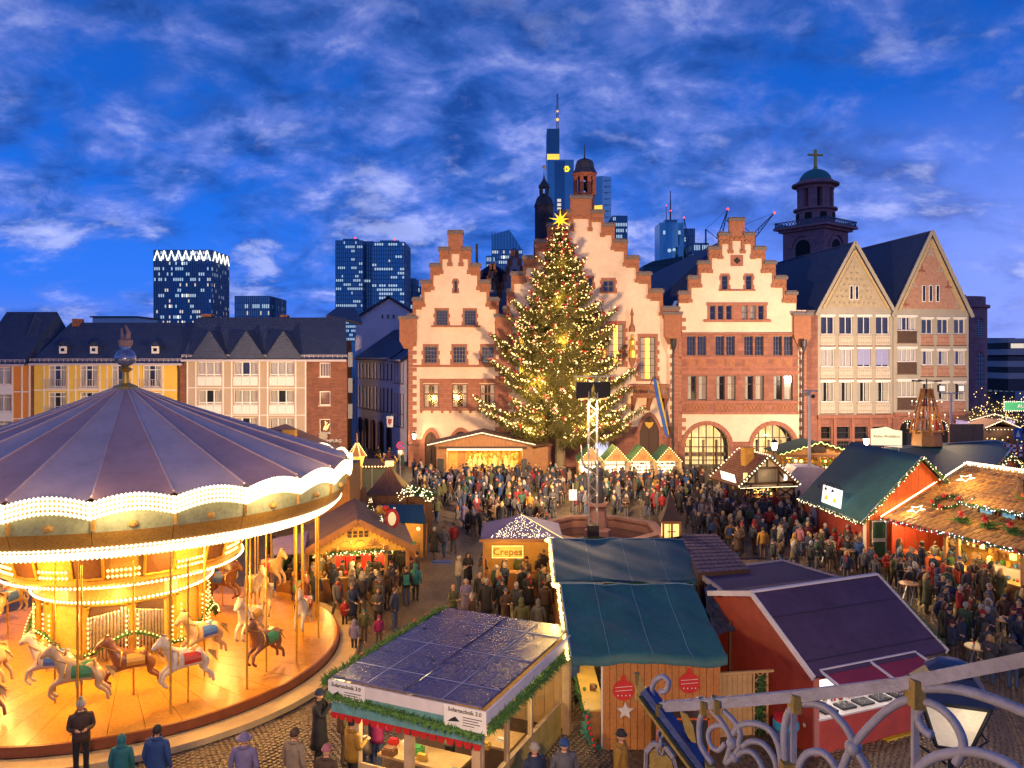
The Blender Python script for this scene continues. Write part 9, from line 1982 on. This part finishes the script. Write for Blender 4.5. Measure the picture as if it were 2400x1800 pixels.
pk=MB();pk.box(-.15,.15,.13,.28,1.0,1.42,top=.85);pk.box(-.11,.11,.28,.33,1.02,1.22);PACK=pk.mesh('bag_body',CM['charcoal']);pk=MB();[pk.tube([(s*.1,.14,1.4),(s*.11,-.02,1.47),(s*.12,-.15,1.3),(s*.13,.0,1.05)],.018,5)for s in(-1,1)];STRAP=pk.mesh('strap',CM['black'])
BODY={p:body_mesh(p)for p in('stand','walk','step','cup','pocket','phone','lean','one')};COAT={k:coat_mesh(k)for k in('jacket','long coat','puffer')};HEAD={k:head_mesh(k)for k in('short','long','beanie','pompom','hood','brim')}
def setm(o,i,m):o.material_slots[i].link='OBJECT';o.material_slots[i].material=m
def person(loc,rz,label,group=None,coat='black',kind='jacket',pose='stand',head='short',hc='brown',s=1.0,tr=1,scarf=None,skin=None,wide=1.0,parts=True):
 r=root('person',label,'person',loc,rz,group);r.scale=(s*wide,s*wide,s)
 b=inst('body',BODY[pose],r);setm(b,1,CM[coat]);setm(b,2,TR[tr]);
 if skin:setm(b,0,skin)
 c=inst('coat',COAT[kind],r);setm(c,0,CM[coat])
 hat=head not in('short','long');h=inst('hat' if hat else 'hair',HEAD[head],r);setm(h,0,CM[hc]if hat else HR[hc])
 if hat and head!='hood':pass
 if scarf:k=inst('scarf',SCARF,r);setm(k,0,CM[scarf])
 return r
def backpack(p,label,col):
 r=root('backpack',label,'backpack',p.location,p.rotation_euler.z);r.scale=p.scale;b=inst('bag_body',PACK,r);setm(b,0,CM[col]);inst('strap',STRAP,r)
PI=math.pi
def by_top(px,top,h):
 Y=(HC-h)*FPX/(top-HY);return Vector(((px-CX)*Y/FPX,Y,0))
 #  people one can tell apart, nearest first
SP=[(by_top(190,1664,1.78),.5,'woman in cream bobble hat and dark brown coat standing before the carousel edge','dark brown','jacket','cup','pompom','cream',1.0),(by_top(285,1748,1.42),3.3,'child in teal hooded puffer seen from behind below the carousel','teal','puffer','stand','hood','teal',.82),(by_top(368,1730,1.72),3.0,'man in blue jacket with dark hair seen from behind below the carousel','blue','puffer','stand','short','black',1.0),(by_top(572,1752,1.7),3.1,'person in lilac brimmed hat and lilac jacket at the bottom left edge','lilac','jacket','stand','brim','lilac',1.0),(by_top(690,1738,1.75),2.6,'man in beige coat with short brown hair left of the solar kiosk','beige','jacket','stand','short','brown',1.02),(by_top(748,1642,1.78),1.5,'man in black coat and navy beanie photographing the carousel','black','long coat','phone','beanie','dark navy',1.02),(by_top(805,1650,1.66),1.9,'woman in camel coat with fur hat beside the solar kiosk','camel','jacket','one','pompom','camel',.96),(by_top(826,1716,1.66),2.3,'person in mustard coat with black hair in front of the kiosk queue','mustard','jacket','cup','short','black',1.0),(by_top(765,1780,1.6),2.8,'person in pink knit beanie at the bottom beside the kiosk','dark brown','jacket','stand','beanie','pink',.95),(by_top(862,1655,1.65),2.9,'person in beige long coat and cream hat at the kiosk counter','beige','long coat','stand','beanie','cream',.97),(by_top(884,1668,1.6),2.7,'person in magenta coat leaning at the kiosk counter','magenta','jacket','lean','beanie','dark navy',.95),(by_top(1322,1768,1.68),.3,'person in blue knit beanie and grey coat at the bottom middle','grey','jacket','stand','beanie','blue',1.0),(by_top(1252,1776,1.66),.6,'person in cream beanie and navy coat at the bottom middle','dark navy','jacket','stand','beanie','cream',.98),(by_top(1455,1742,1.72),1.2,'person in mustard jacket and dark beanie before the plank hut','mustard','jacket','stand','beanie','black',1.0),(G(1342,1652),3.4,'person in long blue puffer coat at the plank hut counter','blue','puffer','lean','hood','blue',1.08),(G(1268,1662),2.6,'person in black jacket and jeans on the red platform','black','jacket','stand','long','brown',1.0),(G(1310,1605),3.1,'person in camel coat walking between kiosk and plank hut','camel','long coat','walk','long','brown',1.0),(G(1075,1392),2.0,'man in cream jacket talking on the open cobbles','cream','jacket','cup','short','grey',1.03),(G(1097,1378),.3,'woman in black long coat looking at her phone','black','long coat','cup','long','black',.97),(G(1131,1385),1.2,'man in navy puffer holding a white hat','dark navy','puffer','step','short','black',1.04),(G(1018,1313),2.8,'man in black long coat strolling on the open cobbles','black','long coat','walk','short','grey',1.04),(G(1040,1306),2.9,'person in grey jacket strolling beside the man in black','grey','jacket','walk','short','brown',1.0),(G(1063,1298),3.3,'person in red jacket and jeans walking on the open cobbles','red','jacket','walk','short','black',1.0),(G(1092,1452),.4,'woman in lilac pale coat and white hat near the solar roof','lilac','long coat','cup','beanie','cream',.98),(G(1140,1462),3.0,'man in black long coat with bald grey head behind the solar roof','black','long coat','stand','short','grey',1.08),(G(1062,1470),.8,'person in olive hooded jacket at the far left corner of the solar roof','olive','jacket','cup','short','blond',1.0),(G(1105,1492),1.0,'person in yellow white bobble hat behind the solar roof','dark brown','jacket','stand','pompom','cream',.95),(G(1185,1478),.6,'woman in dark brown coat and grey beanie behind the solar roof','dark brown','long coat','cup','beanie','grey',.98),(G(1210,1470),2.4,'man in charcoal jacket with white hair near the bulb string','charcoal','jacket','one','short','grey',1.05),(G(1222,1512),3.2,'person in pale olive hooded coat right behind the solar roof','olive','jacket','stand','hood','olive',1.02),(G(1262,1508),3.0,'person in grey puffer with hood beside the bulb string','grey','puffer','stand','hood','grey',.97),(G(1240,1440),.2,'man in black coat with red scarf near the bulb string','black','long coat','cup','short','brown',1.05),(G(808,1476),.7,'child in bright red coat with hood beside the carousel','red','jacket','cup','short','black',.72),(G(824,1466),.9,'man in navy coat and grey beanie bending behind the red coated child','dark navy','long coat','lean','beanie','grey',1.0),(G(853,1505),.3,'child in olive jacket with teal bobble hat near the carousel edge','olive','jacket','stand','beanie','teal',.72),(G(888,1515),.5,'child in magenta hat and jacket beside the fir garland','magenta','jacket','stand','beanie','magenta',.68),(G(830,1532),2.9,'child in hooded blue lilac jacket at the carousel platform','lilac','puffer','stand','hood','lilac',.72),(G(886,1478),.1,'woman in dark puffer with crossbody strap near the chalet','charcoal','puffer','cup','long','black',1.0),(G(925,1480),1.3,'man in navy puffer in profile near the chalet','dark navy','puffer','pocket','short','brown',1.02),(G(871,1425),2.2,'man in navy jacket eating before the chalet counter','dark navy','jacket','one','short','brown',1.03),(G(908,1432),3.1,'person in brown fur trimmed coat before the chalet','dark brown','jacket','stand','long','brown',1.05),(G(952,1420),3.3,'person with grey beanie and teal backpack near the chalet','black','jacket','stand','beanie','charcoal',1.0),(G(974,1410),2.9,'person in teal hood by the right chalet post','teal','jacket','stand','hood','teal',.97),(G(812,1362),3.1,'man in grey quilted jacket at the chalet counter','grey','puffer','lean','short','blond',1.0),(G(785,1372),3.2,'person in black long puffer at the chalet counter','black','puffer','stand','hood','black',1.05),(G(748,1378),3.0,'person in cream fleece jacket left of the chalet counter','cream','puffer','lean','short','black',1.0),(G(825,1412),1.8,'person in cream long coat crossing before the chalet','cream','long coat','walk','hood','cream',1.04),(G(842,1408),1.2,'person in black coat and tights walking before the chalet','black','long coat','walk','long','brown',1.0),(G(2180,1316),3.3,'man in cream jacket and jeans at the tiled stall counter','cream','jacket','lean','short','brown',1.1),(G(2108,1345),1.2,'woman in long black puffer walking to the tiled stall','black','puffer','walk','long','brown',1.04),(G(2130,1310),1.4,'man in dark green coat in profile by the red hut door','dark green','jacket','cup','short','brown',1.05),(G(2189,1370),2.0,'child in navy jacket with bright blue hat near the tiled stall','dark navy','jacket','stand','beanie','blue',.85),(G(2240,1350),2.9,'person in navy jacket with red striped hat and yellow scarf','dark navy','jacket','lean','beanie','red',1.0),(G(2212,1396),.9,'person in white furry collar and red jacket in the beer garden','red','jacket','walk','short','brown',.98),(G(2250,1475),.6,'person in red jacket with white bobble hat in the beer garden','red','jacket','walk','pompom','cream',1.0),(G(2080,1370),.2,'woman in red jacket and dark beanie behind the purple roof','red','jacket','cup','beanie','black',.95),(G(2110,1392),.4,'woman in dark coat with white scarf behind the purple roof','black','jacket','cup','long','brown',.98),(G(2172,1440),.9,'person in olive long coat with blond hair by the purple roof','olive','long coat','cup','long','blond',1.02),(G(1788,1312),3.1,'man in black and mustard jacket seen from behind by the beer tables','mustard','jacket','stand','short','black',1.02),(G(1862,1328),.4,'person in mustard long coat walking by the beer tables','mustard','long coat','walk','hood','mustard',1.0),]
rp=random.Random(21);taken=[];QUEUE=[];SEEN=set()
for(loc,rz,lab,coat,kind,pose,head,hc,s)in SP:
 hh='brown' if head in('short','long')and hc not in HR else hc
 if loc.y<22.5 and 'counter' not in lab and 'platform' not in lab:s*=1.17
 p=person(loc,rz,lab,None,coat,kind,pose,head,hh,s,rp.randrange(4),{'white scarf':'cream','red scarf':'red','yellow scarf':'mustard'}.get(next((w for w in('white scarf','red scarf','yellow scarf')if w in lab),''),None));taken.append((loc.x,loc.y))
 if 'backpack' in lab:backpack(p,'teal backpack worn by the person near the chalet','teal')
 #  the staff in the stalls
for(px,py,lab,c)in((2330,1312,'seller in dark apron bending over the food counter of the tiled stall','charcoal'),(2300,1305,'seller in grey shirt serving inside the tiled stall','grey')):
 person(MW['tiled_roof_stall']@Vector((7.4 if c=='grey' else 9.0,1.7,0)),-1.2,lab,None,c,'jacket','lean','short','brown',1.0,1)
person(MW['solar_kiosk']@Vector((.1,-.9,0)),2.4,'person in beige jumper working inside the solar kiosk',None,'beige','jacket','lean','short','brown',.98)
#  the crowd
def region(name,group,poly,n,mind,face,spread=.9,where=None):
 P=[G(x,y).to_2d()for x,y in poly];x0,x1=min(p.x for p in P),max(p.x for p in P);y0,y1=min(p.y for p in P),max(p.y for p in P);k=0;t=0
 def ins(x,y):
  c=False;j=len(P)-1
  for i in range(len(P)):
   if(P[i].y>y)!=(P[j].y>y)and x<(P[j].x-P[i].x)*(y-P[i].y)/(P[j].y-P[i].y)+P[i].x:c=not c
   j=i
  return c
 while k<n and t<n*60:
  t+=1;x,y=rp.uniform(x0,x1),rp.uniform(y0,y1)
  if not ins(x,y)or any((x-a)**2+(y-b)**2<mind*mind for a,b in taken):continue
  taken.append((x,y));k+=1
  coat=rp.choices(list(CC),[15,9,9,7,4,2,1.6,3.5,1.6,1.8,1.4,1.0,2,.4,.3,.3,.3,.15,.2])[0];kind=rp.choice(('jacket','jacket','long coat','puffer'));head=rp.choices(('short','long','beanie','pompom','hood','brim'),[7,5,5,2,1.5,.6])[0]
  hat=head not in('short','long');hc=rp.choice(('black','grey','cream','dark navy','red','beige','charcoal','black','charcoal','burgundy','blue'))if hat else rp.choice(list(HR))
  if head=='hood':hc=coat
  pose=rp.choice(('stand','stand','cup','pocket','one','step'));f=face+rp.gauss(0,spread)
  if rp.random()<.15:pose='walk';f=rp.uniform(0,6.28)
  ht={'short':f'{hc} short hair','long':f'long {hc} hair','beanie':f'{hc} beanie','pompom':f'{hc} bobble hat','hood':'hood up','brim':f'{hc} brimmed hat'}[head]
  px=CX+x/y*FPX;w=where(px,y)if where else name
  sc=.68 if rp.random()<.06 else rp.uniform(.94,1.06);who='child' if sc<.7 else 'person'
  kd=kind if kind!='puffer' else 'puffer jacket'
  lb=f'{who} in {coat} {kd}, {ht}, {w}'
  while lb in SEEN:
   coat=rp.choice(list(CC)[:12]);hc=rp.choice(('black','grey','cream','dark navy','beige','charcoal'))if hat else rp.choice(list(HR));hc=coat if head=='hood' else hc
   ht={'short':f'{hc} short hair','long':f'long {hc} hair','beanie':f'{hc} beanie','pompom':f'{hc} bobble hat','hood':rp.choice(('hood up','hooded','hood pulled up','hood over head')),'brim':f'{hc} brimmed hat'}[head];kd=rp.choice((kd,kd+' and '+('jeans','trousers')[rp.randrange(2)]));lb=f'{who} in {coat} {kd}, {ht}, {w}'
  if len(lb.split())>16:lb=lb.replace(' and trousers','').replace(' and jeans','').replace(' jacket and',' and')
  SEEN.add(lb);QUEUE.append((y,((x,y,0),f,lb,group,coat,kind,pose,head,hc,sc,rp.randrange(4),rp.choice((None,None,None,'red','grey','cream')),M_skin2 if rp.random()<.1 else None),f'backpack on the {who} in {coat} {kd}, {w}' if rp.random()<.03 else None))
def third(a,b,c,x1,x2):return lambda px,y:(a if px<x1 else b if px<x2 else c)
region('stage','crowd watching the nativity stage',[(985,1128),(1340,1128),(1330,1180),(1000,1185)],125,.40,PI,.5,third('left before the nativity stage','middle before the nativity stage','right before the nativity stage',1080,1190))
region('stage','crowd behind the stage audience',[(1010,1186),(1340,1182),(1290,1255),(1090,1262)],58,.5,2.2,1.5,third('left behind the stage audience','between stage audience and fountain','near the fountain\'s left side',1130,1230))
region('stalls','crowd before the green gabled stalls',[(1345,1145),(1700,1135),(1720,1175),(1345,1178)],95,.42,3.0,1.2,third('before the first green stall','before the green stalls','between green stalls and timbered hut',1450,1590))
region('fountain','crowd right of the fountain',[(1345,1180),(1720,1180),(1800,1225),(1560,1228),(1350,1215)],62,.5,1.5,2.0,third('behind the fountain','right of the fountain','before the timbered hut',1480,1640))
region('hut','crowd between lantern turret and red hut',[(1600,1232),(1890,1200),(1905,1300),(1760,1325),(1620,1262)],80,.5,1.5,2.0,third('near the lantern turret','in the middle of the beer garden','beside the red hut wall',1700,1810))
region('garden','crowd between red hut and tiled stall',[(1910,1300),(2060,1300),(2230,1345),(2400,1440),(2420,1560),(2290,1530),(2080,1390),(1960,1370),(1800,1345)],74,.6,1.5,2.0,third('before the red hut door','before the tiled stall','right side of the beer garden',2040,2240))
region('near','people in the near right corner',[(2190,1450),(2300,1480),(2440,1500),(2440,1640),(2330,1620),(2215,1560)],18,.62,1.2,2.0,lambda px,y:'in the near right corner')
region('chalet','crowd around the chalet stall',[(640,1335),(760,1350),(985,1350),(985,1440),(800,1480),(690,1440)],44,.5,2.6,1.4,third('between carousel and chalet','before the chalet counter','at the right chalet post',740,900))
region('crepe','crowd around the pancake stall',[(1065,1395),(1290,1365),(1290,1480),(1110,1450)],20,.55,2.6,1.6,third('left of the pancake stall','before the pancake stall','near the bulb string',1120,1220))
region('left','people near the brown tent',[(960,1105),(1010,1125),(1030,1230),(1000,1265),(985,1180)],24,.45,2.0,2.0,lambda px,y:'between brown tent and stage')
region('alley','people walking in the alley',[(828,1085),(935,1085),(950,1105),(900,1105)],6,.9,0,2.0,lambda px,y:'in the dark alley')
QUEUE.sort(key=lambda t:t[0]);NEAR=298-len(SP)-3
for y,a,bp in QUEUE[:NEAR]:
 p=person(*a)
 if bp:backpack(p,bp,rp.choice(('charcoal','blue','dark green')))
def far_crowd(items):
 cr=MB();ML=[]
 def mi(m):
  if m not in ML:ML.append(m)
  return ML.index(m)
 cache={}
 def put(me,M,slots):
  if me.name not in cache:a=np.empty(len(me.vertices)*3);me.vertices.foreach_get('co',a);cache[me.name]=(np.c_[a.reshape(-1,3),np.ones(len(me.vertices))],[tuple(p.vertices)for p in me.polygons],[p.material_index for p in me.polygons])
  v,f,m=cache[me.name];k=len(cr.v);cr.v.extend(map(tuple,(v@np.array(M).T)[:,:3]));cr.f.extend([tuple(k+i for i in q)for q in f]);cr.m.extend([mi(slots[i])for i in m])
 for y,(loc,rz,lb,gr,coat,kind,pose,head,hc,s,tr,scarf,skin),bp in items:
  M=Matrix.Translation(loc)@Matrix.Rotation(rz,4,'Z')@Matrix.Scale(s,4);put(BODY[pose],M,[skin or M_skin,CM[coat],TR[tr],M_shoe,M_eye,M_lip]);put(COAT[kind],M,[CM[coat]]);put(HEAD[head],M,[CM[hc]if head not in('short','long')else HR[hc]])
 o=part('far_crowd',cr,ML,smooth=False);me=o.data;me.polygons.foreach_set('use_smooth',[True]*len(me.polygons));tagp(o,'dense far crowd standing before the nativity stage and the green stalls','crowd',kind='stuff')
far_crowd(QUEUE[NEAR:])
#  bistro tables
def table(p,label,big=False):
 r=root('bistro_table',label,'table',p,rp.uniform(0,1),'round standing tables');g=MB();g.lathe([(0,1.06),(.40,1.06),(.41,1.085),(.40,1.11),(0,1.11)],18);part('table_top',g,mat('table_top_wood',(.50,.28,.12),.35,.2,3),r)
 for s in(-1,1):
  for t in(-1,1):g=MB();g.bar((s*.3,t*.22,0),(-s*.2,t*.16,1.06),.03);part('leg',g,M_steel,r)
 for k in range(3):a=2.1*k+1;g=MB();g.lathe([(.03,1.11),(.04,1.2),(.036,1.2),(.028,1.12)],8,(.2*math.cos(a),.2*math.sin(a)));c=part('mug',g,GOODS[(0,2,4)[k]],None);c.parent=None;c.location=r.location;c.rotation_euler=r.rotation_euler;tagp(c,('red','white','blue')[k]+' mug on the '+label,'mug')
for px,py,lab in((1921,1298,'round table left beside the red hut wall'),(1942,1318,'small round table between two others by the red hut'),(1988,1338,'round table in front of the red hut corner'),(2362,1520,'round table at the right edge of the beer garden'),(2130,1425,'round table behind the purple roof edge'),(2290,1590,'round table among the people at bottom right')):table(G(px,py),lab)
src_l=bpy.data.objects['big_lantern']  # unseen lantern copies, added to go with the front fill lights
for dx,lab in((-8.6,'unseen lantern added further left for front fill light'),(7.6,'unseen lantern added further right for front fill light')):
 c=copy_tree(src_l);c.location.x+=dx;c['label']=lab
 for ch in list(c.children):
  if ch.type=='LIGHT':bpy.data.objects.remove(ch)
c=copy_tree(src_l);c.location.x=-7.2;c.location.y=.7;c.location.z=1.2;c['label']='unseen lantern added beside the balcony for railing fill light'
for ch in list(c.children):
 if ch.type=='LIGHT':bpy.data.objects.remove(ch)
flood_pole('unseen flood pole added behind the carousel to light the yellow house',234,0,50,960,(-.5,.5))  # made-up pole behind the canopy, holds the left row's fill light
